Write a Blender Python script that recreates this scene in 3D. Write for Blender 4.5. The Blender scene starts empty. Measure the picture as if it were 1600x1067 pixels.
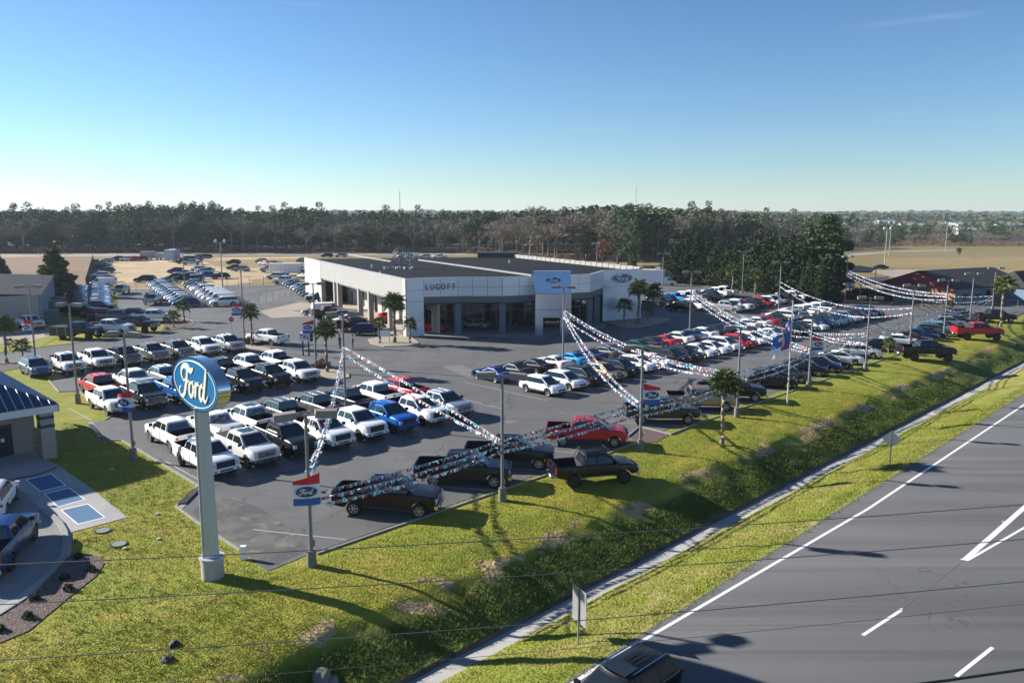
import bpy, bmesh, math, random
from mathutils import Vector, Matrix, noise
import numpy as np

R = math.radians
rnd = random.Random(7)
scene = bpy.context.scene
COL = scene.collection

# ------------------------------------------------------------------ camera
CAM_H = 16.5
FPX = 1230.0                       # focal length in pixels of a 1600 px wide frame
PITCH = math.atan(200.5 / FPX)
cam_data = bpy.data.cameras.new('camera')
cam = bpy.data.objects.new('camera', cam_data)
COL.objects.link(cam)
cam.location = (0, 0, CAM_H)
cam.rotation_euler = (math.pi / 2 - PITCH, 0, 0)
cam_data.sensor_width = 36
cam_data.lens = 36 * FPX / 1600
cam_data.clip_start = 0.5
cam_data.clip_end = 12000
scene.camera = cam

# ------------------------------------------------------------------ light
SUN_EL = R(22.5)
SH_AZ = R(-20.5)                     # the way shadows fall, seen from above
w = bpy.data.worlds.new('World')
scene.world = w
w.use_nodes = True
nt = w.node_tree
nt.nodes.clear()
sky = nt.nodes.new('ShaderNodeTexSky')
sky.sky_type = 'NISHITA'
sky.sun_disc = False
sky.sun_elevation = SUN_EL
sx, sy = -math.cos(SH_AZ), -math.sin(SH_AZ)
sky.sun_rotation = math.atan2(sx, sy)
sky.air_density = 1.0
sky.dust_density = 0.0
sky.ozone_density = 3.0
sky.altitude = 0
bg = nt.nodes.new('ShaderNodeBackground')
bg.inputs['Strength'].default_value = 0.064
wo = nt.nodes.new('ShaderNodeOutputWorld')
tint = nt.nodes.new('ShaderNodeMix'); tint.data_type = 'RGBA'; tint.blend_type = 'MULTIPLY'
tint.inputs['Factor'].default_value = 1.0
tint.inputs['B'].default_value = (.80 / 11, .945 / 11, 1.08 / 11, 1)
nt.links.new(sky.outputs[0], tint.inputs['A'])
# a few thin wisps of high cloud
tcw = nt.nodes.new('ShaderNodeTexCoord'); mpw = nt.nodes.new('ShaderNodeMapping'); mpw.inputs['Scale'].default_value = (1.2, 1.2, 16); mpw.inputs['Rotation'].default_value = (.05, .03, .4); mpw.inputs['Location'].default_value = (3.1, 1.7, .6)
nzw = nt.nodes.new('ShaderNodeTexNoise'); nzw.inputs['Scale'].default_value = 2.2; nzw.inputs['Detail'].default_value = 7; nzw.inputs['Roughness'].default_value = .62
mrw = nt.nodes.new('ShaderNodeMapRange'); mrw.inputs['From Min'].default_value = .60; mrw.inputs['From Max'].default_value = .85; mrw.inputs['To Max'].default_value = .22
gam = nt.nodes.new('ShaderNodeGamma'); gam.inputs['Gamma'].default_value = 1.16
scl = nt.nodes.new('ShaderNodeVectorMath'); scl.operation = 'SCALE'; scl.inputs['Scale'].default_value = 11.0
nt.links.new(tint.outputs['Result'], gam.inputs[0]); nt.links.new(gam.outputs[0], scl.inputs[0])
wis = nt.nodes.new('ShaderNodeMix'); wis.data_type = 'RGBA'; wis.inputs['B'].default_value = (7.5, 8.0, 8.8, 1)
nt.links.new(tcw.outputs['Generated'], mpw.inputs[0]); nt.links.new(mpw.outputs[0], nzw.inputs['Vector']); nt.links.new(nzw.outputs['Fac'], mrw.inputs['Value'])
nt.links.new(mrw.outputs[0], wis.inputs['Factor']); nt.links.new(scl.outputs[0], wis.inputs['A']); nt.links.new(wis.outputs['Result'], bg.inputs[0])
nt.links.new(bg.outputs[0], wo.inputs[0])
sl = bpy.data.lights.new('sun', 'SUN')
sl.energy = 5.0
sl.angle = R(0.53)
sl.color = (1.0, 0.95, 0.87)
so = bpy.data.objects.new('sun', sl)
COL.objects.link(so)
sd = Vector((sx * math.cos(SUN_EL), sy * math.cos(SUN_EL), math.sin(SUN_EL)))
so.rotation_euler = sd.to_track_quat('Z', 'Y').to_euler()
so.location = (-60, 40, 60)
scene.view_settings.view_transform = 'Standard'
scene.view_settings.look = 'None'
scene.view_settings.exposure = 1.18
scene.view_settings.gamma = 1.0
scene.view_settings.use_curve_mapping = False

# ------------------------------------------------------------------ places
C45 = math.cos(math.pi / 4)
def G(x, y, z=0.0):
    """ground point (at height z) seen at pixel x, y of the 1600 x 1067 photograph"""
    u = (x - 800) / FPX
    v = (533.5 - y) / FPX
    dy = math.cos(PITCH) + v * math.sin(PITCH)
    dz = -math.sin(PITCH) + v * math.cos(PITCH)
    t = (z - CAM_H) / dz
    return Vector((u * t, dy * t, z))
def ztop(base, ypix):
    """height of a point straight above base that shows at picture row ypix"""
    v = (533.5 - ypix) / FPX
    dy = math.cos(PITCH) + v * math.sin(PITCH)
    dz = -math.sin(PITCH) + v * math.cos(PITCH)
    return CAM_H + base.y / dy * dz
def ST(s, t, z=0.0):
    """s runs along the highway, t across it"""
    return Vector(((s + t) * C45, (s - t) * C45, z))

# ------------------------------------------------------------------ materials
MATS = {}
def mat(name, col=(.5, .5, .5), rough=.6, metal=0.0, coat=0.0, var=0.0, vscale=3.0, bump=0.0, bscale=20.0, spec=.5, emit=None):
    if name in MATS: return MATS[name]
    m = bpy.data.materials.new(name)
    m.use_nodes = True
    n = m.node_tree
    b = n.nodes['Principled BSDF']
    b.inputs['Base Color'].default_value = (*col, 1)
    b.inputs['Roughness'].default_value = rough
    b.inputs['Metallic'].default_value = metal
    b.inputs['Coat Weight'].default_value = coat
    b.inputs['Specular IOR Level'].default_value = spec
    tc = n.nodes.new('ShaderNodeTexCoord')
    if var > 0:
        nz = n.nodes.new('ShaderNodeTexNoise')
        nz.inputs['Scale'].default_value = vscale
        nz.inputs['Detail'].default_value = 5
        mx = n.nodes.new('ShaderNodeMix'); mx.data_type = 'RGBA'
        mx.inputs['A'].default_value = (*[c * (1 - var) for c in col], 1)
        mx.inputs['B'].default_value = (*[min(1, c * (1 + var)) for c in col], 1)
        n.links.new(tc.outputs['Object'], nz.inputs['Vector'])
        n.links.new(nz.outputs['Fac'], mx.inputs['Factor'])
        n.links.new(mx.outputs['Result'], b.inputs['Base Color'])
    if bump > 0:
        nb = n.nodes.new('ShaderNodeTexNoise')
        nb.inputs['Scale'].default_value = bscale
        nb.inputs['Detail'].default_value = 4
        bu = n.nodes.new('ShaderNodeBump')
        bu.inputs['Strength'].default_value = bump
        n.links.new(tc.outputs['Object'], nb.inputs['Vector'])
        n.links.new(nb.outputs['Fac'], bu.inputs['Height'])
        n.links.new(bu.outputs['Normal'], b.inputs['Normal'])
    MATS[name] = m
    return m

def ramp_mat(name, layers, rough=.9, bump=.3, bscale=8.0, bdist=.1, cracks=None):
    """layers: list of (scale, detail, lo, hi, colour, stretch) painted one over the other by noise"""
    m = bpy.data.materials.new(name)
    m.use_nodes = True
    n = m.node_tree
    b = n.nodes['Principled BSDF']
    b.inputs['Roughness'].default_value = rough
    b.inputs['Specular IOR Level'].default_value = .25
    geo = n.nodes.new('ShaderNodeNewGeometry')
    prev = None
    for i, (sc, det, lo, hi, col, st) in enumerate(layers):
        if prev is None:
            rgb = n.nodes.new('ShaderNodeRGB'); rgb.outputs[0].default_value = (*col, 1)
            prev = rgb.outputs[0]
            continue
        mp = n.nodes.new('ShaderNodeMapping')
        mp.inputs['Location'].default_value = (13.7 * i, 5.1 * i, 0)
        mp.inputs['Rotation'].default_value = (0, 0, st[1])
        mp.inputs['Scale'].default_value = (st[0], 1, 1)
        nz = n.nodes.new('ShaderNodeTexNoise')
        nz.inputs['Scale'].default_value = sc
        nz.inputs['Detail'].default_value = det
        nz.inputs['Roughness'].default_value = .6
        mr = n.nodes.new('ShaderNodeMapRange')
        mr.inputs['From Min'].default_value = lo
        mr.inputs['From Max'].default_value = hi
        mx = n.nodes.new('ShaderNodeMix'); mx.data_type = 'RGBA'
        mx.inputs['B'].default_value = (*col, 1)
        n.links.new(geo.outputs['Position'], mp.inputs['Vector'])
        n.links.new(mp.outputs[0], nz.inputs['Vector'])
        n.links.new(nz.outputs['Fac'], mr.inputs['Value'])
        n.links.new(mr.outputs[0], mx.inputs['Factor'])
        n.links.new(prev, mx.inputs['A'])
        prev = mx.outputs['Result']
    if cracks:
        csc, cw, ccol = cracks
        v = n.nodes.new('ShaderNodeTexVoronoi'); v.feature = 'DISTANCE_TO_EDGE'; v.inputs['Scale'].default_value = csc
        wn = n.nodes.new('ShaderNodeTexNoise'); wn.inputs['Scale'].default_value = csc * 5; wn.inputs['Detail'].default_value = 5
        va = n.nodes.new('ShaderNodeVectorMath'); va.operation = 'MULTIPLY_ADD'; va.inputs[1].default_value = (.35 / csc,) * 3
        n.links.new(geo.outputs['Position'], wn.inputs['Vector']); n.links.new(wn.outputs['Color'], va.inputs[0]); n.links.new(geo.outputs['Position'], va.inputs[2]); n.links.new(va.outputs[0], v.inputs['Vector'])
        fl_ = n.nodes.new('ShaderNodeMapRange'); fl_.inputs['From Min'].default_value = cw * .4; fl_.inputs['From Max'].default_value = cw; fl_.inputs['To Min'].default_value = 1; fl_.inputs['To Max'].default_value = 0
        n.links.new(v.outputs['Distance'], fl_.inputs['Value'])
        gate = n.nodes.new('ShaderNodeTexNoise'); gate.inputs['Scale'].default_value = .07
        gr = n.nodes.new('ShaderNodeMapRange'); gr.inputs['From Min'].default_value = .46; gr.inputs['From Max'].default_value = .58
        n.links.new(geo.outputs['Position'], gate.inputs['Vector']); n.links.new(gate.outputs['Fac'], gr.inputs['Value'])
        mu = n.nodes.new('ShaderNodeMath'); mu.operation = 'MULTIPLY'; n.links.new(fl_.outputs[0], mu.inputs[0]); n.links.new(gr.outputs[0], mu.inputs[1])
        mx = n.nodes.new('ShaderNodeMix'); mx.data_type = 'RGBA'; mx.inputs['B'].default_value = (*ccol, 1)
        n.links.new(mu.outputs[0], mx.inputs['Factor']); n.links.new(prev, mx.inputs['A']); prev = mx.outputs['Result']
    n.links.new(prev, b.inputs['Base Color'])
    nb = n.nodes.new('ShaderNodeTexNoise')
    nb.inputs['Scale'].default_value = bscale
    nb.inputs['Detail'].default_value = 6
    bu = n.nodes.new('ShaderNodeBump')
    bu.inputs['Strength'].default_value = bump
    bu.inputs['Distance'].default_value = bdist
    n.links.new(geo.outputs['Position'], nb.inputs['Vector'])
    n.links.new(nb.outputs['Fac'], bu.inputs['Height'])
    n.links.new(bu.outputs['Normal'], b.inputs['Normal'])
    MATS[name] = m
    return m

NS = (1, 0)
def zone_mat(name, base, bank, bare):
    """lawn material: bank grass below the break of slope, bare sand in broken patches along it"""
    m = base.copy(); m.name = name
    n = m.node_tree
    out = next(x for x in n.nodes if x.type == 'OUTPUT_MATERIAL')
    def grp(src):
        g_ = src.node_tree; mp = {}
        for x in g_.nodes:
            if x.type == 'OUTPUT_MATERIAL': continue
            y = n.nodes.new(x.bl_idname); mp[x] = y
            for a in ('data_type', 'blend_type'):
                if hasattr(x, a):
                    try: setattr(y, a, getattr(x, a))
                    except Exception: pass
            for i, q in enumerate(x.inputs):
                if hasattr(q, 'default_value'):
                    try: y.inputs[i].default_value = q.default_value
                    except Exception: pass
            if x.type == 'RGB': y.outputs[0].default_value = x.outputs[0].default_value
        for l in g_.links:
            if l.to_node in mp and l.from_node in mp:
                a = list(l.from_node.outputs).index(l.from_socket); b_ = list(l.to_node.inputs).index(l.to_socket)
                n.links.new(mp[l.from_node].outputs[a], mp[l.to_node].inputs[b_])
        return next(y for x, y in mp.items() if x.type == 'BSDF_PRINCIPLED')
    b0 = next(x for x in n.nodes if x.type == 'BSDF_PRINCIPLED')
    b1, b2 = grp(bank), grp(bare)
    geo = n.nodes.new('ShaderNodeNewGeometry')
    dot = n.nodes.new('ShaderNodeVectorMath'); dot.operation = 'DOT_PRODUCT'; dot.inputs[1].default_value = (C45_, -C45_, 0)
    n.links.new(geo.outputs['Position'], dot.inputs[0])
    def nz(sc, det, sx=1):
        mp = n.nodes.new('ShaderNodeMapping'); mp.inputs['Rotation'].default_value = (0, 0, R(-45)); mp.inputs['Scale'].default_value = (sx, 1, 1)
        z = n.nodes.new('ShaderNodeTexNoise'); z.inputs['Scale'].default_value = sc; z.inputs['Detail'].default_value = det
        n.links.new(geo.outputs['Position'], mp.inputs[0]); n.links.new(mp.outputs[0], z.inputs['Vector']); return z.outputs['Fac']
    def math_(op, a, b_):
        k = n.nodes.new('ShaderNodeMath'); k.operation = op
        for i, v in enumerate((a, b_)):
            if isinstance(v, (int, float)): k.inputs[i].default_value = v
            else: n.links.new(v, k.inputs[i])
        return k.outputs[0]
    def rng(v, a, b_):
        k = n.nodes.new('ShaderNodeMapRange'); k.inputs['From Min'].default_value = a; k.inputs['From Max'].default_value = b_; n.links.new(v, k.inputs['Value']); return k.outputs[0]
    wig = math_('MULTIPLY', math_('SUBTRACT', nz(.35, 5), .5), 3.2)
    t = math_('ADD', dot.outputs['Value'], wig)
    fb = rng(t, -26.0, -25.1)
    band = math_('MULTIPLY', rng(t, -27.2, -26.2), math_('SUBTRACT', 1.0, rng(t, -25.8, -24.8)))
    fe = rng(math_('MULTIPLY', band, rng(nz(.8, 8, .5), .49, .60)), .35, .5)
    m1 = n.nodes.new('ShaderNodeMixShader'); m2 = n.nodes.new('ShaderNodeMixShader')
    n.links.new(fb, m1.inputs[0]); n.links.new(b0.outputs[0], m1.inputs[1]); n.links.new(b1.outputs[0], m1.inputs[2])
    n.links.new(fe, m2.inputs[0]); n.links.new(m1.outputs[0], m2.inputs[1]); n.links.new(b2.outputs[0], m2.inputs[2])
    n.links.new(m2.outputs[0], out.inputs[0])
    return m
C45_ = math.cos(math.pi / 4)
HW = (.18, R(-45))                 # long streaks along the highway
m_grass = ramp_mat('lawn_grass', [
    (0, 0, 0, 0, (.27, .25, .022), NS),
    (.10, 3, .42, .60, (.185, .225, .018), NS),
    (.45, 4, .50, .64, (.32, .26, .04), NS),
    (.9, 4, .52, .68, (.16, .205, .015), (.35, R(-20))),
    (3.0, 5, .5, .8, (.19, .20, .02), NS),
    (14., 3, .50, .80, (.30, .29, .045), NS),
    (.6, 8, .62, .72, (.30, .22, .09), NS)], bump=.9, bscale=9, bdist=.12)
m_bank = ramp_mat('bank_grass', [
    (0, 0, 0, 0, (.12, .15, .018), NS),
    (.5, 5, .45, .6, (.08, .12, .014), NS),
    (1.2, 5, .55, .7, (.18, .18, .04), NS),
    (5., 4, .5, .7, (.055, .08, .012), NS)], bump=1.0, bscale=4, bdist=.35)
m_verge = ramp_mat('verge_grass', [
    (0, 0, 0, 0, (.19, .215, .025), NS),
    (.5, 4, .46, .60, (.26, .23, .06), (.25, R(-45))),
    (.9, 7, .57, .68, (.36, .27, .14), (.3, R(-45))),
    (6., 4, .5, .75, (.12, .16, .015), NS)], bump=.9, bscale=7, bdist=.15)
m_asphalt = ramp_mat('lot_asphalt', [
    (0, 0, 0, 0, (.104, .103, .101), NS),
    (.05, 3, .40, .62, (.140, .138, .134), NS),
    (.25, 6, .50, .66, (.088, .087, .087), NS),
    (.5, 9, .62, .68, (.185, .172, .15), NS),
    (1.1, 3, .55, .75, (.080, .081, .083), (.08, R(-45))),
    (90., 2, .45, .8, (.18, .178, .172), NS)], rough=.8, bump=.12, bscale=70, bdist=.02, cracks=(.16, .010, (.045, .045, .045)))
m_road = ramp_mat('highway_asphalt', [
    (0, 0, 0, 0, (.082, .083, .088), NS),
    (.35, 4, .40, .65, (.100, .100, .103), HW),
    (1.3, 3, .52, .62, (.066, .066, .070), (.012, R(-45))),
    (.8, 4, .54, .66, (.112, .110, .108), (.015, R(-45))),
    (.5, 4, .52, .66, (.070, .070, .073), (.05, R(-45))),
    (60., 2, .45, .8, (.145, .142, .138), NS)], rough=.75, bump=.12, bscale=60, bdist=.02, cracks=(.11, .004, (.06, .06, .06)))
m_kerb = mat('kerb_concrete', (.27, .265, .25), rough=.9, var=.2, vscale=2)
m_concrete = ramp_mat('pale_concrete', [
    (0, 0, 0, 0, (.36, .35, .33), NS),
    (.35, 5, .45, .7, (.29, .28, .27), NS),
    (4., 5, .55, .75, (.42, .40, .37), NS)], rough=.85, bump=.1, bscale=30, bdist=.02)
m_gutter = ramp_mat('gutter_concrete', [
    (0, 0, 0, 0, (.33, .32, .30), NS),
    (.8, 6, .50, .65, (.24, .23, .21), (.3, R(-45))),
    (.35, 6, .60, .70, (.40, .37, .32), NS)], rough=.85, bump=.2, bscale=20, bdist=.03)
m_shadewall = ramp_mat('shaded_concrete', [  # the ditch wall's shade, put into a dark blotchy concrete colour
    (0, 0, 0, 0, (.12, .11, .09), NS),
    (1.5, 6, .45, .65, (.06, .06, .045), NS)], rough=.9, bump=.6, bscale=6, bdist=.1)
m_sand = ramp_mat('sandy_soil', [
    (0, 0, 0, 0, (.50, .36, .21), NS),
    (.06, 4, .42, .60, (.40, .30, .17), NS),
    (.3, 5, .56, .70, (.20, .19, .07), NS),
    (1.5, 4, .55, .75, (.55, .42, .27), NS)], bump=.5, bscale=2, bdist=.2)
m_field = ramp_mat('field_soil', [
    (0, 0, 0, 0, (.24, .18, .085), NS),
    (.012, 3, .42, .58, (.20, .165, .06), NS),
    (.05, 5, .50, .66, (.24, .175, .10), NS),
    (.4, 4, .52, .7, (.14, .12, .05), NS)], bump=.6, bscale=1.5, bdist=.3)
m_brown = ramp_mat('dry_field', [
    (0, 0, 0, 0, (.23, .14, .085), NS),
    (.06, 4, .45, .60, (.17, .12, .06), (.2, 0)),
    (.3, 5, .52, .68, (.30, .19, .12), NS)], bump=.6, bscale=1.5, bdist=.3)
m_green = ramp_mat('short_green_field', [
    (0, 0, 0, 0, (.27, .205, .085), NS),
    (.05, 4, .45, .60, (.29, .215, .11), (.2, 0)),
    (.4, 5, .5, .7, (.19, .17, .05), NS)], bump=.6, bscale=1.5, bdist=.3)
m_gravel = ramp_mat('pale_gravel', [
    (0, 0, 0, 0, (.34, .29, .23), NS),
    (.1, 5, .45, .65, (.28, .24, .19), NS)], bump=.3, bscale=3, bdist=.1)
m_mulch = ramp_mat('grey_mulch', [
    (0, 0, 0, 0, (.16, .115, .10), NS),
    (6., 5, .45, .6, (.08, .06, .055), NS),
    (9., 3, .55, .7, (.28, .23, .21), NS)], bump=1.0, bscale=12, bdist=.12)
m_erode = ramp_mat('bare_sand', [
    (0, 0, 0, 0, (.43, .30, .15), NS),
    (1.5, 6, .5, .62, (.32, .22, .11), NS),
    (2.5, 5, .56, .64, (.08, .08, .03), NS)], bump=.9, bscale=5, bdist=.2)

m_lawn = zone_mat('lawn_zones', m_grass, m_bank, m_erode)
# paint takes its colour from the object and its metal share from the colour's alpha
m_paint = bpy.data.materials.new('car_paint')
m_paint.use_nodes = True
_n = m_paint.node_tree
_b = _n.nodes['Principled BSDF']
_oi = _n.nodes.new('ShaderNodeObjectInfo')
_n.links.new(_oi.outputs['Color'], _b.inputs['Base Color'])
_n.links.new(_oi.outputs['Alpha'], _b.inputs['Metallic'])
_b.inputs['Roughness'].default_value = .33
_b.inputs['Specular IOR Level'].default_value = .3
_b.inputs['Coat Weight'].default_value = .28
_b.inputs['Coat Roughness'].default_value = .06
MATS['paint'] = m_paint
m_glass = mat('tinted_glass', (.012, .018, .02), rough=.04, spec=.9)
m_black = mat('black_plastic', (.012, .012, .013), rough=.55)
m_tyre = mat('tyre_rubber', (.014, .014, .014), rough=.85)
m_rim = mat('alloy_wheel', (.42, .42, .43), rough=.35, metal=.8)
m_drim = mat('dark_wheel', (.035, .035, .037), rough=.4, metal=.5)
m_chrome = mat('chrome', (.62, .63, .65), rough=.15, metal=1.0)
m_lamp = mat('headlamp_glass', (.55, .57, .6), rough=.1, spec=.8)
m_tail = mat('tail_lamp_red', (.33, .01, .012), rough=.15, coat=.6)
m_bed = mat('bed_liner', (.014, .014, .015), rough=.85)
m_white = mat('white_paint', (.78, .78, .77), rough=.5, var=.06, vscale=1)
m_line = mat('road_paint', (.72, .72, .68), rough=.7, var=.12, vscale=6)
m_fline = mat('faded_paint', (.33, .33, .32), rough=.8, var=.3, vscale=2)
m_panel = mat('white_metal_panel', (.62, .66, .72), rough=.32, metal=.25, var=.03, vscale=.4)
m_siding = mat('cream_siding', (.40, .395, .37), rough=.45, var=.05, vscale=.4)
m_cream = mat('cream_wall', (.46, .44, .39), rough=.7, var=.08, vscale=.5)
m_band = mat('slate_blue_band', (.10, .14, .19), rough=.4, metal=.2)
m_roof = mat('dark_membrane_roof', (.014, .017, .023), rough=1.0, var=.35, vscale=.15, spec=.08)
m_seam = mat('pale_roof_seam', (.45, .45, .44), rough=.7)
m_alu = mat('brushed_aluminium', (.52, .58, .66), rough=.22, metal=.85, var=.05, vscale=.3)
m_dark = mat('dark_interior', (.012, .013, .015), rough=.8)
m_pole = mat('grey_pole_metal', (.20, .20, .21), rough=.5, metal=.3, var=.15, vscale=1)
m_lampbox = mat('lamp_housing', (.23, .21, .19), rough=.6)
m_red = mat('banner_red', (.62, .02, .035), rough=.7)
m_wcloth = mat('banner_white', (.74, .76, .80), rough=.7)
m_bcloth = mat('banner_blue', (.03, .11, .42), rough=.7)
m_logo = mat('sign_blue', (.022, .17, .39), rough=.22, coat=.6)
m_logodk = mat('badge_navy', (.01, .03, .13), rough=.25, coat=.5)
m_cream_l = mat('sign_letter_ivory', (.72, .70, .58), rough=.4)
m_trunk = mat('tree_bark', (.10, .075, .055), rough=.95, var=.3, vscale=3)
m_palmtrunk = mat('palm_bark', (.20, .16, .125), rough=.95, var=.35, vscale=6, bump=.5, bscale=12)
m_bluroof = mat('blue_metal_roof', (.025, .045, .095), rough=.38, metal=.3)
m_block = mat('tan_block', (.34, .295, .25), rough=.85, var=.12, vscale=3)
m_greywall = mat('grey_metal_wall', (.33, .36, .40), rough=.6, var=.06, vscale=.3)
m_greyroof = mat('blue_grey_roof', (.016, .024, .036), rough=.9, var=.1, vscale=.3, spec=.1)

def leafmat(name, cols, trans=.25):
    m = bpy.data.materials.new(name); m.use_nodes = True
    n = m.node_tree; b = n.nodes['Principled BSDF']
    b.inputs['Roughness'].default_value = .75
    b.inputs['Specular IOR Level'].default_value = .2
    geo = n.nodes.new('ShaderNodeNewGeometry')
    oi = n.nodes.new('ShaderNodeObjectInfo')
    ad = n.nodes.new('ShaderNodeMath'); ad.operation = 'ADD'
    ml = n.nodes.new('ShaderNodeMath'); ml.operation = 'MULTIPLY'; ml.inputs[1].default_value = .5
    n.links.new(geo.outputs['Random Per Island'], ad.inputs[0])
    n.links.new(oi.outputs['Random'], ad.inputs[1])
    n.links.new(ad.outputs[0], ml.inputs[0])
    cr = n.nodes.new('ShaderNodeValToRGB')
    els = cr.color_ramp.elements
    els[0].color = (*cols[0], 1); els[1].color = (*cols[-1], 1)
    for i, c in enumerate(cols[1:-1]):
        e = els.new((i + 1) / (len(cols) - 1)); e.color = (*c, 1)
    n.links.new(ml.outputs[0], cr.inputs[0])
    n.links.new(cr.outputs[0], b.inputs['Base Color'])
    MATS[name] = m
    return m
m_pine = leafmat('pine_needles', [(.042, .072, .030), (.065, .105, .042), (.10, .14, .06)])
m_cedar = leafmat('cypress_leaves', [(.016, .036, .012), (.026, .052, .016), (.040, .068, .022)])
m_twig = leafmat('bare_twigs', [(.15, .13, .10), (.215, .19, .15), (.29, .26, .21)])
m_rust = leafmat('rust_leaves', [(.14, .045, .02), (.20, .07, .03), (.16, .09, .04)])
m_palm = leafmat('palm_fronds', [(.09, .12, .03), (.14, .17, .05), (.21, .22, .09)])
m_bush = leafmat('shrub_leaves', [(.03, .05, .014), (.07, .08, .025), (.12, .11, .035)])
m_dry = leafmat('dry_grass', [(.17, .11, .07), (.22, .15, .09), (.28, .2, .13)])
m_blade = leafmat('grass_blades', [(.20, .225, .018), (.25, .25, .025), (.31, .285, .04)])
m_weed = leafmat('weed_leaves', [(.05, .08, .010), (.08, .115, .015), (.13, .145, .028)])

# ------------------------------------------------------------------ mesh building
class MB:
    def __init__(self):
        self.v = []; self.f = []; self.m = []
    def add(self, vs, fs, mi=0):
        o = len(self.v)
        self.v.extend([tuple(p) for p in vs])
        self.f.extend([tuple(i + o for i in f) for f in fs])
        self.m.extend([mi] * len(fs))
        return self
    def box(self, c, d, mi=0, rz=0.0, M=None):
        x, y, z = d[0] / 2, d[1] / 2, d[2] / 2
        p = [Vector(q) for q in ((-x, -y, -z), (x, -y, -z), (x, y, -z), (-x, y, -z), (-x, -y, z), (x, -y, z), (x, y, z), (-x, y, z))]
        if M is None: M = Matrix.Rotation(rz, 3, 'Z')
        cc = Vector(c)
        return self.add([M @ q + cc for q in p], [(0, 3, 2, 1), (4, 5, 6, 7), (0, 1, 5, 4), (1, 2, 6, 5), (2, 3, 7, 6), (3, 0, 4, 7)], mi)
    def tube(self, a, b, r0, r1=None, n=8, mi=0, cap=True):
        r1 = r0 if r1 is None else r1
        a, b = Vector(a), Vector(b)
        d = (b - a)
        q = d.to_track_quat('Z', 'Y')
        vs = []
        for p, r in ((a, r0), (b, r1)):
            for i in range(n):
                an = 2 * math.pi * i / n
                vs.append(p + q @ Vector((r * math.cos(an), r * math.sin(an), 0)))
        fs = [(i, (i + 1) % n, n + (i + 1) % n, n + i) for i in range(n)]
        if cap: fs += [tuple(range(n - 1, -1, -1)), tuple(range(n, 2 * n))]
        return self.add(vs, fs, mi)
    def path(self, pts, rs, n=6, mi=0):
        if not isinstance(rs, (list, tuple)): rs = [rs] * len(pts)
        pts = [Vector(p) for p in pts]
        vs = []
        for k, p in enumerate(pts):
            d = pts[min(k + 1, len(pts) - 1)] - pts[max(k - 1, 0)]
            q = d.to_track_quat('Z', 'Y')
            for i in range(n):
                an = 2 * math.pi * i / n
                vs.append(p + q @ Vector((rs[k] * math.cos(an), rs[k] * math.sin(an), 0)))
        fs = []
        for k in range(len(pts) - 1):
            for i in range(n):
                fs.append((k * n + i, k * n + (i + 1) % n, (k + 1) * n + (i + 1) % n, (k + 1) * n + i))
        fs += [tuple(range(n - 1, -1, -1)), tuple(range((len(pts) - 1) * n, len(pts) * n))]
        return self.add(vs, fs, mi)
    def prism(self, poly, z0, z1, mi=0, mside=None):
        n = len(poly)
        area = sum(poly[i][0] * poly[(i + 1) % n][1] - poly[(i + 1) % n][0] * poly[i][1] for i in range(n))
        if area < 0: poly = poly[::-1]
        vs = [(p[0], p[1], z0) for p in poly] + [(p[0], p[1], z1) for p in poly]
        self.add(vs, [tuple(range(2 * n - 1, n - 1, -1))[::-1], tuple(range(n - 1, -1, -1))], mi)
        self.add(vs, [(i, (i + 1) % n, n + (i + 1) % n, n + i) for i in range(n)], mi if mside is None else mside)
        return self
    def mesh(self, name, mats, smooth=None):
        me = bpy.data.meshes.new(name)
        me.from_pydata(self.v, [], self.f)
        for m in (mats if isinstance(mats, (list, tuple)) else [mats]): me.materials.append(m)
        me.polygons.foreach_set('material_index', self.m)
        if smooth is not None:
            me.shade_smooth()
            me.set_sharp_from_angle(angle=R(smooth))
        me.update()
        return me
    def obj(self, name, mats, parent=None, smooth=None, **kw):
        return link(name, self.mesh(name, mats, smooth), parent, **kw)

def link(name, me, parent=None, loc=None, rz=None, **props):
    o = bpy.data.objects.new(name, me)
    COL.objects.link(o)
    if parent: o.parent = parent
    if loc is not None: o.location = loc
    if rz is not None: o.rotation_euler = (0, 0, rz)
    for k, v in props.items(): o[k] = v
    return o
def thing(name, label, cat, loc=(0, 0, 0), rz=0.0, group=None):
    o = bpy.data.objects.new(name, None)
    COL.objects.link(o)
    o.empty_display_size = .3
    o.location = loc; o.rotation_euler = (0, 0, rz)
    o['label'] = label; o['category'] = cat
    if group: o['group'] = group
    return o
def tag(o, label, cat, group=None):
    o['label'] = label; o['category'] = cat
    if group: o['group'] = group
    return o
def sheet(name, poly, z, m, **kw):
    b = MB()
    pts = [(p[0], p[1], z) for p in poly]
    n = len(pts)
    area = sum(pts[i][0] * pts[(i + 1) % n][1] - pts[(i + 1) % n][0] * pts[i][1] for i in range(n))
    if area < 0: pts = pts[::-1]
    b.add(pts, [tuple(range(n))])
    return b.obj(name, m, kind='structure', **kw)
def PX(*pts, z=0.0):
    return [G(x, y, z) for x, y in pts]
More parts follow.
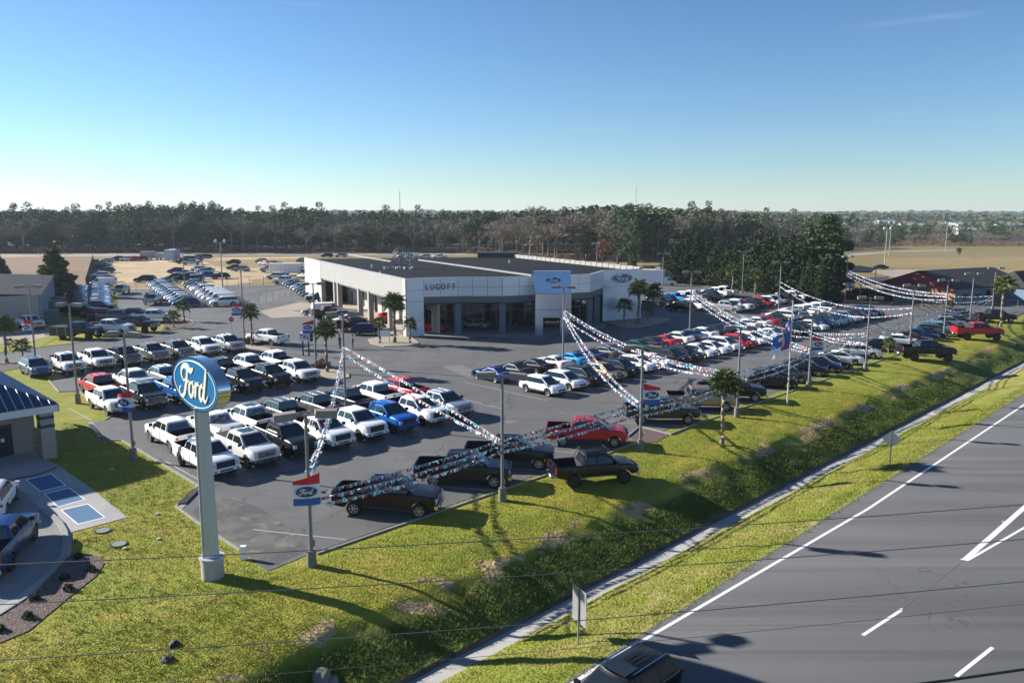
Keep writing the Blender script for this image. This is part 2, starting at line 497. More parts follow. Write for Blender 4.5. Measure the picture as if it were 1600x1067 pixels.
# ================================================================== SETTING
def sm(a, b, x):
    x = max(0., min(1., (x - a) / (b - a))); return x * x * (3 - 2 * x)
PROF = [(-200, 0), (-31.0, 0), (-29, -.04), (-27.4, -.12), (-26.4, -.26), (-25.9, -.48), (-25.2, -.76), (-24.0, -1.12), (-22.95, -1.40)]
def prof(t):
    for (a, za), (b, zb) in zip(PROF, PROF[1:]):
        if t <= b: return za + (zb - za) * max(0, (t - a) / (b - a))
    return PROF[-1][1]
def lawn_z(s, t):
    amp = sm(-32, -27, t) * .9 + .02
    w_ = .35 * noise.noise(Vector((s * .22, 1.7, 0))) + .25 * noise.noise(Vector((s * .7, 4.1, 0)))
    tt = t + w_ * 1.6 * sm(-29, -27, t) * (1 - sm(-24.0, -23.2, t))
    z = prof(tt)
    k = sm(9.0, 15.5, s)
    if t > -29: z = z * (0.25 + 0.75 * k)
    # culvert hollow where the ditch starts
    dd = ((s - 13.6) / 1.2) ** 2 + ((t + 24.3) / .8) ** 2
    z -= 1.1 * math.exp(-dd * 1.2)
    n1 = noise.noise(Vector((s * .5, t * .5, 0))) * .13 + noise.noise(Vector((s * 1.7, t * 1.7, 3))) * .06
    z += n1 * amp * (1 - sm(-23.4, -22.95, t))
    return z - .02
def grid(name, ss, ts, zf, m, kind='structure'):
    vs = [ST(s, t, zf(s, t)) for s in ss for t in ts]
    nt_ = len(ts)
    fs = [(i * nt_ + j, i * nt_ + j + 1, (i + 1) * nt_ + j + 1, (i + 1) * nt_ + j)
          for i in range(len(ss) - 1) for j in range(nt_ - 1)]
    me = bpy.data.meshes.new(name)
    me.from_pydata(vs, [], [f[::-1] for f in fs])
    me.materials.append(m); me.shade_smooth()
    o = link(name, me); o['kind'] = kind
    return o
def steps(*seg):
    out = [seg[0]]
    for st_, end in zip(seg[1::2], seg[2::2]):
        n = max(1, round((end - out[-1]) / st_)); a = out[-1]
        out += [a + (end - a) * (i + 1) / n for i in range(n)]
    return out
SS = steps(-80, 4, 0, .35, 60, .7, 130, 3, 200, 20, 420)
SS1 = [x for x in SS if x <= 151]; SS2 = [SS1[-1]] + [x for x in SS if x > 151]
lawn = grid('lawn', SS1, steps(-120, 8, -36, 1, -31, .25, -22.95), lawn_z, m_lawn)
grid('lawn', SS2, steps(-40, 3, -31, .5, -22.95), lawn_z, m_lawn)
SG = steps(-80, 10, 0, 1, 200, 20, 420)
def wob(s): return .05 * noise.noise(Vector((s * .3, 0, 2)))
grid('ditch_side', SG, [-22.95, -22.90, -22.84], lambda s, t: {-22.95: -1.42, -22.90: -1.46, -22.84: -1.60}[t] + wob(s), m_shadewall)
grid('gutter', SG, [-22.84, -22.82, -21.98, -21.9], lambda s, t: {-22.84: -1.60, -22.82: -1.59, -21.98: -1.57, -21.9: -1.54}[t] + wob(s), m_gutter)
def verge_z(s, t):
    k = (t + 21.9) / 4.7
    z = -1.54 + 1.22 * k ** .9 if k > 0 else -1.54
    z += (noise.noise(Vector((s * .6, t * .8, 0))) * .10 + noise.noise(Vector((s * 2.1, t * 2.1, 3))) * .04) * sm(0, .15, k) * (1 - sm(.96, 1., k))
    return z + wob(s) * (1 - sm(0, .2, k))
grid('verge', SS, steps(-21.9, .25, -17.2), verge_z, m_verge)
ROADZ = -.30
grid('highway', steps(-80, 20, 420), [-17.35, -17.2, 0, 14], lambda s, t: ROADZ - (.12 if t < -17.3 else 0) + .0, m_road)
m_floor = ramp_mat('forest_floor', [(0, 0, 0, 0, (.055, .042, .028), NS), (.05, 5, .45, .6, (.09, .065, .04), NS), (.4, 5, .5, .7, (.035, .03, .018), NS)], bump=.6, bscale=1, bdist=.4)
sheet('forest_floor', [G(x, edge_y, 0) for x, edge_y in ((-400, 394), (0, 394), (400, 393), (700, 393), (780, 397), (820, 401), (1000, 405), (1060, 400), (1300, 388), (1335, 384), (1420, 382), (1620, 383), (2000, 383))] + [G(1900, 350), G(1640, 352), G(1600, 362), G(1400, 362), G(1330, 350), G(-300, 345)], -.02, m_floor)
# far ground all round
g = MB()
Z0 = -.04
def quad(s0, s1, t0, t1, z, mi=0): g.add([ST(s0, t0, z), ST(s0, t1, z), ST(s1, t1, z), ST(s1, t0, z)], [(0, 1, 2, 3)], mi)
quad(-7000, 7000, -7000, -120, Z0); quad(-7000, -80, -120, -23.4, Z0); quad(420, 7000, -120, -23.4, Z0)
quad(SS1[-1], 420, -120, -40, Z0 + .02); quad(-7000, -80, -23.4, 14, -.4); quad(420, 7000, -23.4, 14, -.4); quad(-7000, 7000, 14, 7000, -.4)
g.obj('ground', m_field, kind='structure')

# lot asphalt
lotpx = [(417, 892), (435, 885), (482, 866), (1522, 504), (1600, 491), (1700, 484), (1700, 462), (1600, 466), (1480, 466), (1330, 474),
         (1230, 459), (1140, 444), (1010, 430), (900, 420), (480, 445), (350, 447), (330, 450), (185, 452), (184, 480), (240, 494), (283, 497), (299, 500), (303, 504),
         (300, 508), (285, 513), (250, 520), (200, 526), (125, 535), (0, 551), (-80, 561), (-80, 578), (0, 569), (60, 564), (78, 575), (99, 590),
         (76, 594), (92, 612), (124, 611), (153, 635), (174, 650), (165, 656), (135, 660), (155, 688), (190, 688), (212, 700), (310, 759),
         (275, 791), (307, 815), (375, 860)]
lot = PX(*lotpx)
sheet('parking_lot', lot, 0.0, m_asphalt)
def curb(name, pts, w=.11, h=.06, m=None, closed=False):
    b = MB(); pts = [Vector((p[0], p[1], 0)) for p in pts]
    n = len(pts); out = []
    for i, p in enumerate(pts):
        a = pts[i - 1] if (i or closed) else p; c = pts[(i + 1) % n] if (i < n - 1 or closed) else p
        d1 = (p - a).normalized() if (p - a).length else (c - p).normalized()
        d2 = (c - p).normalized() if (c - p).length else d1
        nn = Vector((-(d1 + d2).y, (d1 + d2).x, 0)).normalized()
        out.append((p - nn * w / 2, p + nn * w / 2))
    vs = []
    for a, c in out: vs += [(a.x, a.y, -.03), (a.x, a.y, h), (c.x, c.y, h), (c.x, c.y, -.03)]
    fs = []
    for i in range(n if closed else n - 1):
        o, q = i * 4, ((i + 1) % n) * 4
        for k in range(3): fs.append((o + k, o + k + 1, q + k + 1, q + k))
    if not closed: fs += [(3, 2, 1, 0), (q, q + 1, q + 2, q + 3)]
    b.add(vs, fs)
    return b.obj(name, m or m_kerb, kind='structure')
curb('kerb', [ST(s, -32.55) for s in steps(19, 4, 41.5)] + [G(997, 690)])
curb('kerb', PX((980, 683), (1000, 667), (1048, 679), (1088, 663)), h=.1)
curb('kerb', [ST(s, -32.5) for s in steps(53.5, 6, 134)])
curb('kerb', lot[lotpx.index((0, 569)):lotpx.index((165, 656)) + 1])
curb('kerb', lot[lotpx.index((155, 688)):])
curb('kerb', lot[lotpx.index((240, 494)):lotpx.index((-80, 561)) + 1])
# mulch corner in the lot edge, storm inlets
sheet('mulch_bed', PX((981, 683), (1000, 668), (1046, 679), (1024, 691), (998, 690)), .012, m_mulch)
sheet('mulch_bed', PX((250, 519), (285, 512), (302, 504), (297, 500), (283, 498), (262, 502)), .012, m_mulch)
sheet('mulch_bed', PX((-80, 580), (0, 570), (58, 565), (50, 572), (20, 577), (0, 582), (-80, 590)), .012, m_mulch)
for q in (((137, 660), (146, 659), (160, 684), (154, 687)), ((277, 791), (309, 760), (314, 764), (283, 797))):
    sheet('drain_inlet', PX(*q), .02, m_kerb)
inl = MB(); a, b_ = G(284, 788), G(308, 764)
inl.box((a + b_) / 2 + Vector((0, 0, .06)), ((b_ - a).length, .45, .05), rz=math.atan2((b_ - a).y, (b_ - a).x))
tag(inl.obj('drain_grate', m_black), 'black slotted drain grate at the lot corner by the oval sign', 'drain')
inl = MB(); a, b_ = G(141, 664), G(157, 685)
inl.box((a + b_) / 2 + Vector((0, 0, .06)), ((b_ - a).length, .3, .05), rz=math.atan2((b_ - a).y, (b_ - a).x))
tag(inl.obj('drain_grate', m_black), 'narrow drain slot in the kerb inlet beside the building shadow', 'drain')
# oil-stained and patched pieces of lot
m_patch = ramp_mat('worn_asphalt', [(0, 0, 0, 0, (.085, .085, .085), NS), (.5, 8, .45, .6, (.14, .13, .115), NS), (1.1, 8, .55, .65, (.19, .17, .14), NS), (.8, 5, .6, .7, (.07, .07, .07), NS)], bump=.15, bscale=40, bdist=.02)
sheet('worn_patch', PX((300, 800), (330, 770), (400, 790), (470, 835), (480, 860), (430, 882), (416, 888), (370, 855), (318, 818)), .004, m_patch)
sheet('lot_patch', PX((690, 572), (722, 570), (760, 588), (735, 592)), .004, mat('light_patch', (.15, .15, .145), rough=.85, var=.15, vscale=2))
sheet('concrete_apron', PX((405, 486), (470, 472), (560, 478), (600, 480), (615, 515), (636, 527), (600, 524), (560, 516), (520, 492), (425, 497)), .005, m_gravel)
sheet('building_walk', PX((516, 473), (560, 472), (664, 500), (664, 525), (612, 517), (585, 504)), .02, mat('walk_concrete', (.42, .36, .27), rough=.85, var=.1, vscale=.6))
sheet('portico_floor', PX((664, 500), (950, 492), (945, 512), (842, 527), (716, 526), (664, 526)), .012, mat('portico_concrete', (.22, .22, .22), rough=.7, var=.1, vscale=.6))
# left far yard, fields, lots on the right
sheet('sandy_yard', PX((176, 410), (210, 404), (480, 401), (480, 428), (440, 436), (350, 447), (330, 450), (185, 452)), .0, m_sand)
sheet('dry_field', PX((-300, 402), (148, 400), (148, 430), (135, 460), (95, 462), (90, 440), (-300, 440)), .0, m_brown)
sheet('grass_strip', PX((170, 448), (184, 452), (184, 480), (186, 492), (240, 494), (170, 505), (120, 512), (100, 520), (60, 545), (100, 500), (130, 470)), .003, m_grass)
sheet('green_yard', PX((320, 408), (420, 405), (480, 404), (480, 414), (440, 417), (380, 420), (335, 416)), .004, m_green)
sheet('green_yard', PX((186, 444), (230, 438), (300, 441), (330, 449), (185, 451)), .004, m_green)
sheet('green_yard', PX((388, 437), (470, 428), (480, 440), (400, 443)), .004, m_green)
sheet('shed_forecourt', PX((-80, 524), (0, 518), (62, 513), (100, 510), (96, 520), (50, 533), (0, 538), (-80, 545)), .007, m_gravel)
sheet('dirt_road', PX((-400, 401), (400, 394), (900, 396), (900, 399), (400, 399), (-400, 405)), .008, m_gravel)
sheet('field_track', PX((1320, 397), (1400, 392), (1500, 390), (1500, 391.5), (1400, 394), (1325, 401)), .006, m_gravel)
sheet('green_field', PX((1380, 404), (1500, 402), (1700, 401), (1700, 425), (1600, 428), (1500, 420), (1385, 417)), .004, m_green)
sheet('gravel_yard', PX((1340, 421), (1500, 422), (1600, 430), (1720, 432), (1720, 470), (1600, 467), (1540, 466), (1440, 470), (1430, 440)), .006, m_gravel)
sheet('dirt_margin', PX((1000, 426), (1060, 432), (1150, 444), (1240, 460), (1345, 468), (1470, 466), (1600, 468), (1600, 474), (1430, 478), (1320, 476), (1220, 465), (1130, 449), (1000, 434)), .009, ramp_mat('red_soil', [(0, 0, 0, 0, (.27, .18, .11), NS), (.2, 5, .45, .6, (.20, .16, .09), NS), (1., 5, .5, .6, (.30, .16, .09), NS)]))
# near left: bank forecourt
sheet('forecourt', PX((-60, 745), (60, 740), (92, 728), (142, 762), (199, 808), (112, 831), (112, 858), (105, 880), (88, 905), (45, 942), (-60, 992)), .004, m_concrete)
m_drive = ramp_mat('drive_concrete', [(0, 0, 0, 0, (.24, .24, .235), NS), (.5, 6, .5, .65, (.20, .20, .19), NS), (.3, 6, .6, .7, (.30, .28, .25), NS)], rough=.85)
sheet('drive_lane', PX((-60, 760), (20, 752), (66, 798), (92, 818), (99, 838), (97, 862), (80, 890), (30, 930), (-60, 975)), .010, m_drive)
m_pad = mat('blue_pad', (.045, .13, .25), rough=.8, var=.12, vscale=4)
for q in (((42, 750), (80, 741), (101, 758), (64, 767)), ((71, 772), (108, 763), (131, 780), (91, 791)), ((97, 797), (137, 788), (162, 808), (122, 818))):
    c = sum((Vector(p) for p in q), Vector((0, 0))) / 4
    sheet('pale_border', PX(*[tuple(c + (Vector(p) - c) * 1.1) for p in q]), .012, m_white)
    sheet('blue_pad', PX(*q), .016, m_pad)
curb('kerb', PX((66, 797), (80, 806), (93, 818), (101, 832), (103, 850), (99, 868), (92, 880)), w=.28, h=.12)
curb('kerb', PX((92, 880), (50, 928), (0, 960), (-60, 985)), w=.14, h=.06)
sheet('mulch_bed', PX((108, 868), (130, 864), (155, 869), (163, 880), (150, 900), (105, 935), (45, 985), (0, 1004), (-60, 1020), (-60, 996), (0, 962), (50, 931), (93, 884)), .014, m_mulch)
sheet('covered_walk', PX((-60, 700), (40, 690), (62, 715), (92, 729), (60, 742), (-60, 765)), .09, m_concrete)
for i, (x, y) in enumerate(((120, 871), (140, 884), (102, 901), (106, 917), (54, 935), (44, 963), (0, 985))):
    pass

# road markings
def line_st(name, pts, wd, z=ROADZ + .005, m=None):
    b = MB()
    for (p, q) in pts:
        d = (q - p).normalized(); nn = Vector((-d.y, d.x, 0)) * wd / 2
        b.add([(*(p - nn).xy, z), (*(q - nn).xy, z), (*(q + nn).xy, z), (*(p + nn).xy, z)], [(0, 1, 2, 3)])
    return b.obj(name, m or m_line, kind='structure')
line_st('edge_line', [(ST(-80, -16.95), ST(22, -16.95)), (ST(22, -16.95), ST(45, -16.05)), (ST(45, -16.05), ST(420, -15.6))], .17)
Rz = ROADZ
line_st('lane_dash', [(G(1348, 992, Rz), G(1408, 953, Rz)), (G(1494, 1056, Rz), G(1551, 1011, Rz))], .15)
line_st('gore_line', [(G(1507, 875, Rz), G(1600, 793, Rz)), (G(1600, 793, Rz), G(1700, 707, Rz))], .28)
line_st('gore_line', [(G(1512, 875, Rz), G(1601, 824, Rz)), (G(1601, 824, Rz), G(1800, 712, Rz))], .15, z=ROADZ + .009)
line_st('reflector', [(G(1501, 873, Rz), G(1505, 875, Rz)), (G(1407, 950, Rz), G(1410, 952, Rz)), (G(1566, 814, Rz), G(1569, 816, Rz))], .1, z=ROADZ + .012)
line_st('tar_seam', [(G(1410, 950, Rz), G(1500, 880, Rz))], .05, m=mat('pale_seam', (.13, .13, .13), rough=.8))
# parking stall lines
stalls = []
for k in range(10):
    s = 19.6 + 2.9 * k; stalls.append((ST(s, -52.6), ST(s, -47.0)))
for k in range(9):
    s = 19.6 + 2.9 * k; stalls.append((ST(s, -73.5), ST(s, -67.6)))
for k in range(8):
    s = 22.2 + 2.9 * k; stalls.append((ST(s, -94), ST(s, -88.4)))
for k in range(28):
    s = 50.6 + 2.95 * k; stalls.append((ST(s, -57.5), ST(s, -46.2)))
for k in range(24):
    s = 21 + 5.1 * k; p = ST(s, -33); stalls.append((p, p + Vector((-5.2, 1.3, 0))))
line_st('stall_line', stalls, .10, z=.006, m=m_fline)
# ================================================================== VEHICLES
def lerp(a, b, k): return a + (b - a) * k
def interp(pts, x):
    if x <= pts[0][0]: return pts[0][1]
    for (a, za), (b, zb) in zip(pts, pts[1:]):
        if x <= b: return za + (zb - za) * (x - a) / (b - a)
    return pts[-1][1]

SPECS = {
 'pickup': dict(L=5.85, W=2.02, ax=(1.98, -1.70), r=.41, sill=.50, top=[(-2.92, 1.37), (-1.0, 1.37), (1.40, 1.33), (2.3, 1.28), (2.74, 1.22), (2.88, 1.15), (2.92, 1.04)],
    mid=.88, cab=dict(A=1.66, B=.72, Cc=-.94, D=-1.12, zb=1.34, zr=1.95, wb=.945, wr=.74), bed=(-1.22, -2.84, .78), B_post=-.12, ribs=True, bump=.52),
 'ram':   dict(L=5.85, W=2.02, ax=(1.98, -1.70), r=.40, sill=.48, top=[(-2.92, 1.35), (-1.0, 1.35), (1.4, 1.30), (2.3, 1.25), (2.72, 1.14), (2.92, .92)],
    mid=.85, cab=dict(A=1.64, B=.66, Cc=-.88, D=-1.08, zb=1.31, zr=1.92, wb=.94, wr=.73), bed=(-1.18, -2.84, .78), B_post=-.15, bump=.50),
 'lifted_pickup': dict(L=6.0, W=2.08, ax=(2.02, -1.75), r=.50, sill=.82, top=[(-3.0, 1.68), (-1.0, 1.68), (1.4, 1.64), (2.4, 1.57), (2.8, 1.48), (3.0, 1.28)],
    mid=1.2, cab=dict(A=1.66, B=.72, Cc=-.94, D=-1.12, zb=1.64, zr=2.26, wb=.955, wr=.74), bed=(-1.22, -2.9, 1.15), B_post=-.12, bump=.80),
 'small_pickup': dict(L=5.35, W=1.90, ax=(1.72, -1.52), r=.43, sill=.62, top=[(-2.67, 1.40), (-.8, 1.40), (1.2, 1.36), (2.1, 1.29), (2.5, 1.18), (2.67, 1.0)],
    mid=.95, cab=dict(A=1.48, B=.60, Cc=-.74, D=-.92, zb=1.36, zr=1.95, wb=.885, wr=.68), bed=(-1.02, -2.58, .9), B_post=-.10, bump=.62),
 'crossover': dict(L=4.62, W=1.88, ax=(1.38, -1.34), r=.355, sill=.34, top=[(-2.31, .74), (-2.26, 1.00), (-2.0, 1.06), (1.15, 1.02), (1.6, .99), (2.0, .92), (2.2, .80), (2.31, .60)],
    mid=.66, cab=dict(A=1.50, B=.40, Cc=-1.52, D=-2.20, zb=1.03, zr=1.64, wb=.875, wr=.635, drop=.07), B_post=-.15, C_post=-1.05, bump=.42, rail=False),
 'big_suv': dict(L=5.05, W=1.98, ax=(1.52, -1.44), r=.385, sill=.38, top=[(-2.52, .82), (-2.47, 1.10), (-2.2, 1.15), (1.3, 1.11), (1.8, 1.08), (2.25, 1.00), (2.42, .88), (2.52, .66)],
    mid=.74, cab=dict(A=1.56, B=.52, Cc=-1.95, D=-2.42, zb=1.12, zr=1.75, wb=.925, wr=.69, drop=.05), B_post=-.08, C_post=-1.12, bump=.45, rail=True),
 'sedan': dict(L=4.85, W=1.85, ax=(1.45, -1.38), r=.335, sill=.27, top=[(-2.42, .68), (-2.36, .95), (-1.9, 1.00), (.9, .94), (1.6, .87), (2.15, .76), (2.34, .64), (2.42, .48)],
    mid=.58, cab=dict(A=1.36, B=.26, Cc=-.98, D=-1.98, zb=.94, zr=1.44, wb=.855, wr=.59, drop=.03), B_post=-.2, bump=.38),
 'coupe': dict(L=4.78, W=1.90, ax=(1.42, -1.30), r=.35, sill=.25, top=[(-2.39, .72), (-2.3, 1.00), (-1.7, 1.02), (.8, .90), (1.8, .86), (2.3, .74), (2.39, .55)],
    mid=.56, cab=dict(A=.95, B=.05, Cc=-.85, D=-1.85, zb=.92, zr=1.36, wb=.82, wr=.58), B_post=-.62, bump=.36),
 'classic': dict(L=4.8, W=1.82, ax=(1.5, -1.3), r=.33, sill=.30, top=[(-2.4, .80), (-2.3, .90), (-1.3, .94), (.6, .93), (2.2, .86), (2.4, .70)],
    mid=.6, cab=dict(A=.55, B=.15, Cc=-.85, D=-1.15, zb=.92, zr=1.32, wb=.76, wr=.62), B_post=-.4, bump=.42),
 'van': dict(L=5.3, W=1.98, ax=(1.6, -1.5), r=.36, sill=.38, top=[(-2.65, .95), (-2.62, 1.2), (1.45, 1.16), (2.1, 1.08), (2.5, .92), (2.65, .7)],
    mid=.75, cab=dict(A=1.95, B=1.05, Cc=-2.45, D=-2.58, zb=1.14, zr=1.98, wb=.92, wr=.80), B_post=.55, C_post=-.8, bump=.45, solid=True),
}
VPARTS = {}
def build_body(sp):
    L, W, r, sill = sp['L'], sp['W'], sp['r'], sp['sill']
    hw = W / 2
    Ra = r + .075
    xs = set()
    x = -L / 2
    while x <= L / 2 + 1e-6: xs.add(round(x, 3)); x += .16
    xs |= {round(L / 2, 3), round(-L / 2, 3), round(L / 2 - .05, 3), round(-L / 2 + .04, 3)}
    for a in sp['ax']:
        for k in range(13):
            xs.add(round(a + Ra * math.cos(math.pi * k / 12), 3))
    bed = sp.get('bed')
    arr = sorted(xs)
    if bed:
        arr = [x for x in arr if min(abs(x - bed[0]), abs(x - bed[1])) > .03]
        arr = sorted(arr + [bed[0] + .012, bed[0] - .012, bed[1] + .012, bed[1] - .012])
    b = MB(); rings = []
    mid = sp['mid']
    for x in arr:
        e = max(0, (abs(x) - (L / 2 - .55)) / .55)
        wx = hw - ((.09 if bed else .19) if x > 0 else (.05 if bed else .14)) * e ** 2.4
        zt = interp(sp['top'], x)
        zb = sill + .10 * max(0, (abs(x) - (L / 2 - .5)) / .5)
        for a in sp['ax']:
            d = Ra * Ra - (x - a) ** 2
            if d > 0: zb = max(zb, r + math.sqrt(d))
        zb = min(zb, zt - .18)
        zm = max(mid, zb + .04)
        inb = bed and bed[1] - .001 < x < bed[0] + .001
        cr = .03 if not inb else 0
        zf = bed[2] if inb else None
        fl = .03 if any(abs(x - a) < Ra + .08 for a in sp['ax']) and bed else 0
        ring = [(0, zb), (wx - .14, zb), (wx - .03 + fl, zb + .005), (wx + fl, zm if zm < zt - .12 else zt - .12), (wx - .008, zt - .12), (wx - .035, zt - .035), (wx - .075, zt),
                (wx - .115, zt if not inb else zt - .01), (wx - (.12 if inb else .38), zf if inb else zt + cr * .8), (0, zf if inb else zt + cr)]
        rings.append([(x, y, z) for y, z in ring] + [(x, -y, z) for y, z in ring[-2:0:-1]])
    n = len(rings[0])
    vs = [p for rg in rings for p in rg]
    b.v = vs
    for i in range(len(rings) - 1):
        xm = (rings[i][0][0] + rings[i + 1][0][0]) / 2
        for j in range(n):
            k = (j + 1) % n
            f = (i * n + j, (i + 1) * n + j, (i + 1) * n + k, i * n + k)
            half = 10
            mi = 0
            if j in (0, n - 1) or j in (1, n - 2): mi = 1
            if bed and bed[1] - .02 < xm < bed[0] + .02 and j in (7, 8, 9, 10): mi = 2
            b.f.append(f); b.m.append(mi)
    b.f.append(tuple(range(n))[::-1][::-1]); b.m.append(0)
    b.f.append(tuple(range((len(rings) - 1) * n, len(rings) * n))[::-1]); b.m.append(0)
    me = b.mesh('body', [m_paint, m_black, m_bed])
    bm = bmesh.new(); bm.from_mesh(me); bmesh.ops.recalc_face_normals(bm, faces=bm.faces); bm.to_mesh(me); bm.free()
    me.shade_smooth(); me.set_sharp_from_angle(angle=R(35))
    return me
def build_cabin(sp):
    c = sp['cab']
    zb, zr = c['zb'], c['zr']
    def ring(z, A, D, w_, bow):
        return [(A - .05, w_, z), (A + bow, w_ * .55, z), (A + bow * 1.5, 0, z), (A + bow, -w_ * .55, z), (A - .05, -w_, z),
                (D + .03, -w_, z), (D - .02, 0, z), (D + .03, w_, z)]
    r0 = ring(zb - .04, c['A'], c['D'], c['wb'], .03)
    r1 = ring(zr - .05, c['B'], c['Cc'], c['wr'], .03)
    if c.get('drop'):
        r1 = [(x, y, z - (c['drop'] if x < 0 else 0)) for x, y, z in r1]
    r2 = [(x * .97 - .0 + (.02 if x < 0 else -.02), y * .86, z + .05) for x, y, z in r1]
    mx = (c['B'] + c['Cc']) / 2
    b = MB(); n = 8
    b.v = r0 + r1 + r2 + [(mx, 0, zr + .035)]
    for k in range(2):
        for j in range(n): b.f.append((k * n + j, k * n + (j + 1) % n, (k + 1) * n + (j + 1) % n, (k + 1) * n + j)); b.m.append(0)
    for j in range(n): b.f.append((2 * n + j, 2 * n + (j + 1) % n, 3 * n)); b.m.append(0)
    if sp.get('ribs'):
        for y in (-.42, -.25, .25, .42): b.box((mx - .05, y, zr + .022), (abs(c['B'] - c['Cc']) - .35, .05, .02))
    if sp.get('rail'):
        for y in (-1, 1): b.box((mx - .1, y * c['wr'] * .92, zr + .05), (abs(c['B'] - c['Cc']) - .5, .035, .035), 1)
    me = b.mesh('cabin', [m_paint, m_chrome])
    bm = bmesh.new(); bm.from_mesh(me); bmesh.ops.recalc_face_normals(bm, faces=bm.faces); bm.to_mesh(me); bm.free()
    me.shade_smooth(); me.set_sharp_from_angle(angle=R(28))
    return me
def panes(sp):
    """windscreen, rear window and side windows as thin slabs a few mm proud of the cabin"""
    c = sp['cab']; zb, zr = c['zb'] - .04, c['zr'] - .05
    out = {}
    def P(x0, x1, w0, w1, h, ysign, off): pass
    def slab(quad, nrm, th=.012):
        b = MB(); nrm = Vector(nrm).normalized()
        q = [Vector(p) for p in quad]
        b.add([p + nrm * th for p in q], [tuple(range(len(q)))])
        b.add([p - nrm * .01 for p in q] + [p + nrm * th for p in q], [(i, (i + 1) % len(q), len(q) + (i + 1) % len(q), len(q) + i) for i in range(len(q))])
        return b
    # front
    def fr(h, k):
        x = lerp(c['A'], c['B'], h); w_ = lerp(c['wb'], c['wr'], h)
        bow = .045 * (1 - abs(k)) + (-.05 if abs(k) > .99 else 0)
        return (x + .03 * (1 - abs(k) ** 2) * 1.3 - .02 * abs(k), w_ * k, lerp(zb, zr, h))
    nr = Vector((zr - zb, 0, c['A'] - c['B'])).normalized()
    b = MB()
    ks = [-.88, -.5, 0, .5, .88]
    v = [fr(.06, k) for k in ks] + [fr(.93, k * .97) for k in ks]
    v = [tuple(Vector(p) + nr * .02) for p in v]
    b.add(v, [(i, i + 1, 6 + i, 5 + i) for i in range(4)])
    out['windshield'] = b
    if not sp.get('solid'):
        nr = Vector((-(zr - zb), 0, c['Cc'] - c['D'])).normalized()
        q = []
        for h, k in ((.10, -.86), (.10, .86), (.90, .84), (.90, -.84)):
            q.append(Vector((lerp(c['D'], c['Cc'], h), lerp(c['wb'], c['wr'], h) * k, lerp(zb, zr, h))))
        out['rear_window'] = slab(q, nr, .03)
    sides = []
    for s in (1, -1):
        def sd(x, h): return Vector((x, s * lerp(c['wb'], c['wr'], h), lerp(zb, zr, h)))
        nr = Vector((0, s * (zr - zb), c['wb'] - c['wr']))
        xf = lambda h: lerp(c['A'], c['B'], h) - .15
        xr = lambda h: lerp(c['D'], c['Cc'], h) + .13
        pg = .045 if 'bed' in sp else .018
        posts = [c_ for c_ in (sp.get('B_post'), sp.get('C_post')) if c_ is not None]
        h0, h1 = .12, .84
        b1 = slab([sd(xf(h0), h0), sd(xf(h1), h1), sd(posts[0] + pg, h1), sd(posts[0] + pg, h0)], nr, .010)
        sides.append(b1)
        if sp.get('solid'): continue
        if len(posts) == 2:
            sides.append(slab([sd(posts[0] - pg, h0), sd(posts[0] - pg, h1), sd(posts[1] + pg, h1), sd(posts[1] + pg, h0)], nr, .010))
            sides.append(slab([sd(posts[1] - pg, h0), sd(posts[1] - pg, h1), sd(xr(h1), h1), sd(xr(h0) , h0 + .06)], nr, .010))
        else:
            sides.append(slab([sd(posts[0] - pg, h0), sd(posts[0] - pg, h1), sd(xr(h1), h1), sd(xr(h0), h0)], nr, .010))
    out['side_windows'] = sides
    return out
def wheel_meshes(r, w_=.25, dark=False):
    b = MB(); n = 20
    prof_ = [(r * .64, -w_ / 2), (r * .93, -w_ / 2), (r, -w_ / 2 + .03), (r, w_ / 2 - .03), (r * .93, w_ / 2), (r * .64, w_ / 2)]
    for i in range(n):
        a = 2 * math.pi * i / n
        for rr, y in prof_: b.v.append((rr * math.cos(a), y, rr * math.sin(a)))
    m = len(prof_)
    for i in range(n):
        for j in range(m - 1):
            b.f.append((i * m + j, i * m + j + 1, ((i + 1) % n) * m + j + 1, ((i + 1) % n) * m + j)); b.m.append(0)
    ty = b.mesh('wheel', [m_tyre], smooth=40)
    b = MB()
    # rim: recessed disc and spokes
    for sgn in (1, -1):
        y = sgn * (w_ / 2 - .05)
        ring = [(r * .65 * math.cos(2 * math.pi * i / n), y, r * .65 * math.sin(2 * math.pi * i / n)) for i in range(n)]
        b.add(ring, [tuple(range(n)) if sgn < 0 else tuple(range(n - 1, -1, -1))], 1)
    for i in range(n):
        a, c = 2 * math.pi * i / n, 2 * math.pi * (i + 1) / n
        q = [(r * k * math.cos(t), s * (w_ / 2 - .01 * (k < .65)), r * k * math.sin(t)) for s in (1, -1) for t in (a, c) for k in (.65, .58)]
        b.add(q[:4], [(0, 1, 3, 2)]); b.add(q[4:], [(0, 2, 3, 1)])
    for k in range(6):
        a = 2 * math.pi * k / 6
        for s in (1, -1):
            M = Matrix.Rotation(-a, 3, 'Y')
            b.box(M @ Vector((r * .32, s * (w_ / 2 - .035), 0)), (r * .6, .03, r * .16), 0, M=M)
    for s in (1, -1): b.tube((0, s * (w_ / 2 - .05), 0), (0, s * (w_ / 2 - .01), 0), r * .15, n=8)
    ri = b.mesh('rim', [m_drim if dark else m_rim, m_black], smooth=30)
    return ty, ri
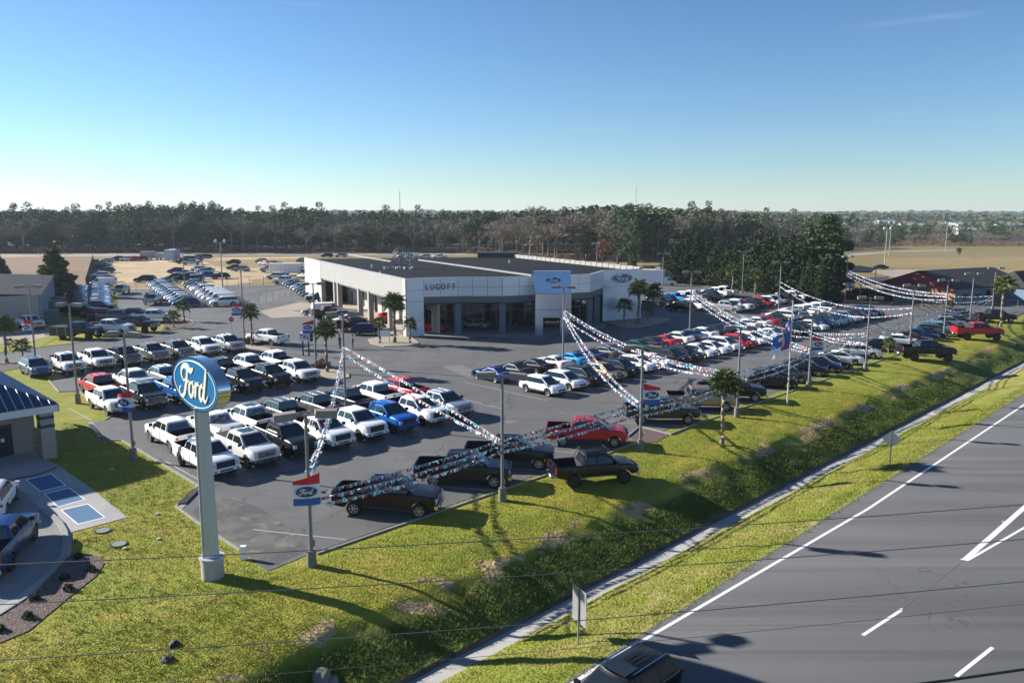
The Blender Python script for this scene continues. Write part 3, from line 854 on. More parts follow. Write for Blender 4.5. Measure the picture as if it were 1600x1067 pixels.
def make_parts(kind, dark_rim=False):
    key = (kind, dark_rim)
    if key in VPARTS: return VPARTS[key]
    sp = SPECS[kind]
    P = []                         # (name, mesh, location, [children])
    P.append(('body', build_body(sp), (0, 0, 0), []))
    P.append(('cabin', build_cabin(sp), (0, 0, 0), []))
    pn = panes(sp)
    P.append(('windshield', pn['windshield'].mesh('windshield', m_glass, 60), (0, 0, 0), []))
    if 'rear_window' in pn: P.append(('rear_window', pn['rear_window'].mesh('rear_window', m_glass), (0, 0, 0), []))
    for b in pn['side_windows']: P.append(('side_window', b.mesh('side_window', m_glass), (0, 0, 0), []))
    ty, ri = wheel_meshes(sp['r'], .29 if kind == 'lifted_pickup' else .25, dark_rim or kind in ('lifted_pickup', 'small_pickup'))
    for a in sp['ax']:
        for s in (1, -1):
            P.append(('wheel', ty, (a, s * (sp['W'] / 2 - .14 + (.05 if kind == 'lifted_pickup' else 0)), sp['r']), [('rim', ri)]))
    L, W = sp['L'], sp['W']
    truck = 'bed' in sp
    f = L / 2; bz = sp['bump']
    ft = interp(sp['top'], f - .15)
    fm = MB()
    # grille
    g = MB()
    if truck:
        gw, gh, gz = W * .60, .40, ft - .25
        g.box((f - .005, 0, gz), (.06, gw, gh), 0)
        for k in range(3): g.box((f + .03, 0, gz - gh / 2 + (k + .5) * gh / 3), (.03, gw * .96, .045), 1)
        g.box((f + .045, 0, gz), (.02, .24, .10), 2)
    elif kind in ('classic',):
        g.box((f, 0, .62), (.05, W * .7, .14), 0); g.box((f + .03, 0, .62), (.02, W * .7, .03), 1)
    else:
        g.box((f - .05, 0, bz + .18), (.14, W * .50, .15), 0); g.box((f - .07, 0, bz - .03), (.16, W * .62, .12), 0)
        g.box((f + .02, 0, bz + .17), (.02, .16, .07), 2)
    P.append(('grille', g.mesh('grille', [m_black, m_drim if dark_rim else m_chrome, m_logodk]), (0, 0, 0), []))
    # bumpers
    b = MB()
    if truck:
        b.box((f + .01, 0, bz + .09), (.2, W * .95, .20), 0); b.box((f + .03, 0, bz - .04), (.14, W * .86, .10), 1); b.box((f + .10, 0, bz + .08), (.04, W * .42, .10), 1)
        for s in (1, -1): b.box((f + .10, s * W * .36, bz + .08), (.03, .16, .09), 1)
    else: b.box((f - .07, 0, bz - .14), (.16, W * .78, .05), 1)
    P.append(('front_bumper', b.mesh('front_bumper', [m_paint if (dark_rim or not truck) else m_chrome, m_black]), (0, 0, 0), []))
    b = MB()
    if truck: b.box((-f - .07, 0, bz + .03), (.18, W * .92, .18), 0); b.box((-f - .10, 0, bz + .12), (.12, W * .6, .02), 1)
    else: b.box((-f + .03, 0, bz), (.14, W * .82, .14), 1)
    b.box((-f - (.165 if truck else .045), 0, bz + (.03 if truck else .18)), (.01, .32, .14), 2)
    P.append(('rear_bumper', b.mesh('rear_bumper', [m_chrome, m_black, m_white]), (0, 0, 0), []))
    hl = MB()
    if truck: hl.box((0, 0, 0), (.30, .25, .26))
    else: hl.box((0, 0, 0), (.34, .24, .085), rz=0)
    hm = hl.mesh('headlight', m_lamp)
    for s in (1, -1):
        P.append(('headlight', hm, ((f - .12, s * (W / 2 - .215), ft - .26) if truck else (f - .26, s * (W / 2 - .33), interp(sp['top'], f - .26) - .045)), []))
    tl = MB()
    tl.box((0, 0, 0), (.09, .17, .36) if truck else (.16, .30, .14))
    tm = tl.mesh('tail_light', m_tail)
    rt = interp(sp['top'], -f + .12)
    for s in (1, -1):
        P.append(('tail_light', tm, (-f + .02 if truck else -f + .07, s * (W / 2 - (.135 if truck else .19)), rt - (.26 if truck else .12)), []))
    mr = MB(); mr.box((0, 0, 0), (.14, .22, .22 if truck else .14)); mm_ = mr.mesh('mirror', m_black if truck else m_paint)
    c = sp['cab']
    for s in (1, -1): P.append(('mirror', mm_, (c['A'] - .38, s * (W / 2 + .08), c['zb'] + .10), []))
    # door handles, trim and tailgate badge
    tr = MB()
    for s in (1, -1):
        for xh in (.15, -.85) if 'B_post' in sp else (0,):
            tr.box((xh, s * (W / 2 - .005), c['zb'] - .2), (.2, .03, .035), 1)
        tr.box((sum(sp['ax']) / 2, s * (W / 2 - .015), sp['sill'] + .06), (abs(sp['ax'][0] - sp['ax'][1]) - 2 * sp['r'] - .2, .05, .16 if kind in ('crossover', 'big_suv') else .10), 0)
        for xh in (c['A'] - .25, sp.get('B_post', 0), c['D'] + .05 if truck else -1.0):     # door gaps
            tr.box((xh, s * (W / 2 - .008), (c['zb'] + sp['sill']) / 2), (.018, .022, c['zb'] - sp['sill'] - .2), 0)
    if truck: tr.box((-f - .012, 0, rt - .2), (.02, .26, .10), 2); tr.box((-f - .012, 0, rt - .08), (.02, .3, .05), 0)
    P.append(('trim', tr.mesh('trim', [m_black, m_paint, m_logodk]), (0, 0, 0), []))
    VPARTS[key] = P
    return P
LODM = {}
def lod_mesh(kind, dark_rim=False):
    key = (kind, dark_rim)
    if key in LODM: return LODM[key]
    me = bpy.data.meshes.new(kind + '_whole')
    bm = bmesh.new(); mats = []
    def add(m_, loc):
        off = len(bm.faces)
        t = m_.copy(); t.transform(Matrix.Translation(loc)); bm.from_mesh(t)
        idx = []
        for x in m_.materials:
            if x not in mats: mats.append(x)
            idx.append(mats.index(x))
        bm.faces.ensure_lookup_table()
        for f in bm.faces[off:]: f.material_index = idx[min(f.material_index, len(idx) - 1)]
        bpy.data.meshes.remove(t)
    for nm, m_, loc, ch in make_parts(kind, dark_rim):
        if nm in ('trim',): continue
        add(m_, loc)
        for cn, cm in ch: add(cm, loc)
    bm.to_mesh(me); bm.free()
    for x in mats: me.materials.append(x)
    LODM[key] = me
    return me
PAINT = {
 'white': (.80, .80, .79, 0), 'pearl white': (.72, .71, .67, .1), 'silver': (.42, .44, .46, .6), 'light grey': (.30, .31, .32, .5), 'grey': (.12, .125, .13, .55),
 'dark grey': (.030, .034, .036, .45), 'charcoal': (.011, .012, .014, .1), 'black': (.0035, .0035, .004, .0), 'red': (.48, .012, .02, .15), 'maroon': (.09, .006, .010, .3), 'plum black': (.012, .003, .005, .2),
 'bright red': (.68, .03, .02, 0), 'blue': (.006, .13, .48, .35), 'light blue': (.02, .28, .62, .3), 'mid blue': (.004, .045, .17, .3), 'navy': (.008, .018, .075, .4), 'dark blue': (.012, .04, .16, .45),
 'tan': (.30, .24, .17, .5), 'gold': (.38, .27, .13, .5), 'pale green': (.30, .34, .30, .2), 'steel blue': (.10, .17, .24, .5), 'green': (.02, .10, .07, .3), 'pale blue': (.30, .42, .50, .4)}
PROTO = {}
KNAME = {'pickup': 'pickup_truck', 'ram': 'pickup_truck', 'lifted_pickup': 'pickup_truck', 'small_pickup': 'pickup_truck', 'crossover': 'crossover_car', 'big_suv': 'sport_utility_vehicle',
         'sedan': 'sedan_car', 'coupe': 'coupe_car', 'classic': 'classic_car', 'van': 'cargo_van'}
KWORD = {'pickup': 'pickup truck', 'ram': 'pickup truck', 'lifted_pickup': 'lifted pickup truck', 'small_pickup': 'pickup truck', 'crossover': 'crossover', 'big_suv': 'SUV',
         'sedan': 'sedan', 'coupe': 'coupe', 'classic': 'classic car', 'van': 'cargo van'}
KCAT = {'crossover': 'car', 'big_suv': 'SUV', 'sedan': 'car', 'coupe': 'car', 'classic': 'car', 'van': 'van'}
ncar = [0]
def vehicle(kind, colour, loc, heading, label, group=None, dark=False, lod=None, name=None):
    loc = Vector(loc)
    d = math.hypot(loc.x, loc.y)
    if lod is None: lod = d > 118
    cat = KCAT.get(kind, 'pickup truck')
    col = PAINT[colour]
    nm = name or KNAME[kind]
    ncar[0] += 1
    if lod:
        o = link(nm, lod_mesh(kind, dark), loc=loc, rz=heading)
        o.color = col
        tag(o, label, cat, group)
        return o
    root = thing(nm, label, cat, loc, heading, group)
    for pn, me, pl, ch in make_parts(kind, dark):
        o = link(pn, me, root, loc=pl); o.color = col
        if pn == 'trim': o['kind'] = 'stuff'
        for cn, cm in ch:
            c = link(cn, cm, o)
    return root

ORD = 'first second third fourth fifth sixth seventh eighth ninth tenth eleventh twelfth thirteenth fourteenth fifteenth sixteenth seventeenth eighteenth nineteenth twentieth'.split()
ORD += ['twenty-' + o for o in ORD[:9]] + ['thirtieth']
def art(c): return c
def row(start, step, heading, items, where, group, jitter=.12, first=0):
    """items: list of 'kind/colour' (or None) set out from start along step; where: what the label says of the row"""
    n = 0
    for i, it in enumerate(items):
        if it is None: continue
        kind, colour = it.split('/')[:2]
        dark = it.endswith('/d')
        p = start + step * i + Vector((rnd.uniform(-jitter, jitter), rnd.uniform(-jitter, jitter), 0)) 
        vehicle(kind, colour, p, heading + R(rnd.uniform(-1.2, 1.2)), '%s %s, %s %s' % (colour, KWORD[kind], ORD[n], where), group, dark=dark)
        n += 1
HD = R(-45)
HU = R(135)
uS = ST(1, 0)
# ---- pickups nearest the oval sign
row(ST(21.0, -49.3), uS * 2.88, HD, ['pickup/white/d', 'pickup/pearl white', 'pickup/charcoal/d', 'pickup/white/d', 'pickup/white/d', 'pickup/blue/d', 'pickup/white/d', 'pickup/silver'],
    'from left in front truck row beside oval sign', 'pickups in the front row by the oval sign')
row(ST(21.7, -56.1), uS * 2.88, HU, ['pickup/white', 'pickup/white', 'pickup/white/d', 'pickup/grey', 'pickup/grey', 'pickup/dark grey', 'pickup/white', 'pickup/red'],
    'from left in row backed against the front trucks', 'pickups backed against the front row by the oval sign')
row(ST(21.9, -70.3), uS * 2.93, HD, ['pickup/white', 'pickup/dark grey', 'pickup/blue', 'pickup/charcoal', 'pickup/charcoal/d', 'pickup/black/d', 'pickup/white'],
    'from left in middle truck row facing the highway', 'pickups in the middle row facing the highway')
row(ST(23.3, -77.0), uS * 2.93, HU, ['pickup/red', 'pickup/white', 'pickup/silver', 'pickup/grey', 'pickup/black', 'pickup/white', 'pickup/white'],
    'from left in middle truck row facing away', 'pickups in the middle row facing away')
row(ST(21.6, -91.4), uS * 2.95, HD, ['big_suv/steel blue', 'pickup/white', 'pickup/white', 'pickup/charcoal', 'pickup/grey', 'pickup/grey', 'pickup/white', 'pickup/silver'],
    'from left in back row by the curved kerb', 'vehicles in the back truck row')
vehicle('ram', 'white', G(418, 537), R(150), 'white pickup truck driving away past the tyre sign')
# ---- angled front line along the highway
def fl(x, y, hd, kind, col, label, dark=False, z=0, off=None):
    """x, y: pixel where the near front wheel stands"""
    sp = SPECS[kind]; h = R(hd)
    p = G(x, y, z)
    wx, wy = sp['ax'][0], -(sp['W'] / 2 - .1)
    c, s_ = math.cos(h), math.sin(h)
    return vehicle(kind, col, p - Vector((wx * c - wy * s_, wx * s_ + wy * c, 0)), h, label, 'vehicles angled along the highway edge', dark=dark)
fl(655, 809, -6, 'pickup', 'plum black', 'very dark maroon pickup truck nearest the leftmost pennant pole')
fl(772, 762, -3, 'pickup', 'charcoal', 'charcoal pickup truck behind the second highway pole')
fl(842, 734, -3, 'pickup', 'black', 'black pickup truck left of the red one under pennants')
fl(960, 699, -5, 'ram', 'red', 'red pickup truck by the mulch corner under pennants')
fl(1075, 663, 0, 'pickup', 'dark grey', 'dark green-grey pickup truck below the tall banner pole')
fl(1134, 643, -3, 'pickup', 'tan', 'tan pickup truck behind the lone roadside palm')
fl(1180, 628, -6, 'pickup', 'black', 'black pickup truck right of the tan one by the palm')
vehicle('crossover', 'black', G(1205, 604), R(-10), 'black crossover between the black pickup and the flagpole', 'vehicles angled along the highway edge')
fl(1252, 599, -14, 'crossover', 'grey', 'grey crossover with bright wheels just beyond the flagpole')
LH = ['charcoal', 'black', 'charcoal', 'white']
for (x, y, k, c, lb) in ((1279, 589, 'crossover', 'charcoal', 'charcoal crossover right of the banner pole near flagpole'),
                         (1300, 583, 'crossover', 'dark blue', 'dark blue crossover between two charcoal crossovers'),
                         (1317, 578, 'sedan', 'charcoal', 'charcoal sedan left of the white one at lawn edge'),
                         (1336, 571, 'sedan', 'white', 'white sedan left of the sixth highway pole'),
                         (1364, 561, 'crossover', 'pearl white', 'pale tan crossover with bright hubs by the small palm'),
                         (1398, 551, 'sedan', 'black', 'black sedan behind the black pickup on the grass'),
                         (1427, 542, 'sedan', 'white', 'white sedan right of the black sedan near grass pickup'),
                         (1441, 538, 'sedan', 'maroon', 'dark red sedan between white and blue sedans'),
                         (1456, 533, 'sedan', 'dark blue', 'blue sedan between dark red and black sedans'),
                         (1466, 530, 'sedan', 'charcoal', 'charcoal sedan right of the blue sedan'),
                         (1476, 526, 'crossover', 'steel blue', 'steel blue crossover at the eighth highway pole'),
                         (1485, 522, 'crossover', 'pale blue', 'pale blue crossover behind the eighth highway pole'),
                         (1493, 518, 'sedan', 'dark grey', 'dark grey sedan just left of the red pickup'),
                         (1500, 513, 'crossover', 'silver', 'silver crossover near the far end of the highway line'),
                         (1507, 509, 'crossover', 'charcoal', 'charcoal crossover behind the red pickup on grass'),
                         (1514, 505, 'sedan', 'steel blue', 'steel blue sedan second from far end of highway line'),
                         (1521, 501, 'crossover', 'black', 'black crossover last at far end of highway line')):
    fl(x, y, -22, k, c, lb)
# trucks standing on the grass
tz = lawn_z
vehicle('small_pickup', 'black', G(927, 752, -.05) , R(14), 'black pickup truck with roof rack parked on the grass slope', 'pickups displayed on the grass')
vehicle('lifted_pickup', 'black', G(1446, 562, -.02), R(-2), 'black lifted pickup truck on grass below the white sedan', 'pickups displayed on the grass', lod=False)
vehicle('lifted_pickup', 'red', G(1526, 530, -.02), R(-4), 'red lifted pickup truck on the grass near far palm', 'pickups displayed on the grass', lod=False)
vehicle('pickup', 'charcoal', G(1553, 503), R(0), 'charcoal pickup truck beside the farthest roadside palm', 'pickups displayed on the grass')
rk = MB()
for k in range(7): rk.box((-.75 + k * .25, 0, 2.06), (.03, 1.25, .03))
for y in (-.62, -.3, 0, .3, .62): rk.box((0, y, 2.09), (1.6, .03, .03))
for x in (-.78, .78): rk.box((x, 0, 2.15), (.04, 1.3, .04))
for y in (-.64, .64): rk.box((0, y, 2.15), (1.6, .04, .04)); rk.tube((-.75, y, 2.1), (-1.15, y * 1.2, 1.45), .03); rk.tube((.6, y, 2.05), (.62, y, 1.9), .025)
ro = [o for o in COL.objects if o.get('label', '').startswith('black pickup truck with roof rack')][0]
rk.obj('roof_rack', m_black, ro)
# ---- centre block: crossovers and coupes
Gc = ['white', 'white', 'charcoal', 'gold', 'black', 'white', 'white', 'charcoal', 'charcoal', 'white', 'white', 'white', 'red', 'white', 'white', 'white', 'maroon', 'charcoal', 'black', 'white', 'navy',
      'steel blue', 'steel blue', 'silver', 'maroon', 'dark blue', 'black']
row(ST(52.7, -48.7), uS * 2.97, HD, [('big_suv/' if i > 20 else ('sedan/' if i in (6, 9, 10, 15, 18, 19) else 'crossover/')) + c for i, c in enumerate(Gc)],
    'from left in central row facing the highway', 'cars in the central row facing the highway')
Jc = ['coupe/dark blue', 'coupe/charcoal', 'coupe/black', 'coupe/white', 'coupe/light blue', 'coupe/navy', 'coupe/grey', 'coupe/black', 'sedan/green', 'sedan/charcoal', 'coupe/red', 'sedan/white', 'sedan/silver', 'sedan/white', 'sedan/charcoal',
      'sedan/navy', 'sedan/silver', 'sedan/white', 'sedan/white', 'sedan/red', 'sedan/charcoal', 'big_suv/white', 'big_suv/silver', 'pickup/white', 'pickup/white', 'pickup/white', 'pickup/charcoal']
row(ST(53.2, -56.1), uS * 2.97, HU, Jc, 'from left in central row facing the showroom', 'cars in the central row facing the showroom')
# ---- right block by the showroom tower
row(ST(114.5, -74.0), uS * 2.95, HU, ['big_suv/black', 'pickup/white'], 'from left in row beside the tower palms', 'cars near the tower palms')
row(ST(116.2, -67.8), uS * 3.0, HD, [None, 'pickup/silver', 'pickup/white', 'crossover/red', 'crossover/charcoal', 'crossover/red', 'crossover/white', 'crossover/silver', 'pickup/black', 'pickup/white'],
    'from left in row right of the tower palms', 'cars right of the tower palms', jitter=.1)
row(ST(118.5, -82), uS * 3.0, HU, ['crossover/charcoal', 'big_suv/navy', 'pickup/light blue', 'pickup/white', 'pickup/white', None, 'crossover/navy', 'pickup/white', 'pickup/white'],
    'from left in rear row right of tower palms', 'cars in the rear row right of the tower')
row(G(1027, 472), (G(1110, 470) - G(1027, 472)) / 5 , R(135), ['crossover/steel blue', 'crossover/silver', 'crossover/white', 'crossover/navy', 'sedan/charcoal', 'sedan/black'],
    'from left in farthest row beyond the tower', 'cars in the farthest row beyond the tower')
# ---- left back yard, set out on the showroom's axes
HB = R(117.6); ub = Vector((math.cos(HB), math.sin(HB), 0)); HA = R(27.6)
def rowpx(p0, p1, items, heading, where, group, **k):
    a, b = G(*p0), G(*p1)
    row(a, (b - a) / (len(items) - 1), heading, items, where, group, **k)
rowpx((290, 479), (246, 447), ['crossover/dark blue'] + ['crossover/' + c for c in ['silver', 'white', 'white', 'pale blue', 'white', 'silver', 'pearl white', 'white', 'silver', 'pale blue', 'white', 'silver']],
      R(207.6), 'from front in the left rank of the back yard', 'cars ranked in the back yard', jitter=.1)
rowpx((350, 478), (302, 447), ['big_suv/white'] + ['van/white'] * 4 + ['crossover/white', 'big_suv/white', 'crossover/white', 'crossover/silver', 'crossover/maroon', 'crossover/pale blue'],
      R(207.6), 'from front in the right rank of the back yard', 'vans and cars ranked in the back yard', jitter=.1)
rowpx((153, 488), (152, 451), ['pickup/charcoal'] + ['sedan/' + c for c in ['white', 'silver', 'white', 'pale blue', 'white', 'silver', 'white', 'white', 'silver', 'white', 'pale blue', 'white', 'green']],
      R(12), 'from front in the pale rank beside the grey shed', 'cars ranked beside the grey shed', jitter=.1)
rowpx((131, 490), (124, 455), ['sedan/' + c for c in ['charcoal', 'black', 'charcoal', 'black', 'dark grey', 'black', 'charcoal', 'black', 'charcoal', 'black']],
      R(12), 'from front in the dark rank beside the grey shed', 'dark cars ranked beside the grey shed', jitter=.1)
def one(kind, col, x, y, h, label, **k): return vehicle(kind, col, G(x, y), R(h), label, **k)
one('pickup', 'black', 127, 493, 0, 'black pickup truck in the shed shadow before the ranks')
one('pickup', 'maroon', 160, 501, 0, 'dark maroon pickup truck left of three parked at island')
one('pickup', 'grey', 184, 503, 0, 'dark grey pickup truck second of those behind the island')
one('pickup', 'charcoal', 210, 501, 0, 'charcoal pickup truck with red lamps behind white crew cab')
one('pickup', 'white', 241, 503, 8, 'long white pickup truck beside the island mulch bed')
one('lifted_pickup', 'black', 125, 529, -8, 'black lifted pickup truck with box trailer on the grass', lod=False)
one('lifted_pickup', 'white', 175, 524, -8, 'white lifted pickup truck on the grass by the kerb', lod=False)
one('lifted_pickup', 'charcoal', 214, 518, -12, 'charcoal lifted pickup truck on the grass by the kerb', lod=False)
one('pickup', 'white', 48, 513, -40, 'white pickup truck in the shade of the grey shed')
one('crossover', 'charcoal', 238, 469, 100, 'charcoal crossover behind the silver one in the yard lane')
one('pickup', 'silver', 239.5, 475, 100, 'silver pickup truck facing away in the yard lane')
one('pickup', 'silver', 190, 459, 100, 'silver pickup truck alone in the lane near the ranks')
one('van', 'white', 161, 447, 185, 'white cargo van at the head of the pale rank')
one('crossover', 'maroon', 166, 441, 200, 'maroon crossover behind the white cargo van')
one('crossover', 'white', 157, 434, 200, 'white crossover second behind the cargo van')
one('crossover', 'green', 166, 426, 200, 'dark green crossover under the fence line')
one('crossover', 'charcoal', 158, 421, 190, 'charcoal crossover fourth behind the cargo van')
one('sedan', 'green', 161, 417, 190, 'small green sedan by the fence of the sandy yard')
one('sedan', 'silver', 168, 410, 170, 'silver sedan at the far fence corner')
one('big_suv', 'charcoal', 227, 441, 185, 'charcoal SUV alone on the sandy yard edge')
for i, (x, y, k, c) in enumerate(((184, 407, 'crossover', 'green'), (190, 408, 'crossover', 'charcoal'), (199, 408, 'big_suv', 'white'), (205, 407, 'crossover', 'silver'), (214, 408, 'crossover', 'red'), (221, 407, 'crossover', 'maroon'))):
    one(k, c, x, y, 200, '%s %s, %s from left along the far yard edge' % (c, KWORD[k], ORD[i]), group='cars along the far edge of the sandy yard')
for i, (x, y, k, c) in enumerate(((287, 412, 'big_suv', 'charcoal'), (292, 408, 'big_suv', 'black'), (300, 414, 'pickup', 'pale blue'), (307, 407, 'big_suv', 'green'), (311, 404, 'crossover', 'grey'), (322, 404, 'crossover', 'charcoal'),
                                  (275, 427, 'crossover', 'navy'), (287, 430, 'sedan', 'silver'), (296, 433, 'sedan', 'white'), (310, 424, 'crossover', 'white'), (318, 428, 'crossover', 'silver'), (322, 425, 'sedan', 'pale blue'),
                                  (275, 438, 'big_suv', 'black'), (290, 440, 'pickup', 'black'), (304, 440, 'crossover', 'grey'), (326, 436, 'pickup', 'blue'), (345, 436, 'crossover', 'maroon'), (256, 443, 'sedan', 'pale blue'))):
    one(k, c, x, y, 200 if i % 3 else 185, '%s %s, number %s in the loose cluster of the sandy yard' % (c, KWORD[k], ('one two three four five six seven eight nine ten eleven twelve thirteen fourteen fifteen sixteen seventeen eighteen'.split())[i]), group='cars scattered on the sandy yard')
for x, y, k, c, h, lb in ((365, 413, 'crossover', 'black', 180, 'black crossover alone on the green part of yard'), (377, 424, 'crossover', 'silver', 190, 'silver wagon on the sand behind the lamp pole'),
                          (366, 421, 'sedan', 'green', 190, 'dark green sedan half behind the silver wagon'), (408, 411, 'crossover', 'charcoal', 150, 'charcoal crossover at head of slanted yard row'),
                          (414, 414, 'sedan', 'white', 150, 'white sedan second in slanted yard row'), (424, 415, 'crossover', 'red', 150, 'red crossover third in slanted yard row'), (430, 418, 'big_suv', 'navy', 165, 'navy SUV fourth in slanted yard row'),
                          (423, 425, 'pickup', 'silver', 180, 'silver pickup truck at the nose of the white trailer'), (432, 436, 'big_suv', 'white', 182, 'white SUV parked just below the white trailer'),
                          (447, 444, 'pickup', 'white', 184, 'white pickup truck facing left at the fence gate'), (472, 410, 'crossover', 'black', 150, 'black crossover at the corner of the long wing'),
                          (474, 430, 'crossover', 'silver', 120, 'silver crossover by the wing palms'), (476, 436, 'sedan', 'grey', 140, 'grey sedan by the wing palms')):
    one(k, c, x, y, h, lb)
rowpx((502, 472), (458, 446), ['pickup/dark grey', 'crossover/pale blue', 'crossover/charcoal', 'crossover/grey', 'crossover/charcoal', 'crossover/silver', 'crossover/white', 'sedan/charcoal', 'sedan/steel blue', 'sedan/pale blue'],
      R(200), 'from front in the row along the wing', 'cars parked along the service wing', jitter=.1)
one('sedan', 'silver', 494, 491, 195, 'silver sedan at the concrete apron by service bays')
one('van', 'white', 512, 491, 25, 'white van with dark rear at the service bays')
one('small_pickup', 'maroon', 512, 497, 30, 'dark red pickup truck behind the white van')
one('sedan', 'green', 531, 499, 205, 'dark green sedan second from the lamp in service lane')
one('sedan', 'pearl white', 543, 506, 205, 'cream white sedan between green sedan and red pickup')
one('pickup', 'maroon', 556, 516, 25, 'maroon pickup truck behind the dark blue crossover')
one('crossover', 'navy', 575, 523, 3, 'dark blue crossover nearest the pale sign board')
one('coupe', 'bright red', 603, 502, 290, 'bright red coupe under the covered walk')
one('coupe', 'bright red', 676, 516, 325, 'bright red coupe behind the white corner pillar')
one('classic', 'pale green', 741, 513, 335, 'pale green classic car under the showroom portico')
one('sedan', 'black', 795, 508, 340, 'black sedan inside the shaded portico')
one('pickup', 'charcoal', 862, 508, 270, 'charcoal pickup truck inside the portal opening')
# cars behind the showroom, on the back road
for x, y, k, c, h, lb in ((687, 405, 'pickup', 'white', 200, 'white pickup truck in the field behind showroom roof'), (690, 408, 'sedan', 'charcoal', 200, 'charcoal sedan before the white field pickup'),
                          (664, 404, 'crossover', 'silver', 200, 'silver crossover left of the white field pickup'), (643, 404, 'van', 'white', 200, 'white van behind the satellite dish'),
                          (631, 403, 'van', 'white', 200, 'white van left of the one behind the dish'), (721, 409, 'sedan', 'white', 200, 'white sedan low behind the roof edge'),
                          (753, 410, 'crossover', 'maroon', 200, 'maroon crossover behind the roof by a lamp'), (511, 402, 'crossover', 'navy', 180, 'navy crossover behind the wing roof'),
                          (533, 402, 'crossover', 'silver', 180, 'silver crossover behind the wing roof'), (953, 424, 'crossover', 'silver', 160, 'silver crossover behind the white parapet'),
                          (1022, 434, 'big_suv', 'charcoal', 170, 'charcoal SUV behind the white box truck'), (1374, 421, 'sedan', 'maroon', 180, 'maroon sedan beside the carport'),
                          (1555, 462, 'pickup', 'charcoal', 170, 'charcoal pickup truck by the blue wall of red building'), (1570, 457, 'sedan', 'silver', 160, 'silver sedan on the gravel by red building'),
                          (1563, 470, 'crossover', 'grey', 150, 'grey crossover in front of red building yard')):
    one(k, c, x, y, h, lb)
# ---- vehicles at the near left and on the road
vehicle('pickup', 'mid blue', Vector((-24.75, 36.0, 0)), R(106), 'dark blue pickup truck facing away in the drive lane', dark=True)
vehicle('crossover', 'white', Vector((-29.2, 42.3, 0)), R(112), 'white crossover cut by the left frame edge')
P = G(985, 1062, -.3)
suv = vehicle('big_suv', 'black', Vector((3.72, 24.5, -.3)), R(-136), 'black SUV with chrome roof rails driving on the highway'); suv.scale = (.95,) * 3
b = MB(); b.box((.1, 0, 1.80), (.75, 1.0, .012)); b.obj('sunroof', m_glass, suv)
b = MB()
for y in (-.3, -.1, .1, .3): b.box((-1.1, y, 1.80), (1.3, .03, .02))
b.obj('roof_rib', m_black, suv)

def find(lb): return next(o for o in COL.objects if o.get('label', '') == lb)
for lb, what in (('pearl white pickup truck, second from left in front truck row beside oval sign', 'sr'), ('white pickup truck, third from left in row backed against the front trucks', 's'),
                 ('white pickup truck, second from left in row backed against the front trucks', 'c'), ('white pickup truck, second from left in middle truck row facing away', 'c'), ('dark green-grey pickup truck below the tall banner pole', 's')):
    o = find(lb)
    if 's' in what: b = MB(); b.box((-.05, 0, 1.985), (.95, .95, .014)); b.obj('sunroof', m_glass, o)
    if 'c' in what or 'r' in what: b = MB(); b.box((-2.02, 0, 1.385), (1.62, 1.70, .03)); b.obj('bed_cover', mat('bed_cover', (.45, .46, .47), rough=.5) if 'c' in what else m_bed, o)
# ================================================================== SHOWROOM
FT, FB = 7.8, 5.25                 # fascia top and foot
A0 = G(636, 527); A1 = G(663, 524); A2 = G(716, 522); A3 = G(785, 522)
A4 = Vector((3.4, 109.2, 0)); A5 = Vector((11.3, 113.2, 0)); A6 = Vector((13.9, 120.2, 0)); A7 = Vector((20.4, 123.8, 0))
bdir = Vector((math.cos(HB), math.sin(HB), 0)); adir = Vector((math.cos(HA), math.sin(HA), 0))
B1 = A0 + bdir * 57.6
C1 = A7 + bdir * 45
showroom = thing('car_showroom', 'long low white showroom with LUGOFF lettering and dark flat roof', 'building', (0, 0, 0))
# roof and parapet
RZ = 7.55
foot = [A0, A1, A2, A3, A4, A5, A6, A7, C1, B1]
rb = MB(); rb.prism([(p.x, p.y) for p in foot], RZ - .3, RZ); rb.obj('roof', m_roof, showroom)
def wallbox(p, q, z0, z1, th, off=0, mi=0, b=None):
    """upright slab from p to q; off moves it to the right of p->q"""
    b = b or MB(); d = (q - p); L = d.length; d.normalize(); nn = Vector((d.y, -d.x, 0))
    c = (p + q) / 2 + nn * (off - th / 2) + Vector((0, 0, (z0 + z1) / 2))
    b.box(c, (L, th, z1 - z0), mi, rz=math.atan2(d.y, d.x))
    return b
def panel_run(p, q, z0, z1, nx, nz, m, parent, name='panel', gap=.05, off=.0, th=.06):
    d = (q - p); L = d.length; u = d.normalized()
    for i in range(nx):
        for k in range(nz):
            a = p + u * (L * i / nx + gap / 2); c = p + u * (L * (i + 1) / nx - gap / 2)
            za, zc = lerp(z0, z1, k / nz) + gap / 2, lerp(z0, z1, (k + 1) / nz) - gap / 2
            wallbox(a, c, za, zc, th, off + th * .6).obj(name, m, parent)
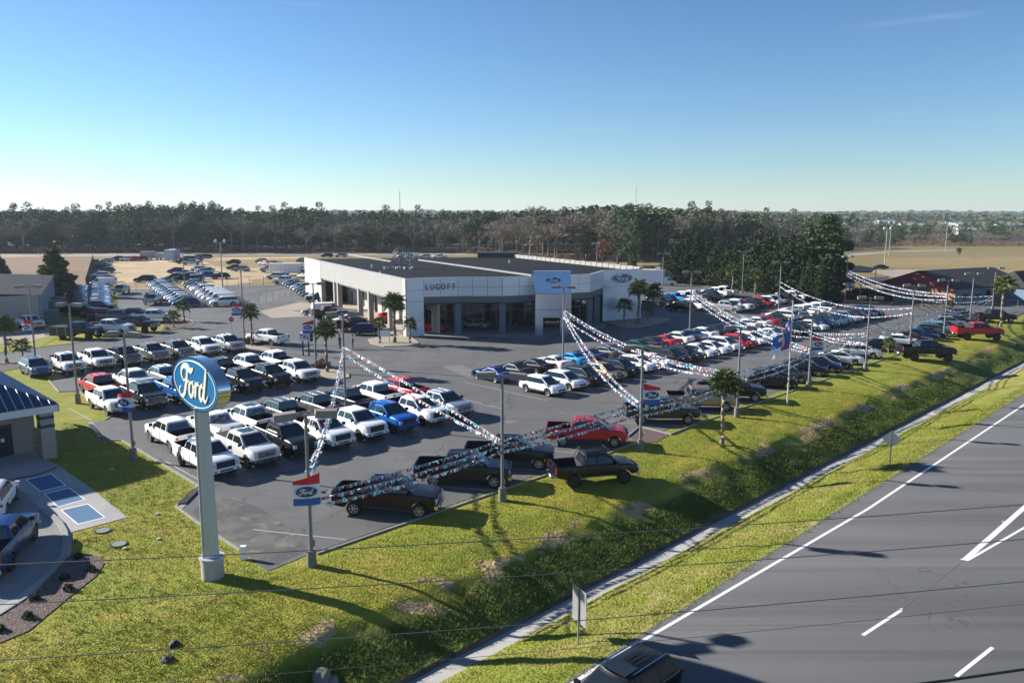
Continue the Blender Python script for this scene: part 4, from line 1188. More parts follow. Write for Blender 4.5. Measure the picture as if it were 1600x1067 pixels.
# front fascia
back = MB()
front = [A0, A1, A2, A3, A4, A5, A6]
for p, q in zip(front, front[1:]): wallbox(p, q, FB - .9, FT, .25, 0, b=back)
wallbox(A6, A7, 0, FT, .3, 0, b=back); wallbox(B1, A0, 4.5, FT, .2, 0, b=back)
back.obj('fascia_backing', mat('joint_grey', (.12, .13, .14)), showroom)
panel_run(A0, A1, 0, FT, 1, 5, m_panel, showroom)
panel_run(A1, A2, FB, FT, 2, 2, m_panel, showroom)
panel_run(A2, A3, FB, FT, 3, 2, m_panel, showroom)
panel_run(A3, A4, FB, FT, 2, 2, m_panel, showroom)
panel_run(A4 + Vector((4.4, 2.2, 0)), A5, FB, FT, 2, 2, m_panel, showroom)
panel_run(A5, A6, FB, FT, 2, 2, m_panel, showroom)
panel_run(A6, A7, 0, FT + .15, 3, 3, m_panel, showroom)
side = wallbox(A0 + bdir * 1.2, A0, 0, FT, .3, 0.1); side.obj('corner_pillar', m_siding, showroom)
for p, q in zip(front[1:], front[2:]): wallbox(p, q, FB - 1.05, FB - .02, .3, -.15).obj('slate_band', m_band, showroom)
cop = MB()
for p, q in zip([B1] + front + [A7], front + [A7, C1]): wallbox(p, q, FT - .02, FT + .06, .35, .1, b=cop)
cop.obj('coping', mat('coping_metal', (.55, .55, .56), rough=.4, metal=.3), showroom)
# lee side of the right wall: rough pale parapet seen over the roof
par = MB()
n = 26
for i in range(n):
    a = A7.lerp(C1, i / n); c = A7.lerp(C1, (i + .9) / n)
    wallbox(a, c, RZ - .05, FT + .35 + .05 * (i % 2), .5, 0, b=par)
par.obj('parapet', mat('old_parapet', (.32, .31, .29), rough=.9, var=.2, vscale=1.5), showroom)
wl = MB(); wallbox(A7, C1, 0, RZ - .05, .3, 0, b=wl); wallbox(C1, B1, 0, RZ, .3, 0, b=wl); wl.obj('rear_wall', m_cream, showroom)
# roof seams
for (x0, y0), (x1, y1) in (((546, 398.5), (612, 409.5)), ((655, 407), (832, 431.5))):
    p, q = G(x0, y0, RZ), G(x1, y1, RZ)
    b = MB(); b.box((p + q) / 2 + Vector((0, 0, .1)), ((q - p).length, .5, .22), rz=math.atan2((q - p).y, (q - p).x)); b.obj('roof_ridge', mat('roof_seam_grey', (.26, .26, .26), rough=.9), showroom)
for (x, y) in ((601, 421), (581, 418), (796, 411), (594, 430)):
    p = G(x, y, RZ); b = MB(); b.tube(p, p + Vector((0, 0, .5)), .12); b.obj('vent_pipe', m_white, showroom)
p = G(777, 402, RZ); b = MB(); b.box(p + Vector((0, 0, .5)), (8, 2.5, 1.0)); b.obj('roof_unit', mat('unit_dark', (.05, .06, .07)), showroom)
# satellite dish
dp = G(629, 420, RZ)
dish = thing('satellite_dish', 'grey mesh satellite dish on blocks on the showroom roof', 'satellite dish', dp)
b = MB(); nseg = 20
for k in range(1, 5):
    r_ = .42 * k; zz = .10 * k * k * .5
    pts = [Vector((r_ * math.cos(2 * math.pi * i / nseg), -.0 + zz * .6, 1.9 + r_ * math.sin(2 * math.pi * i / nseg))) for i in range(nseg + 1)]
    b.path(pts, .025, n=4)
for i in range(16):
    a = 2 * math.pi * i / 16; b.path([(0, 0, 1.9), (1.68 * math.cos(a), .48, 1.9 + 1.68 * math.sin(a))], .02, n=4)
nr_ = 8; mm = MB()
for k in range(6):
    for i in range(nseg):
        r0, r1 = 1.68 * k / 6, 1.68 * (k + 1) / 6; a0, a1 = 2 * math.pi * i / nseg, 2 * math.pi * (i + 1) / nseg
        f_ = lambda r, a: (r * math.cos(a), .17 * r * r, 1.9 + r * math.sin(a))
        if (i + k) % 2: mm.add([f_(r0, a0), f_(r1, a0), f_(r1, a1), f_(r0, a1)], [(0, 1, 2, 3)])
mm.obj('mesh_panel', mat('dish_mesh', (.22, .22, .22), rough=.7), dish)
b.obj('rim', m_pole, dish)
b = MB(); b.tube((0, .1, 0), (0, .1, 1.9), .06); b.path([(0, 0, 1.9), (0, -1.2, 1.9)], .03, n=5); b.obj('mast', m_pole, dish)
for k in range(12):
    a = rnd.uniform(0, 6.28); r_ = rnd.uniform(.8, 2.6)
    b = MB(); b.box((r_ * math.cos(a), r_ * .5 * math.sin(a), .15), (.4, .3, .3), rz=a); b.obj('ballast_block', m_seam, dish)

# long siding boards of the service wing
nb = 20
for k in range(nb):
    z0 = lerp(4.75, FT - .05, k / nb); z1 = lerp(4.75, FT - .05, (k + 1) / nb) - .035
    wallbox(A0 + bdir * 45.5, A0 + bdir * 1.2, z0, z1, .06, .10).obj('siding_board', m_siding, showroom)
for a, c, m_ in ((45.6, 49.6, m_cream), (49.7, 50.6, m_white), (50.7, 57.6, m_cream)):
    wallbox(A0 + bdir * c, A0 + bdir * a, 0, FT - .05, .15, .12).obj('end_wall', m_, showroom)
# covered walk columns and recessed wall
for x, y in ((513, 474), (532, 482), (549.5, 483.5), (569, 497), (590.5, 503), (613, 516)):
    p = A0 + bdir * ((G(x, y) - A0).dot(bdir)) + adir * .2
    b = MB(); b.box(p + Vector((0, 0, 2.4)), (.75, .75, 4.8), rz=HA); b.obj('column', mat('column_grey', (.26, .25, .235), rough=.7), showroom)
inn = 5.0
wl = wallbox(A0 + bdir * 46 + adir * inn, A0 + bdir * 1 + adir * inn, 0, 4.8, .2, 0); wl.obj('service_wall', m_siding, showroom)
sf = MB(); q = [A0 + bdir * 46, A0 + bdir * 1, A0 + bdir * 1 + adir * inn, A0 + bdir * 46 + adir * inn]; sf.prism([(p.x, p.y) for p in q], 4.72, 4.84); sf.obj('soffit', m_cream, showroom)
for t, wd, h_, m_ in ((5, 3.4, 3, m_glass), (10, 1.0, 2.3, m_dark), (14, 3.0, 2.6, m_glass), (20, 1.2, 2.3, m_glass), (25, 1.1, 2.2, m_dark), (30, 4.2, 3.8, m_dark), (37, 4.2, 3.8, m_dark), (42.5, 1.0, 2.2, m_dark)):
    p = A0 + bdir * (t + wd / 2) + adir * inn; q = A0 + bdir * (t - wd / 2) + adir * inn
    f = wallbox(p, q, 0.02, h_ + .1, .08, .06).obj('window', m_white, showroom)
    nx_ = max(1, int(wd / 1.1))
    for i in range(nx_):
        a = p.lerp(q, (i + .08) / nx_); c = p.lerp(q, (i + .92) / nx_)
        wallbox(a, c, .12, h_, .03, .08).obj('pane', m_, f)
# letters on the fascia
def text_mesh(body, size, ext, m, name, bold=.0):
    cu = bpy.data.curves.new('txt', 'FONT'); cu.body = body; cu.size = size; cu.extrude = ext; cu.offset = bold; cu.align_x = 'CENTER'; cu.align_y = 'CENTER'
    cu.resolution_u = 3
    o = bpy.data.objects.new('txt', cu)
    COL.objects.link(o)
    dg = bpy.context.evaluated_depsgraph_get(); dg.update()
    me = bpy.data.meshes.new_from_object(o.evaluated_get(dg))
    bpy.data.objects.remove(o); bpy.data.curves.remove(cu)
    me.materials.clear(); me.materials.append(m); me.name = name
    return me
def on_wall(me, name, p, facing, parent, tilt=0.0, m=None):
    """stand a flat mesh (x right, y up) at p, readable from the side 'facing' points to"""
    o = link(name, me, parent)
    f = Vector(facing).normalized()
    right = Vector((-f.y, f.x, 0)).normalized()
    up = f.cross(right)
    M = Matrix((right, up, f)).transposed().to_4x4()
    M.translation = Vector(p)
    o.matrix_basis = M
    return o
dA = (A2 - A1).normalized(); nA = Vector((dA.y, -dA.x, 0))
let0 = G(662, 449, 0); 
pL = A1 + dA * .1; pR = A2 - dA * .15
for i, ch in enumerate('LUGOFF'):
    me = text_mesh(ch, 1.15, .05, m_logodk, 'letter', .012)
    for v in me.vertices: v.co.x *= .72
    p = pL.lerp(pR, (i + .45) / 6) + nA * .12 + Vector((0, 0, 6.55))
    on_wall(me, 'letter', p, nA, showroom)

# script badge ------------------------------------------------------
def catmull(pts, n=8):
    out = []
    P_ = [pts[0]] + list(pts) + [pts[-1]]
    for i in range(1, len(P_) - 2):
        for k in range(n):
            t = k / n
            a, b, c, d = P_[i - 1], P_[i], P_[i + 1], P_[i + 2]
            out.append(tuple(.5 * ((2 * b[j]) + (-a[j] + c[j]) * t + (2 * a[j] - 5 * b[j] + 4 * c[j] - d[j]) * t * t + (-a[j] + 3 * b[j] - 3 * c[j] + d[j]) * t ** 3) for j in range(len(b))))
    out.append(tuple(pts[-1]))
    return out
STROKES = [
 # x, y, half width : capital with flag top, then o r d
 [(-.50, .03, .010), (-.60, .10, .025), (-.58, .22, .035), (-.44, .30, .045), (-.26, .27, .055), (-.10, .24, .045), (.02, .31, .012)],
 [(-.28, .27, .03), (-.33, .12, .04), (-.41, -.05, .045), (-.50, -.20, .04), (-.62, -.27, .03), (-.74, -.23, .02), (-.74, -.13, .022), (-.66, -.10, .012)],
 [(-.52, .02, .012), (-.42, .05, .02), (-.30, .03, .02), (-.22, .07, .010)],
 [(-.10, .04, .02), (-.20, .00, .035), (-.25, -.12, .04), (-.20, -.21, .035), (-.11, -.20, .035), (-.04, -.10, .035), (-.05, .01, .03), (-.11, .04, .02)],
 [(-.05, .00, .012), (.02, -.03, .014), (.08, .03, .02), (.11, .05, .03), (.08, -.08, .04), (.03, -.22, .03)],
 [(.07, -.08, .015), (.14, .02, .025), (.21, .05, .032), (.24, .01, .03)],
 [(.46, .00, .02), (.38, .04, .03), (.30, -.04, .038), (.27, -.15, .04), (.32, -.22, .035), (.40, -.18, .03), (.47, -.06, .025)],
 [(.66, .36, .02), (.60, .20, .04), (.53, .02, .042), (.47, -.14, .04), (.50, -.22, .032), (.58, -.20, .02), (.68, -.10, .008)],
]
def script_mesh(sc, z, th, m, name='script_lettering'):
    b = MB()
    for k, st_ in enumerate(STROKES):
        pts = catmull(st_)
        L_, R_ = [], []
        for i, (x, y, w_) in enumerate(pts):
            x2, y2, _ = pts[min(i + 1, len(pts) - 1)]; x1, y1, _ = pts[max(i - 1, 0)]
            d = Vector((x2 - x1, y2 - y1)); d = d.normalized() if d.length > 1e-6 else Vector((1, 0))
            L_.append((x - d.y * w_, y + d.x * w_)); R_.append((x + d.y * w_, y - d.x * w_))
        n = len(pts); zz = z + .002 * k
        vs = [(x * sc, y * sc, zz + th) for x, y in L_] + [(x * sc, y * sc, zz + th) for x, y in R_] + [(x * sc, y * sc, zz) for x, y in L_] + [(x * sc, y * sc, zz) for x, y in R_]
        fs = []
        for i in range(n - 1):
            fs += [(n + i, n + i + 1, i + 1, i), (i, i + 1, 2 * n + i + 1, 2 * n + i), (3 * n + i, 3 * n + i + 1, n + i + 1, n + i)]
        b.add(vs, fs)
    return b.mesh(name, m)
def ellipse_mesh(a, b_, z0, z1, m, name, inner=None, n=48):
    b = MB()
    o = [(a * math.cos(2 * math.pi * i / n), b_ * math.sin(2 * math.pi * i / n)) for i in range(n)]
    if inner is None:
        b.add([(x, y, z1) for x, y in o] + [(x, y, z0) for x, y in o], [tuple(range(n))] + [(i, n + i, n + (i + 1) % n, (i + 1) % n) for i in range(n)])
    else:
        ia, ib = inner
        q = [(ia * math.cos(2 * math.pi * i / n), ib * math.sin(2 * math.pi * i / n)) for i in range(n)]
        b.add([(x, y, z1) for x, y in o] + [(x, y, z1) for x, y in q] + [(x, y, z0) for x, y in o], [(i, (i + 1) % n, n + (i + 1) % n, n + i) for i in range(n)] + [(i, 2 * n + i, 2 * n + (i + 1) % n, (i + 1) % n) for i in range(n)])
    return b.mesh(name, m)
def oval_badge(parent, p, facing, a, field=None, line=None):
    """flat blue oval with pale rim line and script, half length a"""
    h = a * .385
    f = Vector(facing).normalized()
    e = on_wall(ellipse_mesh(a, h, -.02, .05, line or m_chrome, 'badge'), 'badge', p, f, parent)
    for nm, me in (('badge_field', ellipse_mesh(a * .965, h * .93, .05, .06, field or m_logodk, 'badge_field')), ('badge_line', ellipse_mesh(a * .90, h * .85, .06, .065, line or m_chrome, 'badge_line', (a * .875, h * .80))),
                   ('script_lettering', script_mesh(a * .92, .066, .012, line or m_white))):
        link(nm, me, e)
    return e
n67 = (A7 - A6).normalized(); n67 = Vector((n67.y, -n67.x, 0))
oval_badge(showroom, A6.lerp(A7, .48) + n67 * .12 + Vector((0, 0, 6.55)), n67, 2.0, line=m_wcloth)

# portico: soffit, columns, glass front
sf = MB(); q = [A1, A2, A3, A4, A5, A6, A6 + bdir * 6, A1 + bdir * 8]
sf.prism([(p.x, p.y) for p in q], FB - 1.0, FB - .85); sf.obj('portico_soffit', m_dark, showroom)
for p in (A2, A3, A4 + Vector((.2, .2, 0)), A5 + Vector((.0, .3, 0)), A5.lerp(A6, .55)):
    b = MB(); b.box(p + Vector((0, .35, (FB - 1) / 2)), (.85, .5, FB - 1)); b.obj('column', m_band, showroom)
gl0, gl1, gl2 = A1 + Vector((-.5, 6.5, 0)), A4 + Vector((2.5, 7.0, 0)), A6 + Vector((-.5, 1.2, 0))
for p, q, nx_ in ((gl0, gl1, 9), (gl1, gl2, 5), (A1 + Vector((-.6, 1.2, 0)), gl0, 3)):
    fr = wallbox(p, q, 0, FB - .9, .12, -.1).obj('window', mat('mullion_grey', (.22, .23, .24), rough=.5), showroom)
    for i in range(nx_):
        a = p.lerp(q, (i + .05) / nx_); c = p.lerp(q, (i + .95) / nx_)
        for z0, z1 in ((.08, 2.5), (2.6, FB - 1.05)):
            wallbox(a, c, z0, z1, .04, 0).obj('pane', m_glass, fr)
# portal
portal = thing('entrance_portal', 'tall brushed metal entrance portal with blue oval badge', 'portal', G(866, 523))
pc = G(866, 523); X0, X1 = G(836, 522).x - pc.x, G(891, 522).x - pc.x
def pb(x0, x1, z0, z1, y0=-.7, y1=.7, m=m_alu, nm='portal_panel'):
    b = MB(); b.box(((x0 + x1) / 2, (y0 + y1) / 2, (z0 + z1) / 2), (x1 - x0, y1 - y0, z1 - z0)); return b.obj(nm, m, portal)
ox0, ox1 = G(848, 522).x - pc.x, G(874, 522).x - pc.x
pb(X0, ox0 - .02, 0, 3.5); pb(ox1 + .02, X1, 0, 3.5)
pb(ox0, ox1, 2.45, 3.5, -.69, .68)
pb(X0, X1, 3.55, 5.7)
b = MB(); zz0, zz1 = 5.75, 8.75
b.add([(X0, -.7, zz0), (X1, -.7, zz0), (X1 - .05, -.05, zz1), (X0 - .25, -.05, zz1), (X0, .7, zz0), (X1, .7, zz0), (X1 - .05, .7, zz1), (X0 - .25, .7, zz1)],
      [(0, 1, 2, 3), (1, 5, 6, 2), (5, 4, 7, 6), (4, 0, 3, 7), (3, 2, 6, 7), (0, 4, 5, 1)]); b.obj('portal_panel', m_alu, portal)
oval_badge(portal, Vector(((X0 + X1) / 2, -.42, 7.55)), Vector((0, -1, .22)), 1.05, line=m_wcloth)
pb(ox0 + .1, ox1 - .1, 1.7, 1.8, -.1, .0, m_chrome, 'door_bar')
isl = PX((520, 0), (0, 0)) if 0 else None
# small planting islands
def island(name, pts, m, z=.10):
    b = MB(); b.prism([(p.x, p.y) for p in pts], -.02, z); return b.obj(name, m, kind='structure')
m_pinestraw = mat('pale_straw', (.32, .27, .20), rough=.9, var=.25, vscale=3)
island('palm_island', PX((575, 531), (600, 525), (640, 526), (650, 532), (655, 537), (640, 541), (600, 542), (580, 538)), m_pinestraw)
island('palm_island', PX((942, 503), (1000, 496), (1042, 497), (1048, 500), (1030, 506), (995, 513), (975, 512)), m_pinestraw)
island('tree_island', PX((486, 572), (505, 574), (545, 584), (546, 590), (530, 594), (490, 588), (480, 580)), m_pinestraw)
island('tree_island', PX((372, 538), (395, 540), (422, 545), (423, 549), (405, 551), (375, 546)), m_pinestraw)

# ================================================================== OTHER BUILDINGS
shed = thing('metal_shed', 'grey metal shed with low blue-grey roof behind the trailers', 'shed', (0, 0, 0))
c0 = G(66, 509); hb = 4.6
cdir = bdir; wdir = -adir
L1 = 42; Wd = 26
q0, q1 = c0, c0 + bdir * L1; q2, q3 = q1 + wdir * Wd, q0 + wdir * Wd
b = MB()
for i in range(42):
    a = q0 + bdir * (L1 * i / 42); c = q0 + bdir * (L1 * (i + .93) / 42)
wallbox(q0, q1, 0, hb, .2, 0, b=b); b.obj('side_wall', m_greywall, shed)
for i in range(30):
    a = q0 + bdir * (L1 * (i + .5) / 30)
    b = MB(); b.box(a + adir * .06 + Vector((0, 0, hb / 2)), (.08, .14, hb - .1), rz=HA); b.obj('wall_rib', m_greywall, shed)
wallbox(q3, q0, 0, hb, .2, 0).obj('front_wall', mat('shed_front', (.36, .33, .30), rough=.8, var=.08, vscale=.3), shed)
b = MB(); r0, r1 = (q0 + q3) / 2 + Vector((0, 0, hb + .9)), (q1 + q2) / 2 + Vector((0, 0, hb + .9))
up = Vector((0, 0, hb)); e = .25
b.add([q0 + up + adir * e, q1 + up + adir * e, r1, r0], [(0, 1, 2, 3)]); b.add([q3 + up, q2 + up, r1, r0], [(0, 3, 2, 1)])
b.add([q0 + up, r0, q3 + up], [(0, 1, 2)])
b.obj('roof', m_greyroof, shed)
for x, y in ((80, 503), (88, 487), (93, 480)):
    p = G(x, y); b = MB(); b.box(p + Vector((0, 0, .9)), (2.2, 2.0, 1.8), rz=HA)
    b.box(p + Vector((0, 0, 1.84)), (2.0, 1.8, .08), rz=HA)
    tag(b.obj('utility_cabinet', mat('cabinet_green', (.11, .16, .15), rough=.6)), {80: 'green metal cabinet nearest the front of the shed', 88: 'green metal cabinet halfway along the shed wall', 93: 'green metal cabinet farthest along the shed wall'}[x], 'cabinet', 'cabinets by the shed')

# near left building with blue roof
bank = thing('blue_roof_building', 'tan block building with blue standing seam roof and corner pillar', 'building', (0, 0, 0))
EZ = 3.75
k0 = G(92, 631, EZ)
u1 = Vector((-C45, -C45, 0)); v1 = Vector((-C45, C45, 0))
D = 16; Lw = 26
e0 = k0; e1 = k0 + u1 * Lw; e3 = k0 + v1 * D; e2 = e1 + v1 * D
hp = D / 2; rh = Vector((0, 0, 3.9))
R0 = e0 + u1 * hp + v1 * hp + rh; R1 = e1 - u1 * 0 + v1 * hp + rh
b = MB(); b.add([e0, e1, R1, R0], [(0, 1, 2, 3)]); b.add([e3, e0, R0], [(0, 1, 2)]); b.add([e3, R0, R1, e2], [(0, 1, 2, 3)]); b.add([e0, e1, e2, e3], [(0, 1, 2, 3)])
me = b.mesh('roof', m_bluroof); bm = bmesh.new(); bm.from_mesh(me); bmesh.ops.recalc_face_normals(bm, faces=bm.faces); bm.to_mesh(me); bm.free()
link('roof', me, bank)
m_seamlit = mat('lit_roof_rib', (.34, .42, .52), rough=.35, metal=.3)  # sunlight on the ribs, put into a colour paler than the roof
for k in range(1, 52):
    d = k * .5
    a = e0 + u1 * d; run = min(d, hp)
    top = a + v1 * run + rh * (run / hp)
    b = MB(); b.path([a + Vector((0, 0, .03)), top + Vector((0, 0, .03))], .03, n=4); b.obj('roof_seam', m_seamlit, bank)
for k in range(1, 32):
    d = k * .5; a = e0 + v1 * d; run = min(d, D - d); top = a + u1 * run + rh * (run / hp)
    b = MB(); b.path([a + Vector((0, 0, .03)), top + Vector((0, 0, .03))], .03, n=4); b.obj('roof_seam', m_seamlit, bank)
b = MB(); fz = EZ - .32
f0, f1, f3 = (Vector((p.x, p.y, 0)) for p in (e0, e1, e3))
wallbox(f1, f0, EZ - .50, EZ - .02, .1, .0, b=b); wallbox(f0, f3, EZ - .50, EZ - .02, .1, .0, b=b); b.obj('fascia', mat('bank_fascia', (.60, .62, .64), rough=.5), bank)
cp = G(78, 727); 
cpx = e0 + u1 * .75 + v1 * .62; cpx.z = 0
def pil(name, z0, z1, w_, m): 
    bb = MB(); bb.box(cpx + Vector((0, 0, (z0 + z1) / 2)), (w_, w_, z1 - z0), rz=math.atan2(u1.y, u1.x)); return bb
pillar = pil('p', 0, EZ - .5, .78, m_block).obj('corner_pillar', m_block, bank)
for i in range(17):
    z0 = .0 + i * .2
    if i in (11, 14): continue
    pil('c', z0 + .012, z0 + .188, .84, m_block).obj('block', m_block, pillar)
for i in (11, 14): pil('c', i * .2, i * .2 + .2, .87, m_band).obj('block', mat('dark_block', (.05, .05, .06), rough=.8), pillar)
w0 = e0 + u1 * .9 + v1 * 2.9; w0.z = 0
w1 = w0 + u1 * 20; w3 = w0 + v1 * 11
fw = wallbox(w1, w0, 0, EZ, .3, 0).obj('wall', m_block, bank)
wallbox(w0, w3, 0, EZ, .3, 0).obj('wall', m_block, bank)
du = (w0 - w1).normalized()
for r_ in range(17):
    z0 = r_ * .2
    if z0 > EZ - .35: break
    m_ = m_block if r_ != 13 else MATS['dark_block']
    L_ = 8.0; nbk = 18; off = .2 if r_ % 2 else 0
    for i in range(nbk):
        a = w0 - du * (i * .45 + off); c = w0 - du * ((i + 1) * .45 + off - .02)
        if 1.0 < (i * .45 + off) < 2.5 and z0 < 2.3: continue
        wallbox(c, a, z0 + .01, z0 + .19, .05, .045).obj('block', m_, fw)
door = wallbox(w0 - du * 2.6, w0 - du * 1.4, 0, 2.25, .10, .06).obj('door', mat('door_navy', (.012, .018, .04), rough=.3), bank)
b = wallbox(w0 - du * 2.3, w0 - du * 1.7, .9, 2.05, .03, .09); b.obj('door_glass', m_glass, door)
b = wallbox(w0 - du * 2.1, w0 - du * 1.9, 1.1, 1.35, .02, .11); b.obj('door_notice', m_white, door)
b = wallbox(w0 - du * 2.55, w0 - du * 2.48, .95, 1.15, .06, .14); b.obj('handle', m_chrome, door)

# red gabled building on the right, its silos, fence and carport
red = thing('red_gable_building', 'red gabled brick building with dark roof beyond pennants', 'building', (0, 0, 0))
g0 = G(1492, 476); LW = 22; GW = 15
g1 = g0 + bdir * GW; g2 = g0 + adir * LW; g3 = g1 + adir * LW
m_brick = mat('orange_brick', (.33, .15, .085), rough=.85, var=.15, vscale=2)
m_redmetal = mat('red_gable_metal', (.28, .035, .05), rough=.5)
m_shingle = mat('dark_shingle', (.030, .030, .033), rough=.9, var=.2, vscale=1)
m_bluewall = mat('blue_side_wall', (.10, .16, .24), rough=.6)
eh, ah = 3.0, 5.6
wallbox(g1, g0, 0, eh, .25, 0).obj('front_wall', m_brick, red)
wallbox(g0, g2, 0, eh, .25, 0).obj('side_wall', m_bluewall, red)
wallbox(g2, g3, 0, eh, .25, 0).obj('rear_wall', m_bluewall, red)
wallbox(g3, g1, 0, eh, .25, 0).obj('side_wall', m_bluewall, red)
mid_ = (g0 + g1) / 2
b = MB(); ofs = -adir * .35
b.add([g0 + ofs + Vector((0, 0, eh)) - bdir * .4, g1 + ofs + Vector((0, 0, eh)) + bdir * .4, mid_ + ofs + Vector((0, 0, ah))], [(0, 1, 2)]); b.obj('gable', m_redmetal, red)
b = MB(); e_ = bdir * .5
ridge0 = mid_ - adir * .6 + Vector((0, 0, ah)); ridge1 = (g2 + g3) / 2 + adir * .5 + Vector((0, 0, ah + .0))
for s_, a, c in ((0, g0 - e_ - adir * .6, g2 - e_ + adir * .5), (1, g1 + e_ - adir * .6, g3 + e_ + adir * .5)):
    a = a + Vector((0, 0, eh - .15)); c = c + Vector((0, 0, eh - .15))
    b.add([a, c, ridge1, ridge0], [(0, 1, 2, 3)]); b.add([p + Vector((0, 0, .14)) for p in (a, c, ridge1, ridge0)], [(0, 1, 2, 3)])
b.obj('roof', m_shingle, red)
h0 = g0 + adir * 13 + bdir * 2; wg = MB()
wg.prism([((h0).x, h0.y), ((h0 + adir * 12).x, (h0 + adir * 12).y), ((h0 + adir * 12 - bdir * 7).x, (h0 + adir * 12 - bdir * 7).y), ((h0 - bdir * 7).x, (h0 - bdir * 7).y)], 0, 2.9); wg.obj('annexe', m_bluewall, red)
cc = h0 + adir * 6 - bdir * 2.5; b = MB(); q = [h0 - adir * .5 + bdir, h0 + adir * 12.6 + bdir, h0 + adir * 12.6 - bdir * 7.6, h0 - adir * .5 - bdir * 7.6]
q = [p + Vector((0, 0, 2.85)) for p in q]; tp = cc + Vector((0, 0, 5.6))
b.add(q + [tp - adir * 2.5, tp + adir * 2.5], [(0, 1, 5, 4), (1, 2, 5), (2, 3, 4, 5), (3, 0, 4), (3, 2, 1, 0)]); b.obj('annexe_roof', m_shingle, red)
for t in (2, 5.5, 9): wallbox(g0 + adir * t, g0 + adir * (t + 1.5), .9, 2.2, .06, .05).obj('window', m_glass, red)
wallbox(h0 - bdir * 7 + adir * 5, h0 - bdir * 7 + adir * 6.6, .9, 2.3, .06, .05).obj('window', m_white, red)
# long dark canopy left of it
can = thing('dark_canopy', 'long dark flat canopy left of the red gable', 'canopy')
b = MB(); q = [G(1335, 436, 3), G(1388, 432, 3), G(1392, 441, 3), G(1345, 445, 3)]
b.prism([(p.x, p.y) for p in q], 2.8, 3.05); b.obj('roof', m_shingle, can)
for p in q: b = MB(); b.tube((p.x * .995, p.y * .995, 0), (p.x * .995, p.y * .995, 2.8), .12); b.obj('post', m_pole, can)
cpt = thing('carport', 'low blue-grey carport roof by the dark trees', 'carport')
b = MB(); q = [G(1322, 424, 3.2), G(1340, 415, 3.2), G(1369, 419, 3.2), G(1360, 425, 3.2)]
b.prism([(p.x, p.y) for p in q], 3.0, 3.25); b.obj('roof', m_greyroof, cpt)
for p in q: b = MB(); b.tube((p.x * .995, p.y * .995, 0), (p.x * .995, p.y * .995, 3.0), .12); b.obj('post', m_pole, cpt)
for x, lb in ((1406.5, 'left of the two tall white silos'), (1413.5, 'right of the two tall white silos')):
    p = G(x, 461); b = MB(); b.tube(p, p + Vector((0, 0, 2.0)), .45, n=12); b.tube(p + Vector((0, 0, 2.0)), p + Vector((0, 0, 2.35)), .45, .15, n=12)
    tag(b.obj('silo', m_white, smooth=40), lb, 'tank', 'white silos by the red building')
p = G(1428, 462); b = MB(); b.box(p + Vector((0, 0, 1.0)), (2.6, 2, 2)); b.box(p + Vector((0, 0, 2.05)), (2.0, 1.5, .1)); tag(b.obj('equipment_box', m_seam), 'pale equipment box beside the white silos', 'equipment box')
fn = thing('green_mesh_fence', 'green mesh fence in front of the red building', 'fence')
fa, fb = G(1395, 474), G(1447, 472)
b = wallbox(fa, fb, 0, 1.8, .04, 0); b.obj('mesh_panel', mat('green_mesh', (.05, .13, .10), rough=.7), fn)
for i in range(8): p = fa.lerp(fb, i / 7); b = MB(); b.tube(p, p + Vector((0, 0, 1.95)), .05); b.obj('post', m_pole, fn)
# chain-link fences
def chain(pts, h, label, gap=3.0):
    f = thing('chain_link_fence', label, 'fence')
    rail = MB()
    for p, q in zip(pts, pts[1:]):
        n = max(1, round((q - p).length / gap))
        for i in range(n + 1):
            a = p.lerp(q, i / n); b = MB(); b.tube(a, a + Vector((0, 0, h)), .045, n=6); b.obj('post', m_pole, f)
        rail.path([p + Vector((0, 0, h - .05)), q + Vector((0, 0, h - .05))], .03, n=4)
        L_ = (q - p).length; u = (q - p).normalized(); k = int(L_ / .9)
        for i in range(k):
            a = p + u * (i * .9)
            rail.path([a, a + u * .9 + Vector((0, 0, h))], .008, n=3); rail.path([a + Vector((0, 0, h)), a + u * .9], .008, n=3)
    rail.obj('wire_mesh', m_pole, f)
chain(PX((213, 455), (236, 455)), 2.2, 'chain-link gate posts behind the back yard lane')
chain(PX((355, 450), (390, 447), (412, 446), (440, 445)), 2.2, 'chain-link fence right of the back yard ranks')
chain(PX((405, 475), (455, 462)), 1.8, 'short pipe fence on the empty asphalt')
chain(PX((1100, 440), (1150, 444), (1215, 456)), 1.8, 'chain-link fence at the foot of the dark cypresses')
chain(PX((1440, 482), (1500, 478), (1590, 479)), 1.2, 'low chain-link fence before the gravel yard', 4)
wfn = thing('dark_board_fence', 'dark weathered fence running into the brown field', 'fence')
fa, fb = G(135, 447), G(146, 405)
wallbox(fa, fb, 0, 1.9, .1, 0).obj('boards', mat('old_fence', (.10, .075, .06), rough=.9), wfn)
# trailers and trucks with boxes
def trailer(p, L_, W_, H_, heading, label, m_=None, z0=.6):
    t = thing('box_trailer', label, 'trailer', p, heading)
    b = MB(); b.box((0, 0, z0 + H_ / 2), (L_, W_, H_)); b.obj('cargo_box', m_ or m_white, t)
    for i in range(int(L_ / 1.2)):
        for s in (1, -1):
            b = MB(); b.box((-L_ / 2 + .6 + i * 1.2, s * (W_ / 2 + .02), z0 + H_ / 2), (.05, .04, H_ - .1)); b.obj('side_rib', m_seam, t)
    for s in (1, -1):
        b = MB(); b.tube((-.2, s * (W_ / 2 - .15) - .12, .35), (-.2, s * (W_ / 2 - .15) + .12, .35), .35, n=14); b.obj('wheel', m_tyre, t)
    b = MB(); b.box((L_ / 2 + .7, 0, .5), (1.4, .12, .12)); b.obj('drawbar', m_black, t)
    return t
trailer(G(447, 430), 8.6, 2.5, 2.6, R(180), 'long white box trailer on the yard grass')
